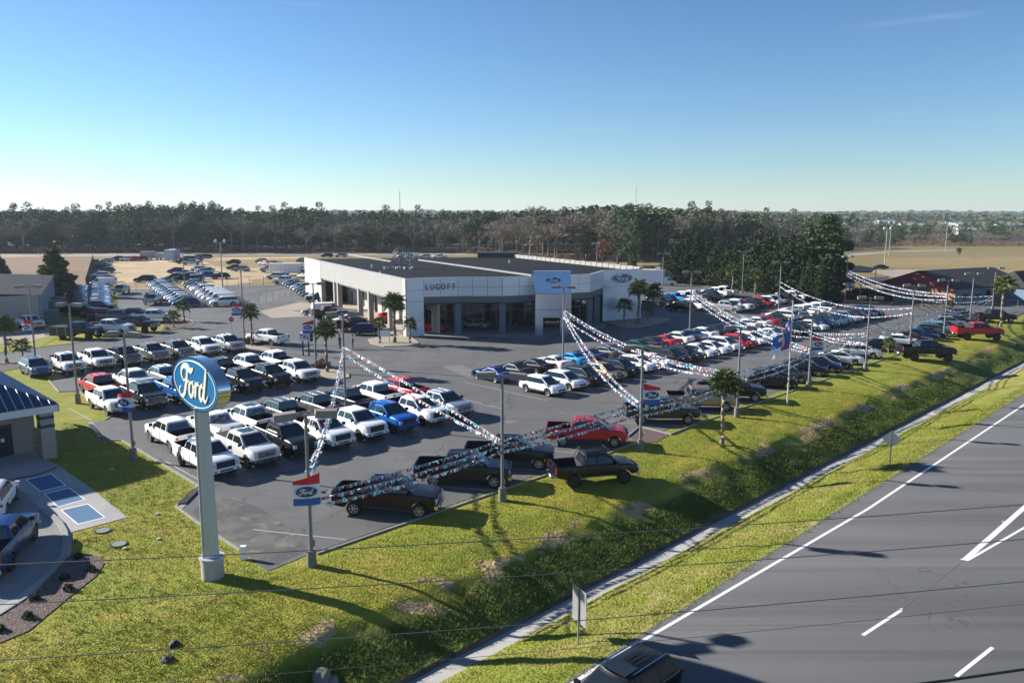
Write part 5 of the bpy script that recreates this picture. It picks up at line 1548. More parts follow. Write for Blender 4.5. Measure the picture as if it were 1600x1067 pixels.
trailer(G(270, 408), 9, 3.2, 3.4, R(100), 'pale blue site cabin at the far yard edge', mat('cabin_blue', (.33, .40, .50), rough=.6))
trailer(G(248, 406), 6, 2.4, 2.0, R(170), 'small pale lilac trailer left of the blue site cabin', mat('pale_lilac', (.50, .47, .52), rough=.6))
trailer(G(232, 406), 5, 2.4, 2.4, R(170), 'grey frame trailer leftmost at the yard edge', mat('trailer_grey', (.35, .34, .33), rough=.6))
trailer(G(102, 529), 3.0, 2.0, 1.2, R(172), 'dark box trailer hitched behind the black lifted pickup', mat('trailer_dark', (.03, .028, .03), rough=.5), .5)
bt = vehicle('van', 'white', G(1040, 446), R(-20), 'white box truck beside the showroom tower', lod=False, name='box_truck')
b = MB(); b.box((-3.6, 0, 2.1), (6.6, 2.4, 2.8)); b.obj('cargo_box', m_white, bt)
b = MB(); b.box((-3.6, 0, 3.52), (6.6, 2.38, .04)); b.obj('box_roof', mat('translucent_roof', (.62, .50, .40)), bt)
b = MB(); b.box((-1.8, 0, 3.85), (1.2, 1.0, .6)); b.obj('fairing', m_white, bt)
for s in (1, -1): b = MB(); b.tube((-5.2, s * 1.0 - .15, .45), (-5.2, s * 1.0 + .15, .45), .45, n=14); b.obj('wheel', m_tyre, bt)
# distant pale buildings on the right horizon
for i, (x, y, w_, h_, m_, lb) in enumerate(((1428, 352, 34, 4, m_cream, 'long pale warehouse far off behind the field'), (1495, 354, 10, 6, m_white, 'small white building far off behind the field'),
                                (1508, 361, 14, 4, m_cream, 'cream shed far off beneath bare trees'), (1580, 353, 40, 4, m_cream, 'long cream wall at far right horizon'), (1384, 346, 25, 5, m_greywall, 'grey roofed building at far tree gap'))):
    p = G(x, y + 6)
    t = thing('distant_building', lb, 'building', p, R(rnd.uniform(-15, 15)))
    b = MB(); b.box((0, 0, h_ / 2), (w_, 14, h_)); b.obj('wall', m_, t)
    b = MB(); b.add([(-w_ / 2, -7.4, h_), (w_ / 2, -7.4, h_), (w_ / 2, 0, h_ + 1.8), (-w_ / 2, 0, h_ + 1.8), (-w_ / 2, 7.4, h_), (w_ / 2, 7.4, h_)], [(0, 1, 2, 3), (3, 2, 5, 4), (0, 3, 4), (1, 5, 2)]); b.obj('roof', m_greywall, t)
# ================================================================== OVAL SIGN ON ITS POLE
sb = G(333, 900)
sign = thing('pylon_sign', 'tall blue oval Ford sign on a thick grey pole', 'sign', sb)
b = MB(); b.tube((0, 0, -.3), (0, 0, .95), .50, n=28); b.obj('footing', mat('footing_concrete', (.36, .36, .35), rough=.8, var=.15, vscale=3), sign, smooth=40)
m_silver = mat('silver_pole_paint', (.46, .48, .50), rough=.45, metal=.1, var=.12, vscale=.8)
b = MB(); b.tube((0, 0, .95), (0, 0, 8.2), .34, .27, n=28); b.obj('pole', m_silver, sign, smooth=40)
b = MB(); b.tube((-.31, -.20, .95), (-.25, -.18, 8.0), .045, n=8); b.obj('conduit', m_silver, sign, smooth=40)
b = MB(); b.tube((0, 0, .93), (0, 0, 1.0), .56, n=28); b.obj('base_ring', m_silver, sign, smooth=40)
sgc = thing('sign_tmp', 'x', 'x'); bpy.data.objects.remove(sgc)
fn_ = Vector((-C45, -C45, 0))
SW, SH = 2.36, 1.18
cz = 9.08
TH = .27
head = on_wall(ellipse_mesh(SW, SH, -TH, TH, mat('sign_chrome', (.66, .68, .70), rough=.20, metal=1.0), 'sign_cabinet', n=96), 'sign_cabinet', (0, 0, cz), fn_, sign)
head.data.shade_smooth(); head.data.set_sharp_from_angle(angle=R(40))
link('sign_face', ellipse_mesh(SW * .985, SH * .975, TH, TH + .012, m_logo, 'sign_face', n=96), head)
link('sign_line', ellipse_mesh(SW * .90, SH * .88, TH + .012, TH + .03, m_cream_l, 'sign_line', (SW * .875, SH * .84), n=96), head)
sm_ = script_mesh(SW * .88, TH + .014, .03, m_cream_l)
for v in sm_.vertices: v.co.y = v.co.y * 1.22 - .04 * SW * .5
link('script_lettering', sm_, head)
for nm, me_ in (('sign_face', ellipse_mesh(SW * .985, SH * .975, TH, TH + .012, m_logo, 'sign_face', n=96)), ('sign_line', ellipse_mesh(SW * .90, SH * .88, TH + .012, TH + .03, m_cream_l, 'sign_line', (SW * .875, SH * .84), n=96)), ('script_lettering', sm_)):
    link(nm, me_, head).rotation_euler = (0, math.pi, 0)
ringb = on_wall(ellipse_mesh(SW * 1.012, SH * 1.02, TH - .08, TH + .03, MATS['sign_chrome'], 'sign_rim', (SW * .985, SH * .975), n=96), 'sign_rim', (0, 0, cz), fn_, sign)

# ================================================================== LAMP POLES
poles = {}
def lamp_pole(key, base, ytop, label, heads='pair', box=(1.0, .42, .28), az=None, foot_h=.75, group=None, r=.10, z0=0):
    base = Vector(base)
    h = ztop(base, ytop) - base.z
    t = thing('lamp_post', label, 'lamp post', base, 0, group)
    d = math.hypot(base.x, base.y)
    b = MB(); b.tube((0, 0, .0), (0, 0, foot_h), .25, .22, n=12); b.obj('footing', mat('weathered_footing', (.17, .16, .145), rough=.9, var=.35, vscale=3), t, smooth=40)
    b = MB(); b.tube((0, 0, foot_h), (0, 0, h - .05), r, r * .75, n=10); b.obj('pole', m_pole, t, smooth=40)
    b = MB(); b.box((0, 0, foot_h + .02), (.36, .36, .05)); b.box((.12, 0, 1.15), (.12, .12, .3)); b.obj('base_plate', m_pole, t)
    a = R(-45) if az is None else az
    u = Vector((math.cos(a), math.sin(a), 0))
    b = MB(); b.box((0, 0, h - .12), (.9, .08, .08), rz=a); b.obj('bracket', m_pole, t)
    for s in (1, -1):
        M = Matrix.Rotation(a, 3, 'Z') @ Matrix.Rotation(s * R(4), 3, 'Y')
        b = MB(); c = u * s * (.42 + box[0] / 2) + Vector((0, 0, h - .10))
        b.box(c, box, 0, M=M); b.box(c - Vector((0, 0, box[2] / 2 + .012)), (box[0] * .8, box[1] * .8, .02), 1, M=M)
        b.obj('lamp_head', [m_lampbox, m_lamp], t)
    poles[key] = (base, h, t)
    return t
HWYS = 'lamp posts along the highway edge'
for key, x, y, yt, lb in (('P1', 487.5, 884, 645, 'lamp post with banner nearest the oval sign'), ('P2', 785, 782, 584, 'lamp post before the charcoal pickup, pennants crossing at it'),
                          ('P3', 1000, 704, 541, 'lamp post with banner right of the red pickup'), ('P4', 1151, 652, 510, 'lamp post just right of the lone roadside palm'),
                          ('P5', 1263, 609, 488, 'lamp post with banner just right of the flagpole'), ('P6', 1352, 579, 464, 'lamp post beside the white sedan at lawn edge'),
                          ('P7', 1421, 545, 445, 'lamp post behind the black pickup on grass'), ('P8', 1474, 530, 437, 'lamp post left of the red grass pickup'),
                          ('P9', 1515, 506, 427, 'lamp post right behind the red grass pickup'), ('P10', 1550, 486, 418, 'farthest lamp post beside the last roadside palm')):
    lamp_pole(key, G(x, y, -.03), yt, lb, group=HWYS, box=(1.0, .5, .34) if key in ('P1', 'P2') else (.85, .45, .28), az=R(20) if key == 'P1' else R(-12))
LOTG = 'lamp posts inside the lot'
for key, x, y, yt, lb in (('Q1', 541, 662, 488, 'lamp post in the truck block where pennants meet'), ('Q2', 879.5, 577, 447, 'lamp post before the portal with pennants fanning right'),
                          ('Q3', 1077, 531, 424, 'lamp post between tower palms and central rows'), ('Q4', 1216, 498, 409, 'lamp post left of the flagpole top over the cars'),
                          ('Q5', 1320, 470, 400, 'lamp post with small banner by the big dark pine'), ('Q6', 1159.5, 459, 392, 'lamp post before the dark cypresses'),
                          ('Q7', 1034.5, 466, 396, 'lamp post just right of the white box truck'), ('Q8', 932, 436, 380, 'lamp post behind the showroom beside rust tree'),
                          ('Q9', 828, 436, 382, 'lamp post behind the showroom above the roof middle'), ('Q10', 748, 432, 386, 'dark lamp post behind the showroom roof'),
                          ('R1', 209, 718, 519, 'lamp post with banner on the shaded left lawn'), ('R2', 122, 630, 474, 'lamp post on the kerbed grass by red pickup'),
                          ('R3', 57, 575, 446, 'lamp post with banner leftmost on the lawn'), ('R4', 382, 531, 420, 'lamp post with banner by the slim palm'),
                          ('R5', 494, 570, 442, 'lamp post beside the TIRE sign'), ('R6', 321, 478, 402, 'lamp post between the two back yard ranks'),
                          ('R7', 289, 450, 388, 'lamp post at the head of the back yard ranks')):
    lamp_pole(key, G(x, y), yt, lb, group=LOTG, az=R(rnd.choice([20, -15, 10])), foot_h=.8 if key[0] == 'R' and key[1] in '123' else .3, box=(.85, .45, .28))
for (x, y, yt, lb) in ((348, 449, 378, 'pale wooden flood light pole by the sandy yard'), (1382, 415, 358, 'flood light pole left of pair in right field'), (1389, 400, 349, 'taller flood light pole in right field'),
                       (1477, 393, 349, 'flood light pole far right in the field')):
    p = G(x, y); h = ztop(p, yt); t = thing('flood_light_pole', lb, 'light pole', p, 0, 'flood light poles')
    b = MB(); b.tube((0, 0, 0), (0, 0, h), .16, .11, n=8); b.obj('pole', mat('pale_wood', (.38, .36, .32), rough=.8), t)
    b = MB(); b.box((0, 0, h - .2), (2.2, .1, .1)); b.obj('crossarm', m_pole, t)
    for s in (1, -1): b = MB(); b.tube((s * 1.0, -.3, h - .05), (s * 1.0, .25, h + .45), .35, .2, n=10); b.obj('lamp_head', m_lamp, t)

# ---- banners
def banner(key, ytop, ybot, label, wpx=26, tilt=0.0, az=R(5), side=1, off=.12):
    base, h, t = poles[key]
    z1, z0 = ztop(base, ytop), ztop(base, ybot)
    H_ = z1 - z0
    W_ = H_ * .80
    o = thing('banner', label, 'banner', base + Vector((0, -.14 if off < 0 else 0, (z0 + z1) / 2)), az, 'banners on the lamp posts')
    def f(u, v):        # u 0..1 away from the pole, v -.5...5 : a little billow
        x = side * (off + u * W_); zz = v * H_ + (0.0 if tilt == 0 else tilt * u * H_ * .25)
        return Vector((x, -.10 * math.sin(u * 3.0) * (1 + v) - .02, zz))
    def part(nm, va, vb, m_, va2=None):
        b = MB(); n = 8; vs = []
        for i in range(n + 1):
            u = i / n
            top = va if va2 is None else lerp(va, va2, u if side > 0 else u)
            p, q = f(u, vb), f(u, top)
            vs += [p, q]
        b.add(vs, [(2 * i, 2 * i + 2, 2 * i + 3, 2 * i + 1) for i in range(n)])
        b.add([v + Vector((0, .02, 0)) for v in vs], [(2 * i, 2 * i + 1, 2 * i + 3, 2 * i + 2) for i in range(n)])
        return b.obj(nm, m_, o, smooth=60)
    part('red_top', .5, .17, m_red, .28); part('white_field', .17, -.27, m_wcloth); part('blue_foot', -.27, -.5, m_bcloth)
    for s_ in (-1, 1):
        p = f(.5, -.05) + Vector((0, s_ * .035 - .01 if s_ > 0 else -.045, 0))
        if s_ > 0: p = f(.5, -.05) + Vector((0, .05, 0))
        e = on_wall(ellipse_mesh(W_ * .40, W_ * .21, -.008, .004, m_bcloth, 'oval_print', n=28), 'oval_print', p, (0, s_, 0), o)
        link('oval_print_field', ellipse_mesh(W_ * .375, W_ * .185, .004, .008, m_logodk, 'oval_print_field', n=28), e)
        link('script_lettering', script_mesh(W_ * .37, .009, .004, m_wcloth), e)
    b = MB(); b.tube((0, 0, H_ * .5 + .02), (side * (W_ + .12), 0, H_ * .5 - H_ * .22 + .02), .012, n=5) if 0 else b.tube((0, 0, -H_ * .5), (side * .3, 0, -H_ * .5), .015, n=5)
    b.obj('bracket', m_pole, o)
banner('P1', 737, 786, 'red white and blue Ford banner on post nearest the oval sign', side=-1, az=R(12), off=-.55)
banner('P3', 598, 631, 'red white and blue Ford banner above the dark green pickup', side=1)
banner('P5', 525, 547, 'red white and blue Ford banner next to the flagpole', side=1)
banner('Q5', 437, 450, 'small red white and blue banner by the dark pine', side=1)
banner('R1', 609, 643, 'red white and blue Ford banner before the white left pickup', side=-1, az=R(-20), off=-.35)
banner('R3', 499, 521, 'red white and blue Ford banner at the grey shed front', side=-1, az=R(-15))
banner('R4', 473, 493, 'red white and blue Ford banner by the slim palm', side=-1)
banner('R5', 500, 521, 'red white and blue Ford banner above the TIRE sign', side=-1)

# ================================================================== PENNANT STRINGS
m_pr = mat('pennant_red', (.42, .04, .05), rough=.45); m_pw = mat('pennant_white', (.80, .80, .78), rough=.45); m_pb = mat('pennant_blue', (.08, .42, .55), rough=.45); m_pd = mat('pennant_dark_blue', (.03, .16, .42), rough=.45)
ROPE = mat('white_cord', (.4, .4, .4))
def pennants(a, c, sag, label, size=.17, sp=.088, group='strings of pennants'):
    a, c = Vector(a), Vector(c)
    L_ = (c - a).length
    o = thing('pennant_string', label, 'pennant string', a, 0, group)
    n = 24
    def pos(k): 
        p = a.lerp(c, k) - a; p.z -= sag * 4 * k * (1 - k); return p
    b = MB(); b.path([pos(i / n) for i in range(n + 1)], .009, n=4); b.obj('cord', ROPE, o)
    if a.length > 85: size *= .88; sp *= 1.25
    N = int(L_ / sp); b = MB()
    d = (c - a).normalized(); side = Vector((-d.y, d.x, 0)).normalized()
    for i in range(N):
        k = (i + .5) / N; p = pos(k)
        ang = rnd.gauss(0, .75); 
        down = (Vector((0, 0, -1)) * math.cos(ang) + side * math.sin(ang)) 
        ww = d * size * rnd.uniform(.30, .42); tw = side * rnd.uniform(-.05, .05)
        hgt = size * rnd.uniform(.85, 1.15)
        mi = (0, 1, 2, 0, 1, 2, 1, 3)[(i // 1) % 8] if rnd.random() < .85 else rnd.randrange(4)
        b.add([p - ww + tw, p + ww - tw, p + down * hgt + d * rnd.uniform(-.08, .08) + ww * .75, p + down * hgt + d * rnd.uniform(-.08, .08) - ww * .75], [(0, 1, 2, 3)], mi)
    b.obj('pennant_flags', [m_pr, m_pw, m_pb, m_pd], o, kind='stuff')
def at(key, y):
    base, h, t = poles[key]; return Vector((base.x, base.y, ztop(base, y)))
def nb_(k): return ('upper', 'middle', 'lower')[k]
def bundle(ka, ya, kb, yb, sags, where, **kw):
    for i, (p, q) in enumerate(zip(ya, yb)):
        nm = ('upper' if i == 0 else 'lower') if len(ya) == 2 else nb_(i)
        pennants(at(ka, p), at(kb, q), sags[i] if isinstance(sags, (list, tuple)) else sags, '%s pennant string %s' % (nm, where), **kw)
bundle('P1', (772, 781, 790), 'P2', (687, 695, 704), (.12, .2, .3), 'over the maroon and charcoal front pickups')
bundle('P2', (687, 695, 704), 'P3', (627, 636, 645), (.05, .1, .2), 'crossing above the red pickup')
bundle('P3', (630, 638, 648), 'P4', (580, 589, 597), (.5, .45, .4), 'between the banner post and roadside palm')
bundle('Q1', (541, 551), 'P2', (688, 693), (-.1, .25), 'slanting from truck block post down to highway')
bundle('Q1', (541, 551), 'P1', (735, 748), (.9, .9), 'from truck block post down to oval sign side', )
bundle('Q2', (486, 492), 'P3', (630, 636), (.9, 1.3), 'from portal post down to banner post')
bundle('Q2', (483, 487, 495), 'P4', (582, 584, 588), (1.2, 1.3, 1.5), 'from portal post across the white crossovers')
bundle('Q3', (454, 458, 463), 'P5', (545, 548, 552), (.6, .8, 1.1), 'from tower side post over central rows')
bundle('Q3', (452, 456), 'P6', (520, 524), (1.9, 2.3), 'from tower side post toward white sedan')
bundle('P4', (580, 589, 597), 'P5', (545, 551, 558), (.25, .25, .3), 'past the flagpole')
bundle('P5', (543, 549, 556), 'P6', (518, 524, 530), (.3, .35, .4), 'from flagpole banner to white sedan post')
bundle('P6', (515, 521, 527), 'P7', (496, 502, 508), (.35, .4, .4), 'over cars behind the black grass pickup')
bundle('P7', (494, 500, 506), 'P8', (480, 486, 491), (.3, .3, .3), 'over dark sedans at far lawn edge')
bundle('P8', (478, 484, 489), 'P10', (461, 466, 471), (.8, .9, 1.0), 'to the farthest lamp post')
bundle('Q4', (440, 447), 'P7', (480, 488), (1.6, 2.2), 'from post left of flagpole toward far right')
bundle('Q5', (421, 425, 430), 'P8', (459, 463, 468), (.9, 1.1, 1.3), 'from dark pine post before the red gable')
bundle('Q5', (422, 427), 'P10', (462, 468), (1.8, 2.4), 'from dark pine post to farthest lamp post')
bundle('Q4', (485, 488), 'P6', (535, 538), (1.2, 1.4), 'low across central rows behind the flags')

# ================================================================== FLAGPOLE
fp = G(1230, 633, -.03); fh = ztop(fp, 472)
fpt = thing('flagpole', 'white flagpole on the lawn with gold ball at its top', 'flagpole', fp)
b = MB(); b.tube((0, 0, 0), (0, 0, fh), .08, .045, n=10); b.obj('pole', mat('pale_pole', (.55, .55, .54), rough=.35, metal=.3), fpt, smooth=40)
b = MB(); b.tube((0, 0, fh), (0, 0, fh + .12), .07, .07, n=8); b.obj('finial', mat('gold_ball', (.5, .4, .2), rough=.3, metal=.8), fpt)
def cloth(name, label, z_hi, L_, H_, az, droop, stripes):
    """a flag as a waving grid; stripes: function (u, v) -> slot"""
    o = thing(name, label, 'flag', fp + Vector((0, 0, z_hi)), az, 'flags on the flagpole')
    nu, nv = 18, 13
    def f(u, v): return Vector((.08 + u * L_ * math.cos(droop), .22 * math.sin(u * 8 + v * 2) * u ** .5, -v * H_ - u * L_ * math.sin(droop)))
    mats = [m_red, m_wcloth, m_bcloth, mat('flag_purple', (.16, .06, .22), rough=.7)]
    for slot, nm in enumerate(('red_cloth', 'white_cloth', 'blue_cloth', 'purple_cloth')):
        b = MB()
        for i in range(nu):
            for j in range(nv):
                if stripes((i + .5) / nu, (j + .5) / nv) == slot:
                    b.add([f(i / nu, j / nv), f((i + 1) / nu, j / nv), f((i + 1) / nu, (j + 1) / nv), f(i / nu, (j + 1) / nv)], [(0, 3, 2, 1)])
        if b.v: b.obj(nm, mats[slot], o)
zt = ztop(fp, 490)
cloth('national_flag', 'stars and stripes flag hanging furled high on the flagpole', zt, 1.9, 1.5, R(175), R(68), lambda u, v: 2 if (u < .42 and v < .55) else (0 if int(v * 13) % 2 == 0 else 1))
cloth('blue_flag', 'blue flag with white crest in middle of flagpole', ztop(fp, 517), 1.7, 1.05, R(183), R(20), lambda u, v: 1 if (.35 < u < .6 and .3 < v < .6) else 2)
cloth('white_flag', 'white flag with purple corner lowest on the flagpole', ztop(fp, 532), 1.6, .95, R(186), R(24), lambda u, v: 3 if (u < .5 and v < .6) else 1)

# ================================================================== SMALL SIGNS
tp = G(479, 556)
ts = thing('tyre_sign', 'white and lilac TIRE sign box on two black legs', 'sign', tp, R(-20))
b = MB(); b.box((0, 0, 2.25), (1.5, .45, .95)); b.obj('sign_box', m_wcloth, ts)
b = MB(); b.box((.78, 0, 2.25), (.06, .5, 1.0)); b.obj('end_cap', m_black, ts)
for s in (-.45, .35): b = MB(); b.box((s, 0, .9), (.12, .12, 1.8)); b.obj('leg', m_black, ts)
on_wall(text_mesh('TIRE', .72, .01, mat('purple_letters', (.09, .03, .16), rough=.5), 'letters', .01), 'lettering', (-.02, -.235, 2.25), (0, -1, 0), ts)
ab = G(602, 535)
s_ = thing('sign_board', 'pale notice board on posts between the showroom palms', 'sign', ab, R(5))
b = MB(); b.box((0, 0, 1.15), (1.3, .06, .8)); b.obj('board', m_wcloth, s_)
for x in (-.55, .55): b = MB(); b.box((x, .06, .7), (.07, .07, 1.4)); b.obj('post', m_pole, s_)
for (x, y, hh, m_, lb) in ((363, 525, 2.3, m_red, 'small red round stop sign near the slim palm'), (297, 502, 2.3, mat('sign_back', (.30, .30, .30), rough=.5), 'grey back of a round sign on the mulch island')):
    p = G(x, y); s_ = thing('road_sign', lb, 'sign', p)
    b = MB(); b.tube((0, 0, 0), (0, 0, hh), .03, n=6); b.obj('post', m_pole, s_)
    b = MB(); b.tube((0, -.03, hh), (0, -.06, hh), .36, n=8); b.obj('sign_plate', m_, s_)
    if m_ is m_red: on_wall(text_mesh('STOP', .2, .004, m_wcloth, 'letters'), 'lettering', (0, -.068, hh), (0, -1, 0), s_)
# diamond sign seen from behind on the verge
def st_of(p): return ((p.x + p.y) * C45, (p.x - p.y) * C45)
vz = -.75
dp = G(1390, 728, vz); s0, t0 = st_of(dp); vz = verge_z(s0, t0); dp = G(1390, 728, vz); 
ds = thing('warning_sign', 'bare metal back of a diamond road sign on the verge', 'sign', dp, R(-20))
zt = ztop(dp, 676) - dp.z; zm_ = ztop(dp, 686) - dp.z
b = MB(); b.box((0, -.03, (zt + .1) / 2 - .15), (.06, .04, zt + .1)); b.obj('post', m_pole, ds)
hw_ = .60
b = MB(); b.box((0, .01, zm_), (hw_ * 1.414, .01, hw_ * 1.414), 0, M=Matrix.Rotation(R(45), 3, 'Y')); b.obj('sign_plate', mat('bare_sign_metal', (.50, .51, .50), rough=.35, metal=.6, var=.08, vscale=2), ds)
dp = G(904, 1006, -1.0); s0, t0 = st_of(dp); vz = verge_z(s0, t0); dp = G(904, 1006, vz)
ds = thing('directional_sign', 'grey back of a tall rectangular road sign nearest the camera', 'sign', dp, R(-62))
zt, zl = ztop(dp, 919) - dp.z, ztop(dp, 973) - dp.z
b = MB(); b.box((0, -.03, zt / 2 - .1), (.06, .05, zt + .1)); b.obj('post', m_pole, ds)
b = MB(); b.box((0, .01, (zt + zl) / 2), (1.0, .012, zt - zl)); b.obj('sign_plate', MATS['bare_sign_metal'], ds)
b = MB(); b.box((.05, .03, zt - .35), (1.02, .012, .06)); b.box((.05, .03, zl + .1), (1.02, .012, .22)); b.obj('cross_brace', MATS['sign_back'], ds)
mk = G(381, 873); b = MB(); b.box((0, 0, .32), (.28, .2, .7)); o = b.obj('utility_marker', m_wcloth); o.location = mk; tag(o, 'small white utility marker post at the kerb corner', 'marker post')
for (x, y, lb) in ((248, 842, 'round white cleanout cap right on the lawn'), (195, 857, 'white cleanout cap beside the drain cover'), (246, 803, 'small white cap high on the lawn'), (105, 671, 'pale cap in the building shadow'), (175, 734, 'pale cap in the tip of lawn shade')):
    p = G(x, y); b = MB(); b.tube((0, 0, 0), (0, 0, .07), .12, .09, n=12); o = b.obj('cleanout_cap', m_seam); o.location = p; tag(o, lb, 'drain cap', 'caps set in the lawn')
for (x, y, lb) in ((161, 829, 'round grey manhole cover beside the forecourt'), (186, 850, 'round grey manhole cover farther out on the lawn')):
    p = G(x, y); o = thing('manhole_cover', lb, 'manhole cover', p, 0, 'manhole covers on the lawn')
    b = MB(); b.tube((0, 0, -.05), (0, 0, .035), .40, n=28); b.obj('rim', m_black, o)
    b = MB(); b.tube((0, 0, .0), (0, 0, .042), .34, n=28); b.obj('cover', mat('cover_grey', (.22, .22, .20), rough=.9, var=.3, vscale=5), o)
def rock(p, r, label, m_=None, name='rock', sc=(1, 1, .8)):
    bm = bmesh.new(); bmesh.ops.create_icosphere(bm, subdivisions=3, radius=r)
    for v in bm.verts:
        v.co *= 1 + .35 * noise.noise(v.co * 1.6 / r + Vector(p)); v.co = Vector((v.co.x * sc[0], v.co.y * sc[1], v.co.z * sc[2]))
    me = bpy.data.meshes.new(name); bm.to_mesh(me); bm.free(); me.materials.append(m_ or mat('grey_rock', (.22, .20, .17), rough=.9, var=.3, vscale=3, bump=.6, bscale=6)); me.shade_smooth()
    o = link(name, me, loc=p); tag(o, label, 'rock')
def on_lawn(x, y, dz=0):
    z = .3
    while z > -4:
        p = G(x, y, z)
        if z <= lawn_z(*st_of(p)): break
        z -= .01
    return Vector((p.x, p.y, z + dz))
rock(on_lawn(503, 1058), .42, 'pale rock at the culvert mouth, larger of the two'); rock(on_lawn(520, 1066), .32, 'pale rock at the culvert mouth, right of the larger')
m_blk = mat('black_rubble', (.02, .02, .022), rough=.7)
rock(on_lawn(273, 1008), .24, 'black lump on the grass, upper of the two', m_blk); rock(on_lawn(262, 1032), .25, 'black lump on the grass, lower of the two', m_blk)
# ================================================================== OVERHEAD WIRES
def wire(p0, p1, dep0, dep1, label, r=.013, m_=None):
    """p0,p1 pixels; dep: distance along the view axis, so the wire hangs in true space above the verge"""
    def D(x, y, d):
        u = (x - 800) / FPX; v = (533.5 - y) / FPX
        return Vector((u * d, d * (math.cos(PITCH) + v * math.sin(PITCH)), CAM_H + d * (-math.sin(PITCH) + v * math.cos(PITCH))))
    a, c = D(*p0, dep0), D(*p1, dep1)
    pts = []
    for i in range(25):
        k = -1.5 + 4 * i / 24
        p = a.lerp(c, k); p.z += .55 * (k - .5) ** 2 - .14
        pts.append(p)
    b = MB(); b.path(pts, r, n=5)
    tag(b.obj('overhead_wire', m_ or mat('wire_grey', (.08, .08, .085), rough=.6)), label, 'overhead wire', 'overhead wires')
wire((0, 882), (1600, 788), 19, 23, 'highest overhead wire crossing the lawn and pickup shadows')
wire((0, 944), (1600, 842), 19, 23, 'second overhead wire from the top, crossing the pole footing')
wire((0, 1031), (1600, 908), 19, 23, 'third overhead wire from the top, crossing lower lawn')
wire((0, 1086), (1600, 943), 21, 26, 'thin fourth overhead wire crossing over the moving SUV', r=.008)
wire((800, 1126), (1600, 1045), 15, 17, 'thick black overhead wire at the bottom right corner', r=.03, m_=m_black)

# ================================================================== PEOPLE
def person(p, heading, label, shirt, trousers, skin=(.16, .09, .06), pose=0):
    o = thing('person', label, 'person', p, heading)
    me = bpy.data.meshes.new('body'); 
    V_ = [(0, 0, .95), (0, 0, 1.15), (0, 0, 1.38), (0, 0, 1.5), (.02, 0, 1.60), (.01, 0, 1.74),
          (0, .19, 1.40), (.03 + .05 * pose, .25, 1.12), (.12 + .1 * pose, .2, .9), (0, -.19, 1.40), (.03, -.25, 1.12), (.12, -.22, .9),
          (0, .10, .88), (.03, .12, .48), (0, .13, .08), (.14, .14, .03), (0, -.10, .88), (.05, -.12, .48), (-.05, -.13, .08), (.10, -.14, .03)]
    E_ = [(0, 1), (1, 2), (2, 3), (3, 4), (4, 5), (2, 6), (6, 7), (7, 8), (2, 9), (9, 10), (10, 11), (0, 12), (12, 13), (13, 14), (14, 15), (0, 16), (16, 17), (17, 18), (18, 19)]
    rad = [.15, .14, .16, .06, .085, .09, .075, .05, .04, .075, .05, .04, .10, .07, .05, .045, .10, .07, .05, .045]
    me.from_pydata(V_, E_, [])
    ob = link('body', me, o)
    sk = ob.modifiers.new('skin', 'SKIN'); sub = ob.modifiers.new('sub', 'SUBSURF'); sub.levels = sub.render_levels = 1
    for i, r_ in enumerate(rad): me.skin_vertices[0].data[i].radius = (r_, r_ * (1.15 if i in (0, 1, 2) else 1))
    me.skin_vertices[0].data[0].use_root = True
    dg = bpy.context.evaluated_depsgraph_get(); dg.update()
    m2 = bpy.data.meshes.new_from_object(ob.evaluated_get(dg)); ob.modifiers.clear(); ob.data = m2
    m2.materials.clear()
    for x in (mat('skin_%d' % int(skin[0] * 100), skin), mat('shirt_' + label[:12].replace(' ', '_'), shirt), mat('trousers_' + label[:12].replace(' ', '_'), trousers)): m2.materials.append(x)
    for pl in m2.polygons:
        z, y = pl.center.z, abs(pl.center.y)
        pl.material_index = 0 if (z > 1.48 or (y > .17 and z < 1.02)) else (1 if z > .98 else 2); pl.use_smooth = True
    bm = bmesh.new(); bmesh.ops.create_uvsphere(bm, u_segments=12, v_segments=8, radius=.105)
    for v in bm.verts: v.co = v.co + Vector((-.01, 0, 1.725)); 
    me = bpy.data.meshes.new('hair'); bm.to_mesh(me); bm.free(); me.materials.append(mat('dark_hair', (.01, .008, .007), rough=.8)); link('hair', me, o)
    b = MB(); b.box((.12, 0, 1.66), (.04, .03, .04)); b.obj('nose', MATS['skin_%d' % int(skin[0] * 100)], o)
person(G(531, 545), R(-20), 'person in dark blue shirt and black trousers left of lamp post', (.02, .05, .14), (.01, .01, .012))
person(G(551.5, 545), R(200), 'person in black top and dark trousers right of lamp post', (.012, .012, .014), (.02, .016, .014), pose=1)
# ================================================================== PALMS AND SHRUBS
def frond_mesh(seed, size=1.0, droop=.9):
    r_ = random.Random(seed); b = MB()
    # petiole along +x then a fan of narrow blades
    L0 = .55 * size
    b.path([(0, 0, 0), (L0, 0, .10 * size)], [.02, .012], n=3)
    n = 15
    for i in range(n):
        a = R(-95 + 190 * i / (n - 1)); L_ = size * (.80 - .22 * abs(i / (n - 1) - .5) * 2) * r_.uniform(.85, 1.1)
        d = Vector((math.cos(a), math.sin(a), 0)); s = Vector((-d.y, d.x, 0)) * .042 * size
        o = Vector((L0, 0, .10 * size)); m1 = o + d * L_ * .55 + Vector((0, 0, -.03)); m2 = o + d * L_ + Vector((0, 0, -droop * L_ * r_.uniform(.15, .5)))
        b.add([o, m1 - s, m2, m1 + s], [(0, 1, 2), (0, 2, 3)])
    return b.mesh('frond', m_palm)
FR = [frond_mesh(i) for i in range(4)]
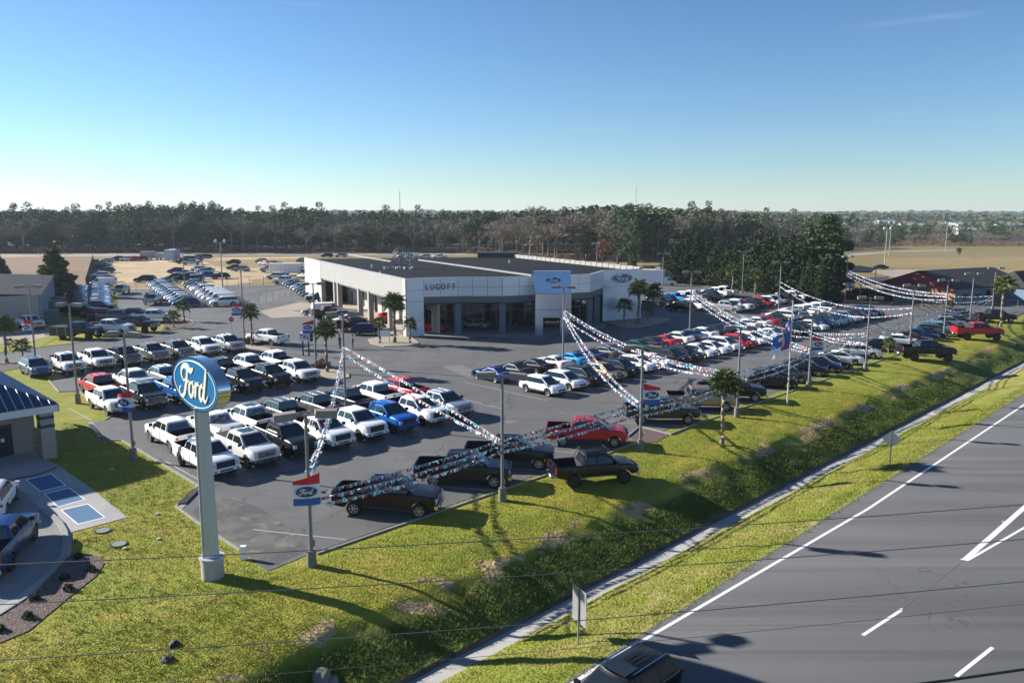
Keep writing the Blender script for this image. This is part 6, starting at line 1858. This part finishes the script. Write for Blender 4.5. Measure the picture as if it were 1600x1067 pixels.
def palm(px, py, ytop, label, crown=1.35, nf=46, parts=True, group='palm trees', r=.16, z0=0, hvy=True):
    p = G(px, py, z0); hc = ztop(p, ytop) - z0
    t = thing('palm_tree', label, 'palm tree', p, rnd.uniform(0, 6), group)
    n = 9; pts = [(.05 * math.sin(i), .04 * math.cos(i * 1.7), hc * i / (n - 1)) for i in range(n)]
    b = MB(); b.path([Vector(q) for q in pts], [r * (1.25 if i == 0 else 1.0 if i < 7 else 1.35) for i in range(n)], n=9); tr = b.obj('trunk', m_palmtrunk, t, smooth=50)
    if hvy:          # old leaf boots under the crown
        b = MB()
        for k in range(26):
            a = k * 2.4; zz = hc - .9 + .85 * k / 26
            c = Vector((math.cos(a), math.sin(a), 0)) * r * 1.3 + Vector((pts[-1][0], pts[-1][1], zz))
            b.add([c - Vector((-math.sin(a), math.cos(a), 0)) * .06, c + Vector((-math.sin(a), math.cos(a), 0)) * .06, c + Vector((math.cos(a) * .12, math.sin(a) * .12, .26))], [(0, 1, 2)])
        b.obj('leaf_boots', m_palmtrunk, t)
    top = Vector((pts[-1][0], pts[-1][1], hc))
    allb = MB()
    nf = int(nf * .68)
    for k in range(nf):
        u = (k + .5) / nf; el = R(78 - 118 * u ** .9); az = k * 2.39996 + rnd.uniform(-.2, .2)
        s = crown * 1.22 * rnd.uniform(.8, 1.05)
        M = Matrix.Translation(top) @ Matrix.Rotation(az, 4, 'Z') @ Matrix.Rotation(-el, 4, 'Y') @ Matrix.Rotation(rnd.uniform(-.5, .5), 4, 'X') @ Matrix.Scale(s, 4)
        f = FR[k % 4]
        if parts:
            o = link('frond', f, t); o.matrix_basis = M
        else:
            vs = [M @ v.co for v in f.vertices]; allb.add(vs, [tuple(pl.vertices) for pl in f.polygons])
    if not parts: allb.obj('crown', m_palm, t)
palm(1128, 694, 601, 'lone palm on the roadside lawn before the tan pickup', crown=.92, nf=60, r=.15, z0=-.03)
palm(511, 582, 517, 'palm beside the TIRE sign with bushy crown', crown=.95, nf=56)
palm(394, 541, 489, 'slim palm on the small island by the driving white pickup', crown=.85, nf=48, r=.13)
palm(617, 536, 474, 'tallest palm at the white corner pillar', crown=1.15, nf=56, r=.2)
palm(593, 537, 505, 'short palm left of the notice board', crown=.75, nf=30, r=.15, hvy=False)
palm(641, 537, 507, 'short palm right of the tallest corner palm', crown=.75, nf=30, r=.13, hvy=False)
palm(997, 507, 452, 'largest palm before the tower with the badge', crown=1.2, nf=56, parts=False, r=.2)
palm(1020, 496, 457, 'tall palm right of the largest tower palm', crown=1.1, nf=46, parts=False, r=.17)
palm(975, 503, 477, 'short palm left before the tower wall', crown=1.0, nf=32, parts=False, r=.15, hvy=False)
palm(1012, 501, 481, 'short palm hidden beneath the tower palms', crown=.9, nf=28, parts=False, r=.12, hvy=False)
palm(1144, 461, 423, 'palm before the cypresses, left of two', crown=1.3, nf=34, parts=False, r=.2)
palm(1179.5, 466, 433, 'palm before the cypresses, right of two', crown=1.35, nf=34, parts=False, r=.2)
palm(1285, 472, 443, 'bushy palm under the pennants near the dark pine', crown=1.5, nf=40, parts=False, r=.2)
palm(1563, 511, 447, 'farthest roadside palm beside the last pickup', crown=1.25, nf=44, parts=False, r=.18)
palm(1388, 552, 538, 'small young palm beside the pale tan crossover', crown=.7, nf=24, parts=False, r=.1, hvy=False)
palm(1482, 492, 477, 'small young palm at the low chain-link fence', crown=.8, nf=24, parts=False, r=.12, hvy=False)
palm(11, 567, 510, 'palm at the left frame edge on the mulch', crown=1.0, nf=48, r=.17)
palm(36, 562, 541, 'short palm right of the left edge palm', crown=.75, nf=26, r=.1, hvy=False)
palm(15, 547, 536, 'tiny palm on the grass strip at left', crown=.5, nf=18, r=.07, hvy=False, parts=False)
palm(288, 502, 480, 'palm on the mulch island by the back yard', crown=.85, nf=30, parts=False, r=.14, hvy=False)
palm(272, 512, 495, 'short palm on the mulch island before the white pickup', crown=.8, nf=28, parts=False, r=.13, hvy=False)
palm(486, 443, 420, 'palm at the far end of the wing, left of three', crown=1.5, nf=32, parts=False, r=.2)
palm(495, 447, 427, 'palm at the far end of the wing, middle of three', crown=1.4, nf=32, parts=False, r=.2)
palm(504, 451, 431, 'palm at the far end of the wing, right of three', crown=1.1, nf=26, parts=False, r=.2)
def shrub(p, r, label, m_, h=1.0, n=420, leaf=.10, name='shrub', group='shrubs'):
    t = thing(name, label, 'shrub', p, 0, group)
    b = MB()
    for k in range(n):
        a, e = rnd.uniform(0, 6.283), math.asin(rnd.uniform(-.1, 1)); rr = r * rnd.uniform(.55, 1.05)
        c = Vector((rr * math.cos(a) * math.cos(e), rr * math.sin(a) * math.cos(e), rr * h * math.sin(e) + r * .15))
        d = Vector((rnd.gauss(0, 1), rnd.gauss(0, 1), rnd.gauss(.6, 1))).normalized() * leaf
        s = Vector((rnd.gauss(0, 1), rnd.gauss(0, 1), rnd.gauss(0, 1))).cross(d).normalized() * leaf * .5
        b.add([c - s, c + d, c + s], [(0, 1, 2)])
    b.obj('foliage', m_, t)
    b = MB(); b.tube((0, 0, -.02), (0, 0, r * .5), .04, n=5); b.obj('stem', m_trunk, t)
for x, y, lb in ((122, 872, 'small dark shrub at the top end of the mulch bed'), (141, 891, 'small round shrub on the right of the mulch bed'), (101, 904, 'dark round shrub below the forecourt kerb'),
                 (107, 921, 'pale sparse shrub in the middle of the mulch bed'), (54, 937, 'dark round shrub beside the drive lane'), (44, 965, 'dark round shrub in the lower mulch bed'), (-2, 985, 'shrub cut by the left frame edge')):
    shrub(G(x, y), .24, lb, m_bush if 'pale' in lb else m_cedar, n=260, leaf=.07, group='shrubs in the mulch bed')
for x, y, r_, lb in ((505, 574, .8, 'dry reddish grass clump at foot of the TIRE sign palm'), (498, 576, .6, 'smaller dry clump left of the TIRE palm clump'), (388, 538, .75, 'dry clump at the slim palm foot'), (377, 536, .5, 'smaller dry clump left of the slim palm')):
    shrub(G(x, y), r_, lb, m_dry, n=700, leaf=.16, group='dry grass clumps')
shrub(G(261, 515), .35, 'small dry tuft on the mulch island', m_dry, n=160)
for k, x in enumerate((1333, 1343, 1353, 1363, 1374, 1384)):
    shrub(G(x, 467 + k * .6), 1.9, 'olive hedge bush %s from left below the pennants' % ORD[k], m_bush, n=700, leaf=.3, group='olive hedge bushes')

# ================================================================== TREES
def noisy_crown(seed, n, lobes, leaf, flat=1.0):
    """quads of leaf clumps in a set of lobes: (cx, cy, cz, rx, ry, rz)"""
    r_ = random.Random(seed); b = MB()
    wts = [l[3] * l[4] * l[5] for l in lobes]
    for k in range(n):
        l = r_.choices(lobes, wts)[0]
        while 1:
            u = Vector((r_.uniform(-1, 1), r_.uniform(-1, 1), r_.uniform(-1, 1)))
            if .25 < u.length < 1: break
        u *= u.length ** -.45
        if u.length > 1: u.normalize()
        c = Vector((l[0] + u.x * l[3], l[1] + u.y * l[4], l[2] + u.z * l[5]))
        a = Vector((r_.gauss(0, 1), r_.gauss(0, 1), r_.gauss(0, .7))).normalized()
        q = a.cross(Vector((r_.gauss(0, 1), r_.gauss(0, 1), r_.gauss(0, 1)))).normalized()
        s = leaf * r_.uniform(.6, 1.4)
        b.add([c - a * s, c + q * s * .6, c + a * s, c - q * s * .6 + Vector((0, 0, s * .2))], [(0, 1, 2, 3)])
    return b
def pine_meshes(seed, H_=18, n=900, leaf=.42):
    r_ = random.Random(seed); lobes = []
    nl = 16
    for i in range(nl):
        z = H_ * (.20 + .76 * i / nl); k = 1 - (i / nl) ** 1.6 * .75
        a = i * 2.4 + r_.uniform(-.4, .4); rad = H_ * .16 * k * r_.uniform(.6, 1.15)
        lobes.append((math.cos(a) * rad, math.sin(a) * rad, z, H_ * .115 * k * r_.uniform(.7, 1.2), H_ * .115 * k * r_.uniform(.7, 1.2), H_ * .055 * r_.uniform(.8, 1.3)))
    lobes.append((0, 0, H_ * .95, H_ * .06, H_ * .06, H_ * .06))
    cr = noisy_crown(seed, n, lobes, leaf)
    tr = MB(); tr.path([(0, 0, -.3), (.1, 0, H_ * .5), (0, .1, H_ * .95)], [.24, .17, .05], n=6)
    for l in lobes[::2]: tr.path([(0, 0, l[2] - .8), (l[0], l[1], l[2])], [.07, .03], n=3)
    return cr.mesh('crown', m_pine), tr.mesh('trunk', m_trunk)
def round_meshes(seed, H_=14, n=900, leaf=.4, m_=None):
    r_ = random.Random(seed); lobes = []
    for i in range(12):
        a = r_.uniform(0, 6.28); rad = H_ * .2 * r_.random() ** .5; z = H_ * r_.uniform(.35, .85)
        lobes.append((math.cos(a) * rad, math.sin(a) * rad, z, H_ * .15, H_ * .15, H_ * .13))
    tr = MB(); tr.path([(0, 0, -.3), (0, 0, H_ * .4)], [.3, .2], n=6)
    for l in lobes: tr.path([(0, 0, H_ * .3), (l[0], l[1], l[2])], [.1, .03], n=3)
    return noisy_crown(seed, n, lobes, leaf).mesh('crown', m_ or m_pine), tr.mesh('trunk', m_trunk)
def cone_meshes(seed, H_=12, n=4600, leaf=.19):
    lobes = []; r_ = random.Random(seed)
    for i in range(14):
        z = H_ * (.05 + .88 * i / 13); k = (1 - (i / 13) ** 1.8 * .85)
        for q in range(2):
            a = r_.uniform(0, 6.28); lobes.append((math.cos(a) * H_ * .05 * k, math.sin(a) * H_ * .05 * k, z, H_ * .17 * k * r_.uniform(.85, 1.1), H_ * .17 * k * r_.uniform(.85, 1.1), H_ * .085))
    tr = MB(); tr.path([(0, 0, -.3), (0, 0, H_ * .8)], [.25, .05], n=6)
    return noisy_crown(seed, n, lobes, leaf).mesh('crown', m_cedar), tr.mesh('trunk', m_trunk)
def bare_meshes(seed, H_=14, m_=None):
    r_ = random.Random(seed); tr = MB(); tw = MB()
    tr.path([(0, 0, -.3), (.1, .1, H_ * .35), (.0, .2, H_ * .55)], [.2, .15, .11], n=6)
    def br(p, d, L_, w_, dep):
        q = p + d * L_
        (tr if dep < 2 else tw).path([p, p.lerp(q, .5) + Vector((r_.gauss(0, .06), r_.gauss(0, .06), 0)) * L_, q], [w_, w_ * .75, w_ * .5], n=3)
        if dep >= 4: return
        for k in range(3 if dep < 3 else 4):
            nd = (d + Vector((r_.gauss(0, .55), r_.gauss(0, .55), r_.gauss(.18, .3)))).normalized()
            br(p.lerp(q, r_.uniform(.45, 1)), nd, L_ * r_.uniform(.55, .8), max(w_ * .55, .045), dep + 1)
    for k in range(6):
        a = k * 1.05 + r_.uniform(-.3, .3); z = H_ * r_.uniform(.25, .52)
        br(Vector((0, 0, z)), Vector((math.cos(a) * .7, math.sin(a) * .7, .8)).normalized(), H_ * .22, .09, 0)
    return tw.mesh('crown', m_ or m_twig), tr.mesh('trunk', m_twig)
PINES = [pine_meshes(10 + i, n=3000, leaf=.25) for i in range(6)]
BARES = [bare_meshes(30 + i) for i in range(4)]
RUSTS = [round_meshes(60 + i, n=700, leaf=.3, m_=m_rust) for i in range(2)]
ROUNDS = [round_meshes(50 + i, n=1200) for i in range(3)]
CONES = [cone_meshes(70 + i) for i in range(4)]
BH = {'pine': 18, 'bare': 14, 'rust': 14, 'round': 14, 'cone': 12}
LIB = {'pine': PINES, 'bare': BARES, 'rust': RUSTS, 'round': ROUNDS, 'cone': CONES}
NMS = {'pine': 'pine_tree', 'bare': 'bare_tree', 'rust': 'rust_leaved_tree', 'round': 'broad_tree', 'cone': 'cypress_tree'}
def tree(kind, p, h, label, group=None, wide=1.0, lean=0):
    t = thing(NMS[kind], label, 'tree', p, rnd.uniform(0, 6.28), group)
    k = h / BH[kind]
    i = rnd.randrange(len(LIB[kind]))
    c, tr = LIB[kind][i]
    for nm, me in (('crown', c), ('trunk', tr)):
        o = link(nm, me, t); o.scale = (k * wide, k * wide, k)
    return t
def tpx(kind, x, yb, yt, label, group=None, wide=1.0):
    p = G(x, yb); return tree(kind, p, max(2, ztop(p, yt)), label, group, wide)
PC = cone_meshes(95, H_=12, n=6500, leaf=.26); PC[0].materials.clear(); PC[0].materials.append(m_pine)
LIB['conepine'] = [PC]; BH['conepine'] = 12; NMS['conepine'] = 'pine_tree'
LIB['near'] = [pine_meshes(91, H_=18, n=5200, leaf=.30)]; BH['near'] = 18; NMS['near'] = 'pine_tree'
tpx('conepine', 90, 461, 378, 'dark green pine standing alone behind the grey shed', wide=1.75)
tpx('conepine', -3, 446, 390, 'pine cut by the left frame edge behind the shed', wide=1.9)
tpx('near', 1288, 466, 335, 'big spreading dark pine at right end of cypresses', wide=1.5)
tpx('near', 1262, 462, 352, 'dark pine just left of the big spreading pine', wide=1.25)
tpx('near', 1305, 464, 380, 'lower dark pine right of the big spreading pine', wide=1.2)
tpx('round', 1497, 403, 386, 'small lone green tree in the right field', wide=.9)
for k, (x, yb, yt) in enumerate(((1040, 440, 385), (1055, 442, 370), (1070, 443, 366), (1085, 444, 363), (1102, 445, 368), (1118, 447, 365), (1135, 449, 372), (1152, 452, 366), (1168, 454, 362), (1184, 456, 352),
                                 (1200, 459, 352), (1216, 462, 356), (1232, 464, 360), (1247, 466, 366), (1262, 470, 395), (1280, 472, 405), (1300, 473, 410))):
    tpx('cone', x, yb, yt, 'dark cypress %s from left in the dense row' % ORD[k], 'dark cypresses in a dense row', wide=1.28)
tpx('rust', 1183, 452, 352, 'rust red tree rising among the cypresses', wide=.45); tpx('rust', 1141, 446, 378, 'smaller rusty tree among the cypresses', wide=.5)
tpx('rust', 941, 416, 366, 'rust brown tree behind the showroom tower', wide=1.0); tpx('rust', 917, 400, 322, 'orange topped tree in the wood behind the roof', wide=.7)
tpx('cone', 988, 418, 368, 'slim bright green cedar behind the tower', wide=.8); tpx('pine', 965, 415, 325, 'broad dark pine behind the tower', wide=1.5); tpx('pine', 985, 420, 330, 'dark pine right of the broad one behind tower', wide=1.3)
tpx('rust', 1322, 440, 408, 'yellow brown shrub tree beside the dark pine', wide=.8)
tpx('bare', 10, 505, 458, 'bare branching tree left at the shed front', wide=1.6); tpx('bare', 38, 507, 452, 'bare branching tree right at the shed front', wide=1.6)
# the edge of the wood: trees one can tell apart
TG = 'trees along the edge of the wood'
KL = {'pine': ['tall green pine', 'dark green pine', 'broad topped green pine'], 'bare': ['pale bare tree', 'grey brown bare tree', 'tan leafless tree'], 'round': ['dark evergreen tree'], 'rust': ['rusty leaved tree']}
def edge_base(x):
    pts = [(-400, 394), (0, 394), (400, 393.5), (700, 394), (780, 398), (820, 404), (1000, 409), (1060, 402), (1300, 390), (1335, 385), (1420, 383), (1620, 384), (2000, 384)]
    return interp(pts, x)
LAND = [(-400, 'far left'), (60, 'behind the grey shed'), (150, 'behind the lone pine'), (260, 'behind the sandy yard'), (400, 'behind the ranks of vans'), (520, 'behind the box trailer'), (640, 'behind the wing roof'),
        (760, 'behind the satellite dish'), (860, 'behind the showroom roof'), (1000, 'behind the portal'), (1080, 'behind the tower palms'), (1330, 'above the cypresses'), (1440, 'behind the field light poles'), (1620, 'at the far right field edge'), (9999, 'beyond the right edge')]
cnt = {}
def treetop(x):
    return interp([(-400, 322), (0, 328), (60, 322), (150, 327), (250, 316), (330, 319), (420, 329), (460, 319), (520, 327), (700, 328), (780, 328), (860, 322), (960, 316), (1040, 321), (1100, 324), (1300, 338), (1335, 352), (1400, 356), (1620, 352), (2000, 350)], x)
trees_done = 0
for layer in range(3):
    x = -60 + layer * 4
    while x < 1660:
        yb = edge_base(x) - layer * 2.6
        if 1030 < x < 1310 and layer == 0: x += 14; continue
        pk = .88 if x < 420 else (.5 if x < 780 else (.22 if x < 920 else (.5 if x < 1320 else .35)))
        kind = 'pine' if rnd.random() < pk else ('bare' if rnd.random() < .85 else 'round')
        if layer == 0 and x < 800 and kind == 'pine' and rnd.random() < .12: kind = 'bare'
        p = G(x, yb); p = Vector((p.x + rnd.uniform(-3, 3), p.y + rnd.uniform(-6, 6), 0))
        yt = treetop(x) + rnd.uniform(-9, 8) + (9 if layer == 0 else 2 if layer == 1 else -2) + (5 if kind == 'bare' else 0)
        h = max(7, ztop(p, yt)) * (rnd.uniform(.82, 1.06))
        land = next(l for v, l in LAND if x < v)
        i = rnd.randrange(len(KL[kind])); key = (KL[kind][i], land, layer)
        cnt[key] = cnt.get(key, 0) + 1
        row_ = ('in front', 'in second rank', 'in third rank')[layer]
        lb = '%s %s %s, %s' % (ORD[min(cnt[key] - 1, 29)], KL[kind][i], row_.replace('in ', ''), land)
        tree(kind, p, h, lb, TG, wide=rnd.uniform(1.1, 1.6) * (1.15 if kind == 'bare' else 1))
        trees_done += 1
        x += rnd.uniform(13, 21)
# undergrowth along the edge, and the mass of the far wood: stuff
def joined(name, spots, srcs, label, m_, thin=1.0):
    V, F, off = [], [], 0
    for (p, sc, wd, src) in spots:
        vs, fs = src
        a = rnd.uniform(0, 6.28); ca, sa = math.cos(a), math.sin(a)
        W_ = np.empty_like(vs); W_[:, 0] = (vs[:, 0] * ca - vs[:, 1] * sa) * sc * wd + p.x; W_[:, 1] = (vs[:, 0] * sa + vs[:, 1] * ca) * sc * wd + p.y; W_[:, 2] = vs[:, 2] * sc + p.z
        V.append(W_); F.append(fs + off); off += len(vs)
    V = np.concatenate(V); F = np.concatenate(F)
    me = bpy.data.meshes.new(name)
    me.vertices.add(len(V)); me.vertices.foreach_set('co', V.astype(np.float32).ravel())
    k = F.shape[1]
    me.loops.add(F.size); me.loops.foreach_set('vertex_index', F.ravel().astype(np.int32))
    me.polygons.add(len(F)); me.polygons.foreach_set('loop_start', np.arange(0, F.size, k, dtype=np.int32))
    me.update(calc_edges=True)
    me.materials.append(m_)
    o = link(name, me); o['kind'] = 'stuff'; tag(o, label, 'trees')
    return o
def src_of(b):
    return np.array([tuple(v) for v in b.v], dtype=float), np.array([f for f in b.f if len(f) == 4], dtype=int)
def lobed(seed, n, leaf):
    r_ = random.Random(seed); lobes = []
    for i in range(7):
        z = .35 + .58 * i / 7; a = i * 2.4; k = 1 - (i / 7) ** 1.7 * .7
        lobes.append((math.cos(a) * .14 * k, math.sin(a) * .14 * k, z, .17 * k, .17 * k, .10))
    return src_of(noisy_crown(seed, n, lobes, leaf))
LOWP = [lobed(s, 150, .055) for s in (1, 2, 3)]
LOWB = [lobed(s, 110, .035) for s in (4, 5)]
VLOW = [lobed(s, 34, .12) for s in (6, 7)]
sp1, sp2 = [], []
for _ in range(1600):
    x = rnd.uniform(-200, 1800); yb = edge_base(x) - 8 - rnd.uniform(0, 1) ** 1.3 * 26
    if yb < 347: continue
    p = G(x, yb)
    h = ztop(p, treetop(x) + rnd.uniform(-1, 6)); h = min(max(h, 9), 24)
    (sp1 if rnd.random() < .6 else sp2).append((p, h, rnd.uniform(.9, 1.3), rnd.choice(LOWP if rnd.random() < 2 else LOWB)))
sp2 = [(p, h * .9, w_, rnd.choice(LOWB)) for p, h, w_, s in sp2]
joined('far_wood', sp1, None, 'mass of far green pines behind the edge of the wood', m_pine)
joined('far_wood', sp2, None, 'mass of far leafless trees behind the edge of the wood', m_twig)
# ridges to the horizon
sp3 = []
for _ in range(5200):
    d = rnd.uniform(650, 4200); ang = rnd.uniform(-.72, .72)
    p = Vector((d * math.tan(ang), d, 0))
    p.z = 6 * max(0, noise.noise(Vector((p.x / 900, p.y / 700, 5)))) * (d / 1500) + 3 * (d / 3000) - 1
    if 1350 < 800 + 1246 * p.x / p.y < 1600 and 600 < d < 1100: continue
    sp3.append((p, rnd.uniform(10, 16) * (1.0 if d < 2500 else 1.4), rnd.uniform(1.6, 2.6) * (1 if d < 1800 else 1.9), rnd.choice(VLOW)))
joined('horizon_wood', sp3, None, 'far forest reaching to the horizon', m_pine)
sp4 = []
for _ in range(2600):
    x = rnd.uniform(-200, 1800); yb = edge_base(x) + rnd.uniform(-3.5, 1.6)
    if 1020 < x < 1330: continue
    sp4.append((G(x, yb) + Vector((0, 0, -.8)), rnd.uniform(1.6, 3.6), 1.8, rnd.choice(LOWB)))
o = joined('undergrowth', sp4, None, 'brown undergrowth along the foot of the wood', m_dry)
# forest floor under the wood so no field shows between trunks
# radio masts
for x, yt, lb in ((625, 300, 'thin radio mast on the horizon above the wing'), (993, 292, 'thin radio mast on the horizon above the tower')):
    p = Vector(((x - 800) / 1246 * 1500, 1500, 0)); h = ztop(p, yt)
    t = thing('radio_mast', lb, 'mast', p); b = MB()
    for k in range(3):
        a = k * 2.094; b.path([(math.cos(a) * 1.0, math.sin(a) * 1.0, 0), (math.cos(a) * .6, math.sin(a) * .6, h)], .28, n=3)
    nst = 14
    for j in range(nst):
        z0, z1 = h * j / nst, h * (j + 1) / nst
        for k in range(3): a, c = k * 2.094, (k + 1) * 2.094; b.path([(math.cos(a) * .8, math.sin(a) * .8, z0), (math.cos(c) * .8, math.sin(c) * .8, z1)], .12, n=3)
    b.obj('lattice', m_pole, t)
    b = MB(); b.tube((0, 0, h), (0, 0, h + 3), .2, n=4); b.obj('antenna', m_pole, t)

# ================================================================== GRASS (geometry nodes scatter)
def tuft_mesh(seed, n, h, wd, spread, m_):
    r_ = random.Random(seed); b = MB()
    for k in range(n):
        a = r_.uniform(0, 6.28); o = Vector((r_.gauss(0, spread), r_.gauss(0, spread), -.01))
        d = Vector((math.cos(a), math.sin(a), 0)); s = Vector((-d.y, d.x, 0)) * wd; L_ = h * r_.uniform(.6, 1.2)
        b.add([o - s, o + s, o + d * L_ * .5 + Vector((0, 0, L_))], [(0, 1, 2)])
    return b.mesh('tuft', m_)
def scatter(surface_name, verts, faces, tuft, density, label, smin, smax, seed):
    me = bpy.data.meshes.new(surface_name); me.from_pydata(verts, [], faces); me.update()
    o = link(surface_name, me); o['kind'] = 'stuff'; tag(o, label, 'grass')
    src = bpy.data.objects.new('grass_tuft', tuft)
    ng = bpy.data.node_groups.new('scatter', 'GeometryNodeTree')
    ng.interface.new_socket('Geometry', in_out='INPUT', socket_type='NodeSocketGeometry'); ng.interface.new_socket('Geometry', in_out='OUTPUT', socket_type='NodeSocketGeometry')
    N = ng.nodes; gi = N.new('NodeGroupInput'); go = N.new('NodeGroupOutput')
    dp_ = N.new('GeometryNodeDistributePointsOnFaces'); dp_.inputs['Density'].default_value = density; dp_.inputs['Seed'].default_value = seed
    ip = N.new('GeometryNodeInstanceOnPoints'); oi = N.new('GeometryNodeObjectInfo'); oi.inputs[0].default_value = src
    rv = N.new('FunctionNodeRandomValue'); rv.data_type = 'FLOAT_VECTOR'; rv.inputs[0].default_value = (-.15, -.15, 0); rv.inputs[1].default_value = (.15, .15, 6.28)
    rs = N.new('FunctionNodeRandomValue'); rs.data_type = 'FLOAT'; rs.inputs[2].default_value = smin; rs.inputs[3].default_value = smax
    L = ng.links
    L.new(gi.outputs[0], dp_.inputs['Mesh']); L.new(dp_.outputs['Points'], ip.inputs['Points']); L.new(oi.outputs['Geometry'], ip.inputs['Instance'])
    L.new(rv.outputs[0], ip.inputs['Rotation']); L.new(rs.outputs[1], ip.inputs['Scale']); L.new(ip.outputs[0], go.inputs[0])
    md = o.modifiers.new('scatter', 'NODES'); md.node_group = ng
    return o
def region(me_obj, test):
    me = me_obj.data; used = {}; vs = []; fs = []
    for p in me.polygons:
        c = p.center; s_, t_ = (c.x + c.y) * C45, (c.x - c.y) * C45
        if not test(s_, t_, p): continue
        f = []
        for i in p.vertices:
            if i not in used: used[i] = len(vs); vs.append(tuple(me.vertices[i].co))
            f.append(used[i])
        fs.append(f)
    return vs, fs
vz_ = [o for o in COL.objects if o.name == 'verge'][0]
SHORT = tuft_mesh(5, 7, .075, .012, .09, m_blade)
TALL = tuft_mesh(6, 10, .11, .014, .13, m_weed)
lotpoly = lot
vs, fs = region(lawn, lambda s, t, p: 3 < s < 75 and -32.3 < t < -26.2 )
scatter('short_grass', vs, fs, SHORT, 26, 'short lawn grass between lot and ditch', .7, 1.3, 1)
vs, fs = region(lawn, lambda s, t, p: 10 < s < 90 and -25.5 < t < -23.1)
scatter('bank_weeds', vs, fs, TALL, 34, 'rank dark weeds on the ditch bank', .6, 1.5, 2)
vs, fs = region(vz_, lambda s, t, p: 12 < s < 80 and -21.6 < t < -17.5)
scatter('verge_grass', vs, fs, SHORT, 30, 'grass of the verge between gutter and highway', .7, 1.4, 3)
vs, fs = region(vz_, lambda s, t, p: 12 < s < 100 and t > -18.3 + .25 * noise.noise(Vector((s, 0, 0))))
scatter('verge_edge_grass', vs, fs, TALL, 16, 'taller grass tufts along the asphalt edge', .5, 1.1, 4)
est = [ST(s_, -17.28 + .12 * noise.noise(Vector((s_ * .8, 3, 0))), ROADZ + .01) for s_ in steps(5, .5, 110)] + [ST(s_, -17.02 + .16 * noise.noise(Vector((s_ * .6, 9, 0))), ROADZ + .01) for s_ in steps(5, .5, 110)][::-1]
n_ = len(est) // 2
scatter('asphalt_edge_grass', est, [(i, i + 1, 2 * n_ - 2 - i, 2 * n_ - 1 - i) for i in range(n_ - 1)], SHORT, 45, 'ragged grass creeping over the asphalt edge', .5, 1.2, 8)
left = PX((-60, 1100), (-60, 1030), (0, 1006), (50, 985), (105, 937), (150, 903), (166, 880), (156, 866), (125, 862), (114, 860), (114, 833), (201, 810), (143, 762), (90, 722), (98, 660), (130, 664), (150, 690), (190, 692), (212, 703), (306, 762), (272, 793), (303, 818), (372, 864), (410, 893), (440, 893), (440, 1100))
vsl = [(p.x, p.y, -.01) for p in left]
if sum(left[i].x * left[(i + 1) % len(left)].y - left[(i + 1) % len(left)].x * left[i].y for i in range(len(left))) < 0: vsl = vsl[::-1]
scatter('front_lawn_grass', vsl, [tuple(range(len(vsl)))], SHORT, 26, 'short lawn grass around the oval sign', .7, 1.3, 5)

# ================================================================== HAZE
hb_ = MB(); hb_.box((0, 2200, 44), (7400, 5400, 98))
hm_ = bpy.data.materials.new('haze_air'); hm_.use_nodes = True
hn = hm_.node_tree; hn.nodes.clear()
ho = hn.nodes.new('ShaderNodeOutputMaterial'); pv = hn.nodes.new('ShaderNodeVolumePrincipled')
pv.inputs['Color'].default_value = (.78, .87, 1.0, 1); pv.inputs['Density'].default_value = .00011; pv.inputs['Anisotropy'].default_value = .2
hn.links.new(pv.outputs[0], ho.inputs['Volume'])
hz = hb_.obj('haze', hm_, kind='stuff'); tag(hz, 'thin bluish air over the whole place', 'haze')
